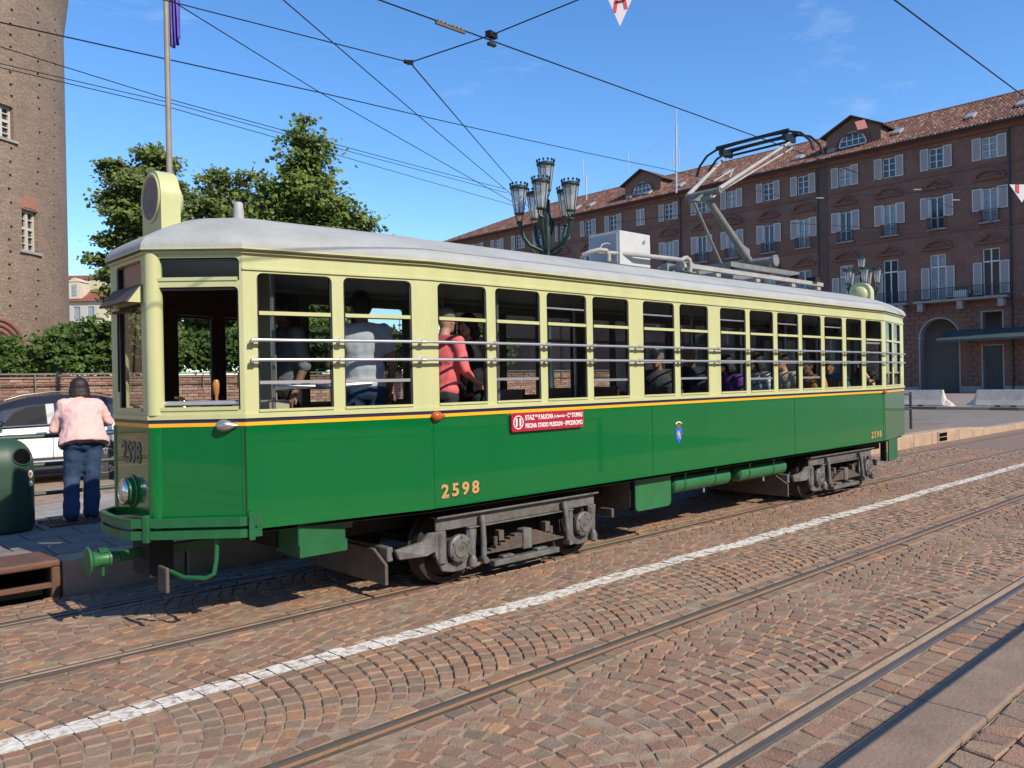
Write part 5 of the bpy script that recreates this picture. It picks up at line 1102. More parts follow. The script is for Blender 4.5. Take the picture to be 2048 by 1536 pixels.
def tree(name, label, base, px_blobs, depth, n, size, m, group=None, spread=0.75, clump=0.5, trunk=0.22, flat=0.45):
    t = empty(name, base); tag(t, label, 'tree' if 'tree' in name else 'shrub', group)
    bl = []
    for (x, y, rx, rz) in px_blobs:
        dd = depth+random.uniform(-1, 1)*rx/F_PX*depth*0.6; c = at(x, y, dd); s_ = dd/F_PX; bl.append((c.x, c.y, c.z, rx*s_*0.9, rx*s_*spread, rz*s_*0.9))
    v, cols = leaf_cloud(bl, n, size, flat, clump)
    off = np.array(base); me = bpy.data.meshes.new('crown'); v = np.array(v)-off; nl = len(v)//4
    me.from_pydata(v.tolist(), [], [(4*i, 4*i+1, 4*i+2, 4*i+3) for i in range(nl)]); me.materials.append(m); add_col(me, cols)
    o_ = bpy.data.objects.new('crown', me); COL.objects.link(o_); o_.parent = t
    b = MB(); bs = Vector(base); tips = sorted(bl, key=lambda q: q[2]); top = tips[-1]
    # trunk runs from the foot up to the highest mass, limbs leave it towards each mass
    P0 = bs; P3 = Vector((top[0], top[1], top[2])); path = [P0.lerp(P3, t_)+Vector((math.sin(t_*5)*0.15, math.cos(t_*4)*0.12, 0))*(1 if 0 < t_ < 1 else 0) for t_ in [k/8 for k in range(9)]]
    b.tube(path, [trunk*(1-0.85*k/8) for k in range(9)], 10)
    tr = b.build('trunk', M_bark, t, smooth=True); b = MB()
    for q in bl:
        c = Vector(q[:3]); h = max(0.25, min(0.9, (c.z-bs.z)/(P3.z-bs.z+1e-6)-0.18)); s_ = P0.lerp(P3, h)
        mid = s_.lerp(c, 0.5)+Vector((0, 0, 0.25)); b.tube([s_, mid, c, c+(c-s_).normalized()*q[3]*0.7], [trunk*0.45*(1-h*0.5), trunk*0.3, trunk*0.18, 0.012], 7)
        for k in range(5):
            d = Vector(rng.normal(size=3)); d.z = abs(d.z)*0.6; d.normalize(); b.tube([mid.lerp(c, 0.6), c+d*q[3]*0.45, c+d*q[3]*0.9], [0.05, 0.03, 0.01], 5)
    b.build('limbs', M_bark, tr, smooth=True)
    return t
L1 = leaf_mat('linden_leaf', (0.23, 0.31, 0.065), (0.15, 0.22, 0.05)); L2 = leaf_mat('maple_leaf', (0.225, 0.275, 0.075), (0.145, 0.19, 0.055)); L3 = leaf_mat('shrub_leaf', (0.125, 0.205, 0.042), (0.06, 0.11, 0.026))
def foot(x, y, depth): c = at(x, y, depth); return (c.x, c.y, 0.0)
tree('broad_tree', 'tallest green tree with a pointed top rising behind the tram roof', foot(618, 800, 33), [(608, 248, 30, 22), (600, 275, 36, 24), (632, 285, 26, 22), (612, 300, 50, 34), (580, 330, 30, 30), (640, 330, 28, 28), (600, 370, 70, 40), (560, 400, 60, 40), (650, 400, 60, 45), (530, 440, 60, 40), (600, 440, 80, 45), (680, 430, 50, 40), (720, 430, 28, 30), (735, 455, 24, 22), (560, 500, 120, 60), (680, 500, 90, 50), (580, 600, 160, 60), (600, 680, 150, 55)], 33, 46000, 0.205, L1, 'trees behind the tram', trunk=0.34, clump=0.55)
tree('low_tree', 'lower olive-green tree between the roof sign and the tallest tree', foot(440, 800, 35), [(420, 355, 30, 22), (455, 365, 40, 24), (500, 355, 30, 20), (410, 400, 45, 30), (470, 415, 60, 35), (395, 440, 40, 30), (480, 450, 70, 40), (420, 500, 80, 60), (430, 600, 110, 60), (420, 680, 110, 50)], 35, 27000, 0.20, L2, 'trees behind the tram', clump=0.5)
tree('spreading_tree', 'spreading tree with drooping branches left of the round roof sign', foot(300, 800, 25), [(300, 310, 30, 18), (320, 330, 40, 24), (225, 335, 32, 18), (250, 360, 40, 22), (290, 375, 60, 35), (340, 390, 32, 30), (235, 400, 42, 26), (270, 430, 60, 34), (320, 440, 50, 30), (230, 480, 32, 22), (285, 480, 60, 30), (205, 520, 32, 14), (235, 545, 42, 22), (280, 550, 45, 40), (225, 590, 28, 18), (270, 620, 40, 40), (300, 680, 60, 60)], 25, 34000, 0.14, L2, 'trees behind the tram', clump=0.32, flat=0.36, trunk=0.22)
for nm, lb, f_, bl_, d_ in (('hedge_shrub', 'bushy dark green shrub behind the wall in front of the yellow house', (165, 760), [(150, 690, 60, 48), (190, 680, 45, 50), (215, 690, 30, 50), (110, 700, 50, 42), (170, 720, 70, 32), (95, 735, 60, 18)], 25), ('low_shrub', 'rounded shrub at the left edge in front of the tower door', (15, 760), [(0, 705, 42, 36), (20, 730, 40, 22), (-30, 720, 50, 40)], 24)):
    tree(nm, lb, foot(f_[0], f_[1], d_), bl_, d_, 11000, 0.14, L3, None, clump=0.28, trunk=0.08)
for k, (x, w_) in enumerate(((330, 90), (480, 100), (640, 100), (800, 90), (950, 60))):
    tree('garden_shrub', ['dark green shrub seen through the driver cab windows', 'green shrub seen through the first side windows of the tram', 'green shrub behind the tram, seen past the standing man', 'green shrub seen through the fourth tram window', 'small green shrub seen through the middle tram windows'][k], foot(x, 780, 27), [(x, 690, w_, 40), (x-40, 720, w_*0.7, 30), (x+40, 710, w_*0.7, 34)], 27, 5000, 0.17, L3, 'shrubs behind the tram', clump=0.34, trunk=0.08)

# ================================================================ FAR YELLOW HOUSE
hs = at(160, 700, 120); hx, hy = hs.x, hs.y
U_ = Vector((rgt.x, rgt.y, 0)).normalized(); N_ = Vector((-fwd.x, -fwd.y, 0)).normalized()
yh = empty('yellow_house', (hx, hy, 0)); tag(yh, 'far cream-yellow house with red roof and white dormer between tower and tree', 'house')
def HP(u, v, z): return Vector((hx, hy, 0))+U_*u-N_*v+Vector((0, 0, z))
sc_ = 120/F_PX; Hz = lambda y: CAM_H+(783-y)*sc_
zE = Hz(606)
M_yw = mat('yellow_plaster', (0.60, 0.53, 0.37), 0.9, var=0.15, vs=0.3); M_rr = mat('red_roof', (0.26, 0.075, 0.05), 0.85, var=0.3, vs=1.5)
b = MB(); wall(b, HP(-12, 0, 0), U_, 16, zE, [(12-0.85, 12+0.15, zE-3.0, zE-0.75), (12+1.2, 12+2.2, zE-3.0, zE-0.75)], 0.2); b.add([HP(4, 0, 0), HP(4, 10, 0), HP(4, 10, zE), HP(4, 0, zE)], [(0, 1, 2, 3)]); b.add([HP(-12, 10, 0), HP(4, 10, 0), HP(4, 10, zE), HP(-12, 10, zE)], [(0, 1, 2, 3)]); b.build('wall', M_yw, yh)
MB().add([HP(-12.3, -0.5, zE), HP(4.5, -0.5, zE), HP(4.5, 10, zE), HP(-12.3, 10, zE), HP(-12.3, 4, zE+2.2), HP(1.8, 4, zE+2.2)], [(0, 1, 5, 4), (1, 2, 5), (2, 3, 4, 5), (0, 4, 3), (0, 3, 2, 1)]).build('roof', M_rr, yh)
MB().obox(HP(-2.0, 5.5, zE+2.6), U_*6, N_*1.5, (0, 0, 1.2)).build('attic', M_yw, yh); MB().add([HP(-8.4, 3.8, zE+3.8), HP(4.2, 3.8, zE+3.8), HP(4.2, 7.2, zE+3.8), HP(-8.4, 7.2, zE+3.8), HP(-8.4, 5.5, zE+4.6), HP(4.2, 5.5, zE+4.6)], [(0, 1, 5, 4), (2, 3, 4, 5), (1, 2, 5), (3, 0, 4)]).build('attic_roof', M_rr, yh)
dm = MB().obox(HP(-0.75, 1.6, zE+1.7), U_*0.85, N_*1.4, (0, 0, 1.25)).prism([HP(-1.75, 0.1, zE+2.95), HP(0.25, 0.1, zE+2.95), HP(-0.75, 0.1, zE+3.55)], -N_*2.5).build('dormer', M_yw, yh)
MB().obox(HP(-0.75, 0.17, zE+1.7), U_*0.36, N_*0.03, (0, 0, 0.85)).build('dormer_window', M_wcur, dm)
for u in (-0.35, 1.7):
    f = MB().obox(HP(u, 0.15, zE-1.87), U_*0.5, N_*0.03, (0, 0, 1.12)).build('window', M_wcur, yh)
    for s_ in (-1, 1): MB().obox(HP(u+s_*0.78, -0.05, zE-1.87), U_*0.25, N_*0.03, (0, 0, 1.15)).build('shutter', mat('house_shutter_%d_%d' % (u*10, s_), (0.45, 0.44, 0.40), 0.7), f)
tag(MB().box(-14, 60, -0.04, 60, 62, 2.2).build('far_wall', M_trim, base=True), 'long low wall far behind the shrubs', 'wall')

# ================================================================ CAR
cx0, cyn = 1.72, 17.38        # nose at the left, near side of the body
car = empty('parked_car', (3.9, 18.3, 0)); tag(car, 'white crossover car with black roof and lower cladding behind the woman', 'car')
M_cw = mat('car_white', (0.78, 0.78, 0.78), 0.25, coat=1.0); M_cb = mat('car_black', (0.012, 0.012, 0.014), 0.3, coat=0.6); M_cl = mat('car_cladding', (0.03, 0.03, 0.032), 0.6); M_alu = mat('alloy', (0.55, 0.55, 0.56), 0.3, 0.9)
W = 1.84
prof = [(1.72, 0.45, 0.80, 0.82), (1.85, 0.30, 0.93, 0.95), (2.4, 0.26, 1.02, 1.05), (2.95, 0.26, 1.05, 1.10), (3.5, 0.26, 1.06, 1.10), (4.2, 0.26, 1.07, 1.12), (4.9, 0.26, 1.10, 1.15), (5.5, 0.28, 1.13, 1.18), (5.95, 0.32, 1.12, 1.18), (6.12, 0.48, 1.02, 1.05)]
def ring_(x, zb, zs, zt, ins):
    y0, y1 = cyn+ins, cyn+W-ins; m_ = (zb+zs)/2
    return [(x, y0+0.09, zb), (x, y0+0.012, zb+0.10), (x, y0-0.012, m_), (x, y0+0.015, zs-0.10), (x, y0+0.06, zs), (x, y0+0.20, zt), (x, (y0+y1)/2, zt+0.02), (x, y1-0.20, zt), (x, y1-0.06, zs), (x, y1-0.015, zs-0.10), (x, y1+0.012, m_), (x, y1-0.012, zb+0.10), (x, y1-0.09, zb)]
rs = [ring_(*p, 0.30 if i == 0 else (0.06 if i in (1, len(prof)-2) else (0.22 if i == len(prof)-1 else 0.0))) for i, p in enumerate(prof)]
b = MB(); n = len(rs[0]); b.add([q for r_ in rs for q in r_], [(i*n+j, (i+1)*n+j, (i+1)*n+(j+1) % n, i*n+(j+1) % n) for i in range(len(rs)-1) for j in range(n)]+[tuple(range(n)), tuple(range((len(rs)-1)*n, len(rs)*n))[::-1]])
b.build('body', M_cw, car, smooth=True, angle=50)
gp = [(2.72, 1.10, 1.11), (3.0, 1.10, 1.30), (3.45, 1.11, 1.56), (3.9, 1.12, 1.69), (4.5, 1.13, 1.725), (5.1, 1.15, 1.69), (5.6, 1.17, 1.58), (5.98, 1.17, 1.38), (6.08, 1.15, 1.18)]
def gring(x, zb, zt): 
    k = max(0.02, (zt-zb)); return [(x, cyn+0.06, zb), (x, cyn+0.08+0.22*k, zb+0.67*k), (x, cyn+0.14+0.34*k, zb+0.94*k), (x, cyn+W/2, zt+0.01), (x, cyn+W-0.14-0.34*k, zb+0.94*k), (x, cyn+W-0.08-0.22*k, zb+0.67*k), (x, cyn+W-0.06, zb)]
rs = [gring(*p) for p in gp]; n = 7; b = MB(); G = len(rs)
for i in range(G-1):
    for j in range(n-1):
        mi = 0
        if j in (0, 5): mi = 1
        b.add([rs[i][j], rs[i+1][j], rs[i+1][j+1], rs[i][j+1]], [(0, 1, 2, 3)], 0 if mi == 0 else 1)
b.build('greenhouse', [M_cb, mat('car_glass', (0.02, 0.025, 0.03), 0.05, spec=0.8)], car)
def side(x, t): # a point on the near side glass plane at height fraction
    i = max(k for k in range(G) if gp[k][0] <= x); j = min(i+1, G-1); f_ = 0 if i == j else (x-gp[i][0])/(gp[j][0]-gp[i][0]); A_ = Vector(rs[i][0]).lerp(Vector(rs[j][0]), f_); B_ = Vector(rs[i][1]).lerp(Vector(rs[j][1]), f_); return A_.lerp(B_, t)+Vector((0, -0.006, 0))
for x0_, x1_ in ((3.30, 3.36), (4.16, 4.30), (5.02, 5.12)): MB().prism([side(x0_, 0), side(x1_, 0), side(x1_, 1), side(x0_, 1)], (0, 0.01, 0)).build('pillar', mat('pillar_grey', (0.22, 0.22, 0.225), 0.4) if x0_ > 4 and x0_ < 5 else M_cb, car)
op = MB().prism([side(3.40, 0.06), side(4.14, 0.06), side(4.14, 0.92), side(3.85, 0.92), side(3.62, 0.75)], (0, 0.004, 0)).build('open_window', mat('car_interior_dark', (0.015, 0.014, 0.014), 0.9), car)
MB().tube([side(2.95, 0.0), side(3.5, 0.0), side(4.2, 0.0), side(5.2, 0.0), side(5.7, 0.0)], 0.012, 6).build('belt_trim', M_alu, car, smooth=True)
MB().tube([(3.5, cyn+0.33, 1.60), (3.8, cyn+0.33, 1.69), (4.3, cyn+0.34, 1.745), (4.9, cyn+0.34, 1.735), (5.4, cyn+0.34, 1.66)], 0.012, 8).build('roof_rail', M_cb, car, smooth=True)
MB().box(1.95, cyn-0.02, 0.26, 6.0, cyn+0.05, 0.42).build('cladding', M_cl, car, bevel=0.02); MB().box(2.9, cyn-0.025, 0.93, 5.4, cyn-0.008, 0.962).build('side_moulding', M_cl, car)
MB().box(2.95, cyn-0.022, 0.46, 4.7, cyn-0.008, 0.50).build('side_moulding', M_cl, car)
for x_ in (3.28, 4.23, 5.02): MB().box(x_, cyn-0.014, 0.45, x_+0.008, cyn-0.002, 1.06).build('door_gap', M_cl, car)
for x_ in (3.95, 4.75): MB().box(x_, cyn-0.045, 1.0, x_+0.2, cyn-0.02, 1.03).build('door_handle', M_cw, car, bevel=0.01)
MB().ell((3.33, cyn-0.08, 1.16), (0.10, 0.09, 0.07), 12, 8).build('mirror', M_cb, car, smooth=True)
for xw in (2.50, 5.15):
    for yy, o_ in ((cyn-0.01, -1), (cyn+W+0.01, 1)):
        a = MB().lathe([(0.40, 0.0), (0.40, 0.012), (0.36, 0.014)], (xw, yy-0.012*(-o_), 0.37), (0, o_, 0), 28).build('wheel_arch', M_cl, car)
        w_ = MB().lathe([(0.235, 0.0), (0.25, 0.02), (0.33, 0.025), (0.362, 0.0), (0.366, -0.06), (0.36, -0.18), (0.30, -0.20), (0.20, -0.20)], (xw, yy+o_*0.012, 0.366), (0, o_, 0), 36).build('tyre', M_rubber, car, smooth=True)
        MB().lathe([(0.25, 0.005), (0.245, 0.018), (0.225, 0.012), (0.22, -0.06), (0.001, -0.065)], (xw, yy+o_*0.012, 0.366), (0, o_, 0), 30).build('rim', M_cb, w_)
        q = MB()
        for k in range(5):
            for e in (-0.13, 0.13):
                a_ = k*1.2566+0.3; q.bar((xw+0.05*math.cos(a_), yy+o_*0.012, 0.366+0.05*math.sin(a_)), (xw+0.235*math.cos(a_+e), yy+o_*0.022, 0.366+0.235*math.sin(a_+e)), 0.022, 0.02, up=(0, 1, 0))
        q.cyl((xw, yy+o_*0.0, 0.366), (xw, yy+o_*0.025, 0.366), 0.06, n=14).lathe([(0.248, 0.008), (0.250, 0.02), (0.236, 0.022), (0.232, 0.008)], (xw, yy+o_*0.012, 0.366), (0, o_, 0), 30).build('spokes', M_alu, w_)
MB().box(6.02, cyn+0.05, 0.92, 6.10, cyn+0.45, 1.05).build('tail_light', mat('tail_red', (0.3, 0.01, 0.01), 0.2), car); MB().ell((4.95, cyn+0.92, 1.75), (0.10, 0.02, 0.045), 10, 6).build('antenna_fin', M_cb, car)

# ================================================================ LITTER BIN
bc = Vector((1.93, 9.90, 0.30)); bn = empty('litter_bin', bc); tag(bn, 'dark green ribbed litter bin with domed top and round stickers', 'litter bin')
M_bin = mat('bin_green', (0.028, 0.068, 0.042), 0.5, col2=(0.02, 0.05, 0.032), vs=5, bump=0.05, bs=40)
b = MB(); prof = [(0.27, 0.02), (0.285, 0.05), (0.285, 0.68)]+[(0.285*math.cos(R(t))**0.75, 0.68+0.30*math.sin(R(t))) for t in (12, 24, 36, 48, 60, 72, 82, 89)]; n = 48; vs_ = []
for r_, z in prof:
    for j in range(n):
        a = 2*math.pi*j/n; g = 1.0
        if (math.cos(a-R(172)) > 0.25) and z > 0.04: g = 1.0+0.035*(0.5+0.5*math.cos(j*math.pi*0.667)) 
        vs_.append((bc.x+r_*g*math.cos(a), bc.y+r_*g*math.sin(a), bc.z+z))
b.add(vs_, [(i*n+j, i*n+(j+1) % n, (i+1)*n+(j+1) % n, (i+1)*n+j) for i in range(len(prof)-1) for j in range(n)]+[tuple(range((len(prof)-1)*n, len(prof)*n))])
b.build('shell', M_bin, bn, smooth=True, angle=60)
MB().cyl(bc, bc+Vector((0, 0, 0.05)), 0.25, n=24).build('foot', M_cl, bn)
def bin_pt(az, z, out=0.0):
    rr = 0.285 if z < 0.68 else 0.285*math.cos(math.asin(min(1, (z-0.68)/0.30)))**0.75
    return bc+Vector((math.cos(az)*(rr+out), math.sin(az)*(rr+out), z))
az0 = R(-58); q = []
for k in range(18):
    a = 2*math.pi*k/18; q.append(bin_pt(az0+0.42*math.cos(a), 0.79+0.085*math.sin(a), 0.006))
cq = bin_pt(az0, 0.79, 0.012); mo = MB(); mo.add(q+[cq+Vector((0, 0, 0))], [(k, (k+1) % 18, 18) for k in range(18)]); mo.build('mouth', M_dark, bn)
ri = MB().tube(q+[q[0]], 0.008, 6); ri.build('mouth_rim', M_bin, bn, smooth=True)
for z, r_, c1, nm in ((0.60, 0.040, (0.75, 0.73, 0.70), 'sticker'), (0.50, 0.030, (0.67, 0.67, 0.70), 'sticker')):
    a = R(-42); c = bin_pt(a, z, 0.003); n_ = Vector((math.cos(a), math.sin(a), 0))
    s_ = MB().cyl(c, c+n_*0.002, r_, n=24).build(nm, mat('sticker_%d' % int(z*100), c1, 0.5), bn)
    MB().cyl(c+n_*0.002, c+n_*0.0028, r_*0.55, n=16).build('sticker_print', mat('print_%d' % int(z*100), (0.35, 0.10, 0.10) if z > 0.55 else (0.4, 0.42, 0.45), 0.5), s_)
    if z > 0.55: MB().add([c+n_*0.0023+Vector((-n_.y, n_.x, 0))*(r_*0.95*math.cos(R(t)))+Vector((0, 0, r_*0.95*math.sin(R(t)))) for t in (215, 240, 270, 300, 325)], [(0, 1, 2, 3, 4)]).build('sticker_band', M_yel, s_)
a = R(-44); n_ = Vector((math.cos(a), math.sin(a), 0)); t_ = Vector((-n_.y, n_.x, 0))
for s_, zc, sz in (("CITTA' DI TORINO", 0.285, 0.046), ):
    text_mesh('embossed_text', s_, sz, M_bin, bn, bin_pt(a, zc, 0.004), Matrix((Vector((0, 0, 1)), -t_, n_)).transposed(), 0.004, 0.001, 0.95)
text_mesh('embossed_text', 'AMIAT', 0.046, M_bin, bn, bin_pt(R(-28), 0.17, 0.004), Matrix((Vector((0, 0, 1)), -Vector((-math.sin(R(-28)), math.cos(R(-28)), 0)), Vector((math.cos(R(-28)), math.sin(R(-28)), 0)))).transposed(), 0.004, 0.001, 0.95)

# ================================================================ RAILINGS OF THE STOP
M_grail = mat('railing_green', (0.05, 0.085, 0.06), 0.5, var=0.3, vs=5)
r1 = empty('platform_railing', (4, 10.75, 0.28)); tag(r1, 'green tubular railing at the back of the platform the woman leans on', 'railing')
for z in (1.24, 0.91, 0.575): MB().cyl((0.2, 10.67, z), (8.0, 10.67, z), 0.024, n=10).build('rail', M_grail, r1, smooth=True)
for x in (0.4, 2.18, 4.3, 6.1, 7.9): MB().box(x-0.025, 10.70, 0.28, x+0.025, 10.74, 1.24).build('post', M_grail, r1)
M_drail = mat('railing_dark', (0.035, 0.04, 0.045), 0.5)
r2_ = empty('stop_railing', (21, 8.9, 0.15)); tag(r2_, 'dark railing ending in a post just right of the tram', 'railing')
for z in (1.22, 0.80): MB().cyl((14.0, 8.95, z), (23.45, 8.95, z), 0.024, n=8).build('rail', M_drail, r2_, smooth=True)
for x in (15, 17.1, 19.2, 21.3, 23.45): MB().cyl((x, 8.95, 0.15), (x, 8.95, 1.27), 0.035, n=10).build('post', M_drail, r2_, smooth=True)

# ================================================================ CONCRETE BARRIERS AND FAR KERB
M_conc = mat('barrier_concrete', (0.60, 0.55, 0.46), 0.85, col2=(0.42, 0.37, 0.30), vs=2.2, bump=0.2, bs=15)
kd = empty('far_kerb', (43, 20, 0)); tag(kd, 'striped tan and red stone kerb in front of the concrete barriers', 'kerb')
MK = [mat('kerb_tan', (0.45, 0.35, 0.24), 0.85, var=0.2), mat('kerb_red', (0.26, 0.15, 0.12), 0.85, var=0.2)]
for k in range(46): MB().box(42.9, -4+k*1.2, -0.04, 43.2, -4+k*1.2+1.18, 0.13).build('kerb_stone', MK[(k % 5) in (1, 3)], kd)
for k, (y0, y1, lb) in enumerate(((16.1, 22.0, 'pale concrete road barrier just right of the tram, left of the gap'), (9.0, 14.9, 'stained pale concrete road barrier at the right edge below the canopy'), (23.0, 29.0, 'concrete road barrier mostly hidden by the rear of the tram'))):
    br = empty('concrete_barrier', (47.3, (y0+y1)/2, 0)); tag(br, lb, 'barrier', 'concrete barriers before the palace')
    sec = [(-0.36, 0), (-0.36, 0.08), (-0.24, 0.36), (-0.08, 0.88), (0.08, 0.88), (0.24, 0.36), (0.36, 0.08), (0.36, 0)]
    e0, e1 = 0.16, 0.16; vs_ = []
    for y, s_ in ((y0-0.25, 0.0), (y0+0.1, 0.6), (y0+0.25, 1), (y1-0.25, 1), (y1-0.1, 0.6), (y1+0.25, 0.0)): vs_ += [(47.3+a, y, z*(1 if s_ == 1 else (0.45 if s_ > 0 else 0.14))) for a, z in sec]
    q = MB().add(vs_, [(i*8+j, (i+1)*8+j, (i+1)*8+j+1, i*8+j+1) for i in range(5) for j in range(7)]+[tuple(range(8)), tuple(range(40, 48))[::-1]]); q.build('block', M_conc, br)
    for t in (0.22, 0.34, 0.66, 0.78): MB().box(46.91, y0+(y1-y0)*t-0.12, 0.0, 46.96, y0+(y1-y0)*t+0.12, 0.075).build('lifting_slot', M_dark, br)

# ================================================================ LAMP POSTS
M_lamp = mat('lamp_green_iron', (0.030, 0.065, 0.052), 0.45, 0.3, col2=(0.02, 0.042, 0.035), vs=6)
M_lampd = mat('lamp_dark_iron', (0.012, 0.030, 0.028), 0.5, 0.3)
G_lan = glass('lantern_glass', (0.86, 0.88, 0.88), 0.05, 0.25)
def milky(m):
    n, l = m.node_tree.nodes, m.node_tree.links; o_ = [q for q in n if q.type == 'OUTPUT_MATERIAL'][0]; s0_ = o_.inputs['Surface'].links[0].from_socket
    t = n.new('ShaderNodeBsdfTranslucent'); t.inputs['Color'].default_value = (0.85, 0.86, 0.86, 1); d = n.new('ShaderNodeBsdfDiffuse'); d.inputs['Color'].default_value = (0.75, 0.77, 0.77, 1)
    a = n.new('ShaderNodeMixShader'); l.new(t.outputs[0], a.inputs[1]); l.new(d.outputs[0], a.inputs[2]); x = n.new('ShaderNodeMixShader'); x.inputs['Fac'].default_value = 0.5
    l.new(s0_, x.inputs[1]); l.new(a.outputs[0], x.inputs[2]); l.new(x.outputs[0], o_.inputs['Surface'])
milky(G_lan)
def lantern(x, y, z, parent):          # z: bottom of the glass
    l = MB().lathe([(0.205, 0.60), (0.225, 0.61), (0.225, 0.66), (0.20, 0.67), (0.12, 0.70), (0.02, 0.71)], (x, y, z), (0, 0, 1), 16)
    for k in range(8):
        a = k*math.pi/4; c_, s_ = math.cos(a), math.sin(a); l.bar((x+0.115*c_, y+0.115*s_, z), (x+0.20*c_, y+0.20*s_, z+0.61), 0.014, 0.014); l.tube([(x+0.115*c_, y+0.115*s_, z), (x+0.12*c_, y+0.12*s_, z-0.06), (x+0.05*c_, y+0.05*s_, z-0.2)], 0.012, 5) if k % 2 == 0 else None
    l.lathe([(0.10, -0.02), (0.125, -0.015), (0.125, 0.015), (0.10, 0.02)], (x, y, z), (0, 0, 1), 16)
    o_ = l.build('lantern', M_lamp, parent, smooth=True)
    MB().lathe([(0.108, 0.02), (0.192, 0.60)], (x, y, z), (0, 0, 1), 8).build('glass', G_lan, o_)
    MB().lathe([(0.03, 0.02), (0.045, 0.2), (0.03, 0.34), (0.001, 0.36)], (x, y, z), (0, 0, 1), 10).build('bulb', M_white, o_, smooth=True)
    q = MB()
    for k in range(12): q.lathe([(0.008, 0.66), (0.008, 0.69), (0.028, 0.71), (0.028, 0.735), (0.006, 0.755)], (x+0.215*math.cos(k*0.5236), y+0.215*math.sin(k*0.5236), z), (0, 0, 1), 7)
    q.build('crown_balls', M_lampd, o_, smooth=True)['kind'] = 'stuff'
def lamp_post(px, pz, label, H=7.2):
    L = empty('lamp_post', (0, 0, 0)); tag(L, label, 'street lamp', 'six-lantern iron lamp posts')
    MB().lathe([(0.30, 0), (0.32, 0.1), (0.24, 0.25), (0.20, 0.9), (0.24, 1.0), (0.13, 1.15), (0.10, 2.5), (0.12, 2.6), (0.085, 2.7), (0.075, 4.4), (0.11, 4.5), (0.12, 4.75), (0.09, 4.85), (0.115, 5.05), (0.12, 5.5), (0.10, 5.6), (0.13, 5.75), (0.095, 5.9), (0.085, 6.15), (0.10, 6.18), (0.05, 6.26)], (0, 0, 0), (0, 0, 1), 16).build('post', M_lampd, L, smooth=True)
    lantern(0, 0, 6.45, L)
    for k in range(5):
        a = R(-85+72*k); dv = Vector((rgt.x, rgt.y, 0)).normalized()*math.sin(a)-Vector((fwd.x, fwd.y, 0)).normalized()*math.cos(a); c_, s_ = dv.x, dv.y; f = lambda r, z: (r*c_, r*s_, z)
        ar = MB().tube([f(0.08, 4.95), f(0.25, 5.02), f(0.42, 5.10), f(0.56, 5.27), f(0.64, 5.5), f(0.67, 5.66)], [0.045, 0.04, 0.045, 0.052, 0.058, 0.062], 12).lathe([(0.075, 0), (0.085, 0.02), (0.07, 0.05)], f(0.67, 5.64), (0, 0, 1), 12).build('arm', M_lamp, L, smooth=True)
        MB().tube([f(0.12, 4.6), f(0.2, 4.55), f(0.27, 4.62), f(0.25, 4.72), f(0.19, 4.70), f(0.20, 4.65)], [0.03, 0.025, 0.022, 0.02, 0.016, 0.01], 8).tube([f(0.10, 4.85), f(0.28, 4.88), f(0.40, 5.0)], [0.035, 0.03, 0.03], 8).tube([f(0.11, 5.75), f(0.2, 5.7), f(0.17, 5.5), f(0.12, 5.35)], [0.02, 0.03, 0.025, 0.02], 8).build('scroll', M_lampd, ar, smooth=True)['kind'] = 'stuff'
        lantern(*f(0.67, 5.87), L)
    L.location = (px, pz, 0); L.scale = (H/7.2,)*3; return L
lamp_post(14.37, 14.0, 'tall six-lantern green iron lamp post rising behind the middle of the tram')
l2 = lamp_post(42.6, 18.6, 'distant six-lantern lamp post behind the rear roof sign', 8.0)
lamp_post(30.0, 34.0, 'lamp post in the far square hidden behind the tram body', 5.2) if False else None

# ================================================================ FLAGPOLE
fp = at(340, 400, 14.5); fl = empty('flagpole', (fp.x, fp.y, 0)); tag(fl, 'tall pale flagpole with a furled purple flag behind the roof sign', 'flagpole')
MB().cyl((fp.x, fp.y, -0.02), (fp.x, fp.y, 10.2), 0.062, 0.042, n=14).cyl((fp.x+0.03, fp.y-0.05, 1.0), (fp.x+0.03, fp.y-0.045, 10.0), 0.008, n=5).build('pole', mat('pole_grey', (0.30, 0.29, 0.24), 0.55, col2=(0.24, 0.19, 0.14), vs=2), fl, smooth=True)
b = MB(); NU, NV = 22, 26; vs_ = []; tU = Vector((rgt.x, rgt.y, 0)).normalized(); tN = Vector((fwd.x, fwd.y, 0)).normalized(); zb0 = at(352, 92, 14.5).z
for j in range(NV+1):
    v = j/NV
    for i in range(NU+1):
        u = i/NU; w_ = 0.05+u*0.19*(1-0.10*math.sin(v*3)); sag = 0.10*(1-u)*0-0.34*u*(1-u)*2
        p = Vector((fp.x, fp.y, 0))+tU*w_+tN*(0.055*math.sin(u*19+v*2)*(0.3+u)); z = zb0+0.02+sag*(1-v)+(0.28*u if u < 0.55 else 0.28*0.55-0.1*(u-0.55))*(1-v)+v*2.2
        vs_.append((p.x, p.y, z))
b.add(vs_, [(j*(NU+1)+i, j*(NU+1)+i+1, (j+1)*(NU+1)+i+1, (j+1)*(NU+1)+i) for j in range(NV) for i in range(NU)])
fo = b.build('flag', mat('flag_purple', (0.16, 0.12, 0.52), 0.7, col2=(0.10, 0.075, 0.36), vs=3), fl, smooth=True); fo.modifiers.new('thick', 'SOLIDIFY').thickness = 0.006

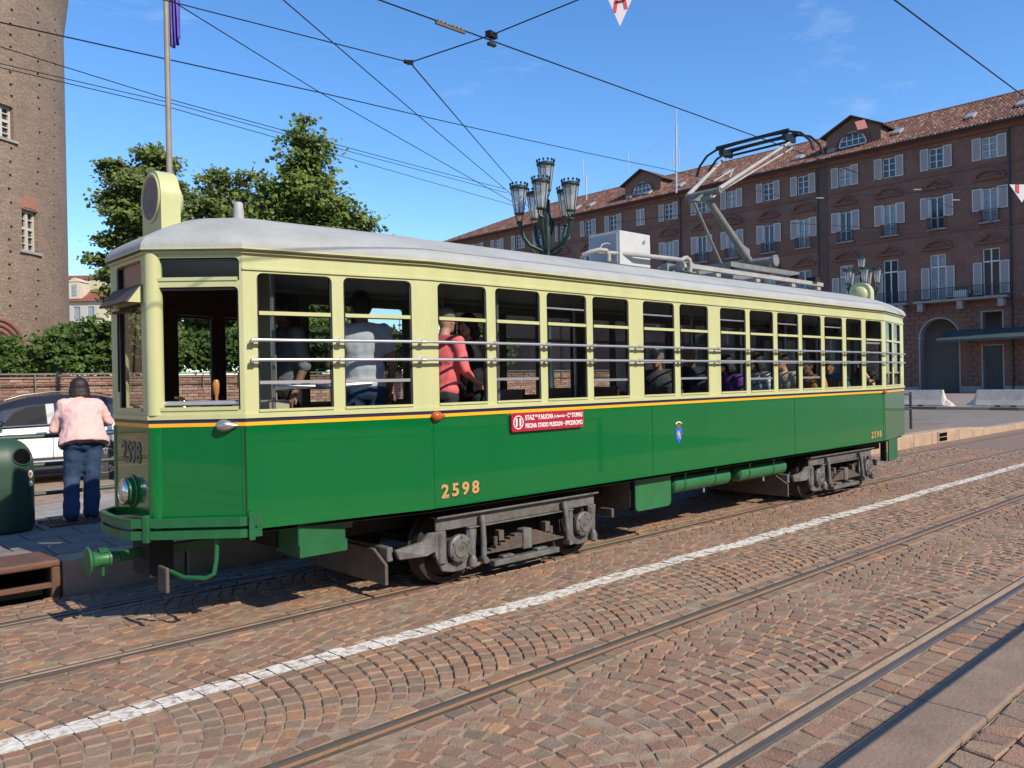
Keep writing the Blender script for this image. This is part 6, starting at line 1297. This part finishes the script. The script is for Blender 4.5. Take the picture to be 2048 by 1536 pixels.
# ================================================================ OVERHEAD WIRES
M_wire = mat('wire_black', (0.012, 0.012, 0.014), 0.5, 0.4)
def wire(label, pts, r=0.008, name='overhead_wire', sag=1.0):
    b = MB(); P = [Vector(p) for p in pts]; q = []
    for a, c in zip(P[:-1], P[1:]):
        K = 10; L = (c-a).length
        for k in range(K): t = k/K; q.append(a.lerp(c, t)-Vector((0, 0, 0.0012*L*L*t*(1-t)*0.3*sag)))
    q.append(P[-1]); o_ = b.tube(q, r, 6).build(name, M_wire, None, smooth=True); tag(o_, label, 'wire', 'overhead wires'); return o_
w1 = wire('contact wire running over the tram to its pantograph', [(-25, 6.42, 5.36), (11.24, 6.42, 5.392), (60, 6.45, 5.5)], 0.0075, sag=0)
wire('contact wire crossing the upper right corner over the nearer track', [(-25, 2.815, 4.95), (60, 2.815, 4.98)], 0.0075, sag=0)
nd_ = at(820, 125, 9.0); hg = at(983, 70, 8.6)
wire('span wire from the upper left to the knot above the tram', [at(305, -6, 8.0), nd_], 0.006)
wire('span wire crossing the contact wire, from the knot up to the right', [nd_, hg, at(1175, -8, 8.2)], 0.007)
wire('thin stay dropping from the knot towards the lamp post', [nd_, at(1027, 366, 19), at(1060, 420, 22)], 0.008)
wire('stay running from the top edge down to the lamp post', [at(562, -4, 9), at(1015, 382, 20), at(1045, 412, 21.5)], 0.008)
wire('wire slanting from the flag across the sky to the lamp post', [at(335, -4, 10.0), at(640, 185, 14), at(1045, 415, 23)], 0.008)
wire('long wire sagging from the tower edge across the whole sky to the palace', [at(-30, 38, 14), at(640, 185, 20), at(1330, 338, 40), at(1700, 420, 62)], 0.013)
wire('upper of the three wires from the tower converging behind the flagpole', [at(-30, 84, 16), at(330, 196, 20), at(1010, 378, 34)], 0.010)
wire('middle of the three wires from the tower converging behind the flagpole', [at(-30, 120, 18), at(330, 203, 22), at(1015, 386, 36)], 0.010)
wire('lowest of the three wires from the tower converging behind the flagpole', [at(-30, 128, 17), at(330, 212, 21), at(640, 300, 27), at(1060, 420, 38)], 0.010)
wire('wire strung along the palace at the second-floor windows', [at(1230, 445, 60), at(1640, 396, 60), at(2080, 368, 60)], 0.02)
wire('lower wire strung along the palace below the balconies', [at(1480, 440, 62), at(1830, 460, 62), at(2080, 455, 62)], 0.02)
# fittings
hgr = MB().obox(hg+Vector((0, 0, 0.0)), (0.06, 0.01, 0), (-0.01, 0.03, 0), (0, 0, 0.03)).cyl(hg, hg-Vector((0, 0, 0.09)), 0.014, n=8).obox(hg-Vector((0, 0, 0.10)), (0.05, 0, 0), (0, 0.02, 0), (0, 0, 0.015)); tag(hgr.build('wire_hanger', M_wire, base=True), 'black hanger clamp where the span wire crosses the contact wire', 'wire clamp')
tag(MB().obox(nd_, fwd*0.02, rgt*0.035, upv*0.02).ell(nd_-rgt*0.05+upv*0.01, 0.025, 10, 6).build('wire_knot', M_wire, base=True), 'small ring joining three wires high above the tram', 'wire clamp')
jx = Vector((5.25, 6.42, 5.358)); j = MB().box(jx.x-0.19, jx.y-0.012, jx.z-0.005, jx.x+0.19, jx.y+0.012, jx.z+0.022)
for k in (-0.15, -0.10, -0.05, 0.05, 0.10, 0.15): j.cyl((jx.x+k, jx.y, jx.z+0.02), (jx.x+k, jx.y, jx.z+0.05), 0.012, n=8)
tag(j.build('wire_splice', mat('splice_bronze', (0.12, 0.10, 0.07), 0.5, 0.6), base=True), 'bolted splice on the contact wire near the top of the picture', 'wire clamp')
for x, y, d in ((1835, 379, 60), (1912, 400, 60), (1640, 396, 60)):
    p = at(x, y, d); tag(MB().obox(p, rgt*0.28, fwd*0.03, upv*0.035).build('wire_insulator', M_stonew, base=True), {1835: 'pale insulator on the wire beside the arched pediment', 1912: 'pale insulator on the wire near the right-hand windows', 1640: 'pale insulator on the wire by the dark palace pier'}[x], 'insulator', 'insulators before the palace')
# pennants
M_pw = mat('pennant_white', (0.62, 0.60, 0.60), 0.7); M_pr = mat('pennant_red', (0.55, 0.05, 0.06), 0.7)
p0 = at(1240, 53, 12); sc = 12/F_PX
pn1 = MB().prism([p0, p0+rgt*sc*36+upv*sc*82, p0-rgt*sc*36+upv*sc*82], fwd*0.006).build('pennant', M_pw, base=True); tag(pn1, 'white pennant with a red letter hanging into the top edge', 'pennant')
q = MB(); f0 = lambda x, y: p0+rgt*sc*(x-1240)+upv*sc*(53-y)-fwd*0.004
for a, c in (((1229, 25), (1236, -25)), ((1252, 18), (1244, -25)), ((1231, 4), (1250, 1))): q.bar(f0(*a), f0(*c), sc*7, 0.003, up=upv if a[1] < 10 else fwd)
q.build('letter', M_pr, pn1)
p0 = at(2044, 405, 40); sc = 40/F_PX
pn2 = MB().prism([p0, p0+rgt*sc*20+upv*sc*36, p0-rgt*sc*25+upv*sc*36], fwd*0.01).build('pennant', M_pw, base=True); tag(pn2, 'red and white striped pennant at the right edge before the palace', 'pennant')
q = MB()
for xa, xb_ in ((-13, -6), (7, 13)): q.prism([p0+rgt*sc*xa+upv*sc*36-fwd*0.02, p0+rgt*sc*xb_+upv*sc*36-fwd*0.02, p0+rgt*sc*xb_+upv*sc*(18 if xa < 0 else 22)-fwd*0.02, p0+rgt*sc*xa+upv*sc*(22 if xa < 0 else 26)-fwd*0.02], fwd*0.015)
q.build('stripes', M_pr, pn2)
# aerials on the palace roof
M_aer = mat('aerial_grey', (0.42, 0.44, 0.46), 0.5, 0.3)
g0 = at(1352, 348, 86); mt = empty('guyed_mast', g0); tag(mt, 'slim guyed radio mast on the palace roof', 'antenna')
def mp_(x, y): return at(x, y, 86)
MB().cyl(g0-Vector((0, 0, 2)), mp_(1352.5, 250), 0.10, n=6).cyl(mp_(1352.5, 250), mp_(1353, 214), 0.045, n=6).build('mast', M_aer, mt)
MB().cyl(mp_(1346, 330), mp_(1346, 300), 0.05, n=6).cyl(mp_(1358, 330), mp_(1358, 300), 0.05, n=6).bar(mp_(1345, 330), mp_(1359, 330), 0.06, 0.06).build('side_aerials', M_aer, mt)
for x, y in ((1200, 385), (1325, 347), (1380, 335), (1418, 330)): MB().cyl(mp_(1352, 256), mp_(x, y), 0.016, n=4).build('guy_wire', M_aer, mt)
a2 = empty('aerial', at(1173, 393, 84)); tag(a2, 'thin white whip aerial on the roof right of the lamp post', 'antenna'); MB().cyl(at(1173, 400, 84), at(1172, 352, 84), 0.07, n=6).cyl(at(1167, 355, 84), at(1165, 319, 84), 0.05, n=6).bar(at(1166, 353, 84), at(1173, 352, 84), 0.06, 0.06).bar(at(1172, 366, 84), at(1189, 366, 84), 0.04, 0.04).build('whip', M_aer, a2)
a3 = empty('aerial', at(1257, 345, 84)); tag(a3, 'single thin whip aerial above the left dormer', 'antenna'); MB().cyl(at(1257, 346, 84), at(1256, 302, 84), 0.04, n=6).build('whip', M_aer, a3)
tag(MB().obox(at(1722, 250, 79), rgt*0.5+upv*0.12, fwd*0.04, upv*0.42-rgt*0.15).build('dish_antenna', mat('dish_red', (0.38, 0.12, 0.11), 0.6), base=True, bevel=0.15), 'red satellite dish on the right dormer', 'antenna')
tag(MB().cyl((78.85, 24.9, 8.9), at(1924, 472, 108), 0.06, 0.04, n=8).build('balcony_flagpole', M_aer, base=True), 'bare pale flagpole leaning out from the palace balcony', 'flagpole')
tag(MB().box(XB-0.75, 25.3, 8.46, XB-0.2, 26.4, 9.2).build('air_conditioner', M_wfr, base=True, bevel=0.04), 'white air conditioner unit on the palace balcony', 'air conditioner')
# the castle behind the tower, out of view to the left, seen in the tram's front panes
ca = empty('brick_castle', (-25, 56, 0)); tag(ca, 'brick castle body left of the tower, mirrored in the front panes of the tram', 'castle')
hb = [(u-0.8, u+0.8, z, z+2.6) for u in range(4, 48, 5) for z in (5, 11, 17)]
b = MB(); wall(b, (-50, 52, 0), (1, 0, 0), 50, 24, hb, 0.4); b.build('wall', brick_mat('castle_brick', ((0.30, 0.19, 0.14), (0.22, 0.14, 0.105)), (0.24, 0.17, 0.13), 'xz', 0.36, 0.085), ca); MB().box(-50, 52.5, 0, 0, 70, 23.9).build('dark_rooms', M_wgl, ca)
# the barrier the viewer leans on: only its shadow falls into the picture
rb_ = empty('near_barrier', (4, 0.45, 0.03)); tag(rb_, 'steel hand rail beside the viewer that shades the edge of the kerb slab', 'railing')
MB().box(1.75, 0.435, 1.02, 12.0, 0.458, 1.043).build('rail', M_drail, rb_); MB().box(11.9, 0.42, 0.0, 11.96, 0.48, 1.02).build('post', M_drail, rb_)
# houses across the square behind the viewer, seen only as reflections in the tram's windows and paint
bk = empty('opposite_palace', (10, -52, 0)); tag(bk, 'brown brick palace across the square reflected in the tram windows', 'building')
hb = []
for k in range(92):
    u = 3+k*4.4
    for z in (9, 14, 19): hb.append((u-0.7, u+0.7, z, z+2.4))
    hb.append((u-1.5, u+1.5, 0.0, 6.0))
b = MB(); wall(b, (330, -52, 0), (-1, 0, 0), 410, 24, hb, 0.4); b.build('wall', brick_mat('opposite_brick', ((0.24, 0.14, 0.105), (0.18, 0.105, 0.085)), (0.18, 0.12, 0.1), 'xz', 0.27, 0.085), bk)
MB().box(-80, -53.2, 0, 330, -52.5, 23.9).build('dark_rooms', M_wgl, bk); MB().prism([(-81, -51.2, 24.0), (-81, -60, 29), (-81, -68, 24)], (412, 0, 0)).build('roof', M_rr, bk)
# ================================================================ PEOPLE
def skin_mat(name, c): 
    m = mat(name, c, 0.5, var=0.15, vs=12); m.node_tree.nodes['Principled BSDF'].inputs['Subsurface Weight'].default_value = 0.08; return m
SK = {'fair': skin_mat('skin_fair', (0.56, 0.32, 0.23)), 'tan': skin_mat('skin_tan', (0.36, 0.185, 0.115)), 'brown': skin_mat('skin_brown', (0.20, 0.10, 0.06))}
M_eye = mat('eye_dark', (0.02, 0.015, 0.012), 0.2); M_lip = mat('lip', (0.34, 0.12, 0.10), 0.5)
def cloth(name, c, c2=None, vs=10): return mat(name, c, 0.85, col2=c2, var=0.22, vs=vs, bump=0.45, bs=6)
FOLD = bpy.data.textures.new('cloth_folds', 'CLOUDS'); FOLD.noise_scale = 0.11; FOLD.noise_depth = 2
def blob(name, prims, voxel, m, parent, M4, it=3, fold=0.0):
    b = MB()
    for p in prims:
        if p[0] == 'c':
            a, r0, c, r1 = Vector(p[1]), p[2], Vector(p[3]), p[4]; L = (c-a).length; d = (c-a)/max(L, 1e-6)
            prof = [(r0*math.sin(R(t)), -r0*math.cos(R(t))) for t in (8, 30, 55, 80)]+[(r1*math.cos(R(t)), L+r1*math.sin(R(t))) for t in (10, 35, 60, 82)]
            b.lathe(prof, a, d, 12)
        elif p[0] == 'f':
            vs_ = []
            for c, rx, ry, q in ((p[1], p[2], p[3], p[7]), (p[4], p[5], p[6], p[7])): vs_ += [Vector(c)+q @ Vector((rx*math.cos(k*math.pi/12), ry*math.sin(k*math.pi/12), 0)) for k in range(24)]
            b.add(vs_, [tuple(range(24))[::-1], tuple(range(24, 48))]+[(i, (i+1) % 24, 24+(i+1) % 24, 24+i) for i in range(24)])
        else: b.ell(p[1], p[2], 14, 10, rot=p[3] if len(p) > 3 else None)
    b.v = [tuple(M4 @ Vector(q)) for q in b.v]
    o = b.build(name, m, parent, smooth=True, angle=180)
    r = o.modifiers.new('remesh', 'REMESH'); r.mode = 'VOXEL'; r.voxel_size = voxel; r.use_smooth_shade = True
    s = o.modifiers.new('smooth', 'SMOOTH'); s.factor = 0.5; s.iterations = it
    if fold:
        d = o.modifiers.new('folds', 'DISPLACE'); d.texture = FOLD; d.strength = fold; d.mid_level = 0.5; d.texture_coords = 'LOCAL'
    return o
def person(label, loc, face, H=1.72, pose='stand', skin='fair', top=None, bottom=None, hair=(0.02, 0.014, 0.01), style='short', lean=0.0, arms=None, wide=1.0, sleeve=0.55, feet=None, headturn=0.0, nod=0.0, shoe=(0.1, 0.1, 0.1), group=None, hips=None, detail=True, flare=0.0, hem=0.0, legw=1.0):
    # local frame: facing +x, left is +y; face = heading in the world
    s = H/1.72; T = Matrix.Translation(Vector(loc)) @ Matrix.Rotation(face, 4, 'Z') @ Matrix.Diagonal((s, s, s, 1))
    P = empty('person', loc); tag(P, label, 'person', group)
    hz_ = 0.93 if pose == 'stand' else 0.53
    hip = Vector((0, 0, hz_)); Rl = Matrix.Rotation(lean, 3, 'Y')
    up = lambda x, y, z: hip+Rl @ Vector((x, y, z))        # points of the upper body, measured from the hip
    chest, neck, hc = up(0.01, 0, 0.36), up(0.0, 0, 0.545), up(0.035, 0, 0.70)
    HR = Matrix.Rotation(headturn, 3, 'Z') @ Matrix.Rotation(nod+lean*0.4, 3, 'Y')
    hp = lambda x, y, z: hc+HR @ Vector((x, y, z))
    sw = wide**0.45 if wide < 1.3 else 1.04; sh = {k: up(-0.01, k*0.172*sw, 0.475-max(0, wide-1.2)*0.12) for k in (1, -1)}
    A = {k: [sh[k], up(-0.04, k*0.235*sw, 0.20), up(0.06, k*0.225*sw, -0.03)] for k in (1, -1)}
    if pose == 'sit': A = {k: [sh[k], up(0.0, k*0.23*sw, 0.20), up(0.22, k*0.16, 0.10)] for k in (1, -1)}
    for k, v in (arms or {}).items(): A[k] = [sh[k], hip+Vector(v[0]), hip+Vector(v[1])]
    if pose == 'stand': Lg = {k: [Vector((0, k*0.085, 0.90)), Vector((0.02, k*0.095, 0.49)), Vector((-0.02, k*0.10, 0.09)), Vector((0.15, k*0.115, 0.035))] for k in (1, -1)}
    else: Lg = {k: [Vector((0.02, k*0.09, 0.53)), Vector((0.44, k*0.10, 0.53)), Vector((0.44, k*0.10, 0.10)), Vector((0.60, k*0.11, 0.04))] for k in (1, -1)}
    for k, v in (feet or {}).items(): Lg[k] = [Lg[k][0]]+[Vector(q) for q in v]
    pr = [('e', hp(0, 0, 0.0), (0.094, 0.076, 0.112), HR), ('e', hp(0.022, 0, -0.062), (0.066, 0.054, 0.060), HR), ('c', up(-0.005, 0, 0.50), 0.058, hp(-0.01, 0, -0.05), 0.050)]
    pr += [('c', hp(0.088, 0, 0.012), 0.010, hp(0.108, 0, -0.026), 0.015), ('e', hp(0.078, 0, -0.062), (0.016, 0.026, 0.012), HR), ('e', hp(0.07, 0, -0.10), (0.020, 0.026, 0.018), HR)]
    pr += [('e', hp(-0.005, k*0.078, -0.01), (0.022, 0.010, 0.034), HR) for k in (1, -1)]
    pr += [('e', chest, (0.105, 0.155*wide, 0.19), Rl), ('e', up(0.0, 0, 0.12), (0.10, 0.135*wide, 0.17), Rl), ('e', hip+Vector((0, 0, -0.02)), (0.11, 0.155*wide, 0.12))]
    for k in (1, -1):
        a, e, w = A[k]; pr += [('c', a, 0.058, e, 0.043), ('c', e, 0.042, w, 0.029)]
        d = (w-e).normalized(); sd = d.cross(Vector((0, 0, 1))); sd = sd.normalized() if sd.length > 0.05 else Vector((0, 1, 0)); nn = sd.cross(d)
        pc = w+d*0.045; pr.append(('c', w, 0.028, w+d*0.07, 0.032))
        for i, (o_, L) in enumerate(((-0.032, 0.060), (-0.011, 0.072), (0.011, 0.075), (0.032, 0.066))):
            b0 = w+d*0.085+sd*o_; m1 = b0+d*L*0.5-nn*0.012; pr += [('c', b0-d*0.02, 0.0115, m1, 0.0105), ('c', m1, 0.0105, m1+d*L*0.42-nn*0.026, 0.0095)]
        b0 = w+d*0.03-sd*0.026*k; pr += [('c', b0, 0.014, b0-sd*0.035*k+d*0.03-nn*0.01, 0.012), ('c', b0-sd*0.035*k+d*0.03-nn*0.01, 0.012, b0-sd*0.04*k+d*0.06-nn*0.016, 0.010)]
        h_, kn, an, to = Lg[k]; pr += [('c', h_, 0.085, kn, 0.056), ('c', kn, 0.056, an, 0.038)]
    blob('body', pr, 0.010, SK[skin], P, T, 2)
    if detail:
        for k in (1, -1):
            q = MB().ell(hp(0.083, k*0.031, 0.012), (0.008, 0.013, 0.008), 10, 6, rot=HR); q.v = [tuple(T @ Vector(x)) for x in q.v]; q.build('eye', M_eye, P, smooth=True)
        q = MB().ell(hp(0.091, 0, -0.062), (0.006, 0.023, 0.006), 10, 6, rot=HR); q.v = [tuple(T @ Vector(x)) for x in q.v]; q.build('mouth', M_lip, P, smooth=True)
    if style != 'bald':
        mh = mat('hair', hair, 0.55, var=0.4, vs=30, bump=0.5, bs=60)
        h = [('e', hp(-0.016, 0, 0.030), (0.102, 0.090, 0.104), HR), ('e', hp(-0.045, 0, -0.01), (0.072, 0.084, 0.09), HR)]
        if style in ('bob', 'long'): h += [('e', hp(-0.02, 0, 0.02), (0.112, 0.106, 0.112), HR)]; h += [('e', hp(-0.05, 0, -0.05), (0.09, 0.112, 0.10), HR), ('e', hp(-0.065, 0, -0.085), (0.08, 0.116, 0.07), HR)]+[('e', hp(-0.02, k*0.080, -0.06), (0.055, 0.036, 0.10), HR) for k in (1, -1)]
        if style == 'long': h += [('e', hp(-0.075, 0, -0.16), (0.05, 0.085, 0.12), HR)]
        if style == 'cap': h = [('e', hp(-0.01, 0, 0.048), (0.104, 0.090, 0.076), HR), ('e', hp(0.08, 0, 0.045), (0.07, 0.07, 0.013), HR)]
        blob('cap' if style == 'cap' else 'hair', h, 0.009, mh, P, T, 1)
    g = 0.016
    t_ = [('e', chest, (0.118+g, 0.168*wide+g, 0.20), Rl), ('e', up(0.012, 0, 0.16), (0.112*wide+g, 0.155*wide+g, 0.19), Rl), ('e', up(0.0, 0, 0.03-hem*0.5), (0.125*wide, 0.165*wide+g, 0.10+hem), Rl), ('c', up(-0.005, 0.10*sw, 0.475), 0.062, up(-0.005, -0.10*sw, 0.475), 0.062), ('c', up(-0.005, 0, 0.47), 0.075, up(0, 0, 0.515), 0.062)]
    if wide > 1.3: t_ += [('e', up(-0.02, 0, 0.33), (0.14, 0.195, 0.20), Rl), ('f', up(-0.03, 0, 0.38), 0.14, 0.185, up(-0.035, -0.01, -0.08), 0.20, 0.278, Rl)]
    t_ += [('c', up(-0.01, 0, 0.50), 0.062, sh[k], 0.068) for k in (1, -1)]
    for k in (1, -1):
        a, e, w = A[k]; t_ += [('c', a, 0.076, a.lerp(e, min(1, sleeve/0.55)*0.98), 0.062 if sleeve < 0.6 else 0.056)]
        if sleeve > 0.6: t_ += [('c', e, 0.054, e.lerp(w, min(1, (sleeve-0.55)/0.45)), 0.040)]
    blob('top', t_, 0.013, top, P, T, 6, 0.045 if wide > 1.3 else 0.022)
    b_ = [('e', hip+Vector((-0.005, 0, -0.02)), (0.128*(wide*0.5+0.5), 0.175*(hips or wide), 0.125))]
    for k in (1, -1):
        h_, kn, an, to = Lg[k]; b_ += [('c', h_+Vector((0, 0, -0.02 if pose == 'stand' else 0)), 0.098*(wide*0.4+0.6)*(legw*0.5+0.5), kn, (0.070+flare*0.3)*legw), ('c', kn, (0.068+flare*0.3)*legw, an+Vector((0, 0, 0.0)), 0.058+flare)]
    blob('trousers', b_, 0.014, bottom, P, T, 5, 0.03)
    for k in (1, -1):
        h_, kn, an, to = Lg[k]; q = blob('shoe', [('c', an+Vector((-0.025, 0, -0.045)), 0.042, to, 0.036), ('e', (an+to)/2+Vector((0, 0, -0.02)), (0.11, 0.045, 0.035))], 0.012, mat('shoe', shoe, 0.6), P, T, 2)
    return P
jeans = cloth('denim', (0.030, 0.065, 0.135), (0.016, 0.036, 0.085), 5); dark = cloth('dark_cloth', (0.018, 0.018, 0.022)); grey = cloth('grey_cloth', (0.10, 0.10, 0.11))
# the woman on the platform, leaning with her forearms on the rail
person('woman with dark bob, salmon blouse and flared jeans leaning on the railing', (2.76, 10.08, 0.30), R(80), 1.66, 'stand', 'fair', cloth('salmon_blouse', (0.72, 0.45, 0.41), (0.64, 0.38, 0.345), 4), jeans, (0.022, 0.010, 0.008), 'bob', R(25), {1: ((0.20, 0.28, 0.13), (0.46, 0.10, 0.10)), -1: ((0.20, -0.31, 0.20), (0.46, -0.12, 0.10))}, 1.40, 0.62,
       {1: [(0.06, 0.12, 0.50), (-0.16, 0.15, 0.10), (0.0, 0.19, 0.035)], -1: [(0.03, -0.085, 0.49), (0.0, -0.07, 0.09), (0.16, -0.08, 0.035)]}, shoe=(0.55, 0.56, 0.58), hips=1.52, detail=True, flare=0.032, nod=R(-12), hem=0.0, legw=1.18)
FL = 0.802
navy = cloth('navy_suit', (0.02, 0.028, 0.045)); 
person('tram driver in a pale shirt standing in the dim front of the tram', (3.42, 6.55, FL), R(185), 1.72, 'stand', 'tan', cloth('driver_shirt', (0.26, 0.27, 0.30)), dark, group='people riding in the tram', detail=False)
person('standing man in a white T-shirt seen from behind in the second side window', (3.86, 5.98, FL), R(75), 1.74, 'stand', 'tan', cloth('white_tshirt', (0.62, 0.64, 0.70), (0.52, 0.54, 0.62), 4), jeans, (0.015, 0.012, 0.01), 'short', R(2), {1: ((0.12, 0.26, 0.20), (0.30, 0.15, 0.30))}, 1.12, 0.3, group='people riding in the tram', detail=False)
person('person in a bright coral jacket and pale cap standing at the third side window', (4.50, 5.72, FL), R(10), 1.62, 'stand', 'fair', cloth('coral_jacket', (0.66, 0.13, 0.14), (0.55, 0.10, 0.11), 5), dark, (0.40, 0.34, 0.26), 'cap', R(4), {-1: ((0.05, -0.24, 0.21), (0.24, -0.20, 0.12)), 1: ((0.06, 0.24, 0.21), (0.26, 0.10, 0.12))}, 1.05, 0.8, group='people riding in the tram')
person('woman in black with pink dots standing behind the person in coral', (5.06, 6.00, FL), R(200), 1.60, 'stand', 'fair', cloth('black_blouse', (0.014, 0.013, 0.015)), mat('pink_dots', (0.012, 0.012, 0.014), 0.8, col2=(0.75, 0.08, 0.22), vs=16, pos=(0.60, 0.61)), (0.02, 0.012, 0.01), 'long', 0, None, 1.0, 0.9, group='people riding in the tram')
person('man in a light grey cap seated with his back to the bald man', (7.83, 5.82, FL), R(205), 1.74, 'sit', 'tan', cloth('grey_jacket', (0.055, 0.06, 0.068)), dark, (0.42, 0.42, 0.42), 'cap', R(12), None, 1.1, 0.95, group='people riding in the tram')
person('bald smiling man in a dark suit seated by the eighth window', (8.52, 5.86, FL), R(215), 1.78, 'sit', 'tan', navy, dark, style='bald', lean=R(8), wide=1.08, sleeve=0.95, group='people riding in the tram', headturn=R(20))
person('person in a purple top seated beside the ninth window', (9.28, 5.74, FL), R(160), 1.62, 'sit', 'tan', cloth('purple_top', (0.115, 0.03, 0.20), (0.08, 0.02, 0.15), 6), dark, (0.01, 0.008, 0.008), 'long', R(8), None, 1.12, 0.75, group='people riding in the tram')
person('woman in a white and blue patterned shirt seated beside the tenth window', (9.98, 5.74, FL), R(160), 1.66, 'sit', 'fair', mat('patterned_shirt', (0.66, 0.72, 0.80), 0.85, col2=(0.05, 0.08, 0.15), vs=20, pos=(0.52, 0.56)), dark, (0.05, 0.025, 0.015), 'long', R(6), None, 1.08, 0.75, group='people riding in the tram')
person('person in a beige T-shirt with bare forearm by the eleventh window', (10.66, 5.74, FL), R(165), 1.66, 'sit', 'fair', cloth('beige_tshirt', (0.50, 0.43, 0.36)), grey, (0.08, 0.05, 0.03), 'short', R(5), None, 1.08, 0.4, group='people riding in the tram')
person('person in a dark blue patterned shirt behind the beige T-shirt', (10.98, 6.02, FL), R(190), 1.70, 'sit', 'tan', mat('blue_pattern', (0.05, 0.10, 0.17), 0.85, col2=(0.22, 0.30, 0.36), vs=24, pos=(0.5, 0.6)), dark, (0.02, 0.015, 0.01), 'short', R(8), None, 1.05, 0.5, group='people riding in the tram', detail=False)
person('person in an orange-yellow shirt seated by the twelfth window', (11.55, 5.76, FL), R(170), 1.60, 'sit', 'tan', cloth('orange_shirt', (0.58, 0.28, 0.055)), dark, (0.02, 0.015, 0.01), 'short', R(14), None, 1.08, 0.5, group='people riding in the tram', detail=False)
person('person in a teal top bending forward by the thirteenth window', (12.55, 5.95, FL), R(195), 1.68, 'sit', 'tan', cloth('teal_top', (0.03, 0.17, 0.21)), dark, (0.03, 0.02, 0.012), 'short', R(28), None, 1.08, 0.6, group='people riding in the tram', detail=False)
person('woman in black with a bare arm raised to her face at the last side window', (13.42, 5.82, FL), R(150), 1.66, 'sit', 'fair', dark, dark, (0.012, 0.008, 0.008), 'bob', R(4), {1: ((0.10, 0.30, 0.26), (0.14, 0.12, 0.56)), -1: ((0.0, -0.22, 0.2), (0.2, -0.16, 0.1))}, 1.05, 0.22, group='people riding in the tram', headturn=R(15))
person('driver with dark glasses behind the open window of the white car', (4.05, 17.86, 0.22), R(180), 1.66, 'sit', 'tan', cloth('pink_shirt', (0.45, 0.14, 0.20)), dark, (0.01, 0.01, 0.01), 'short', R(-12), None, 1.0, 0.5, detail=False)
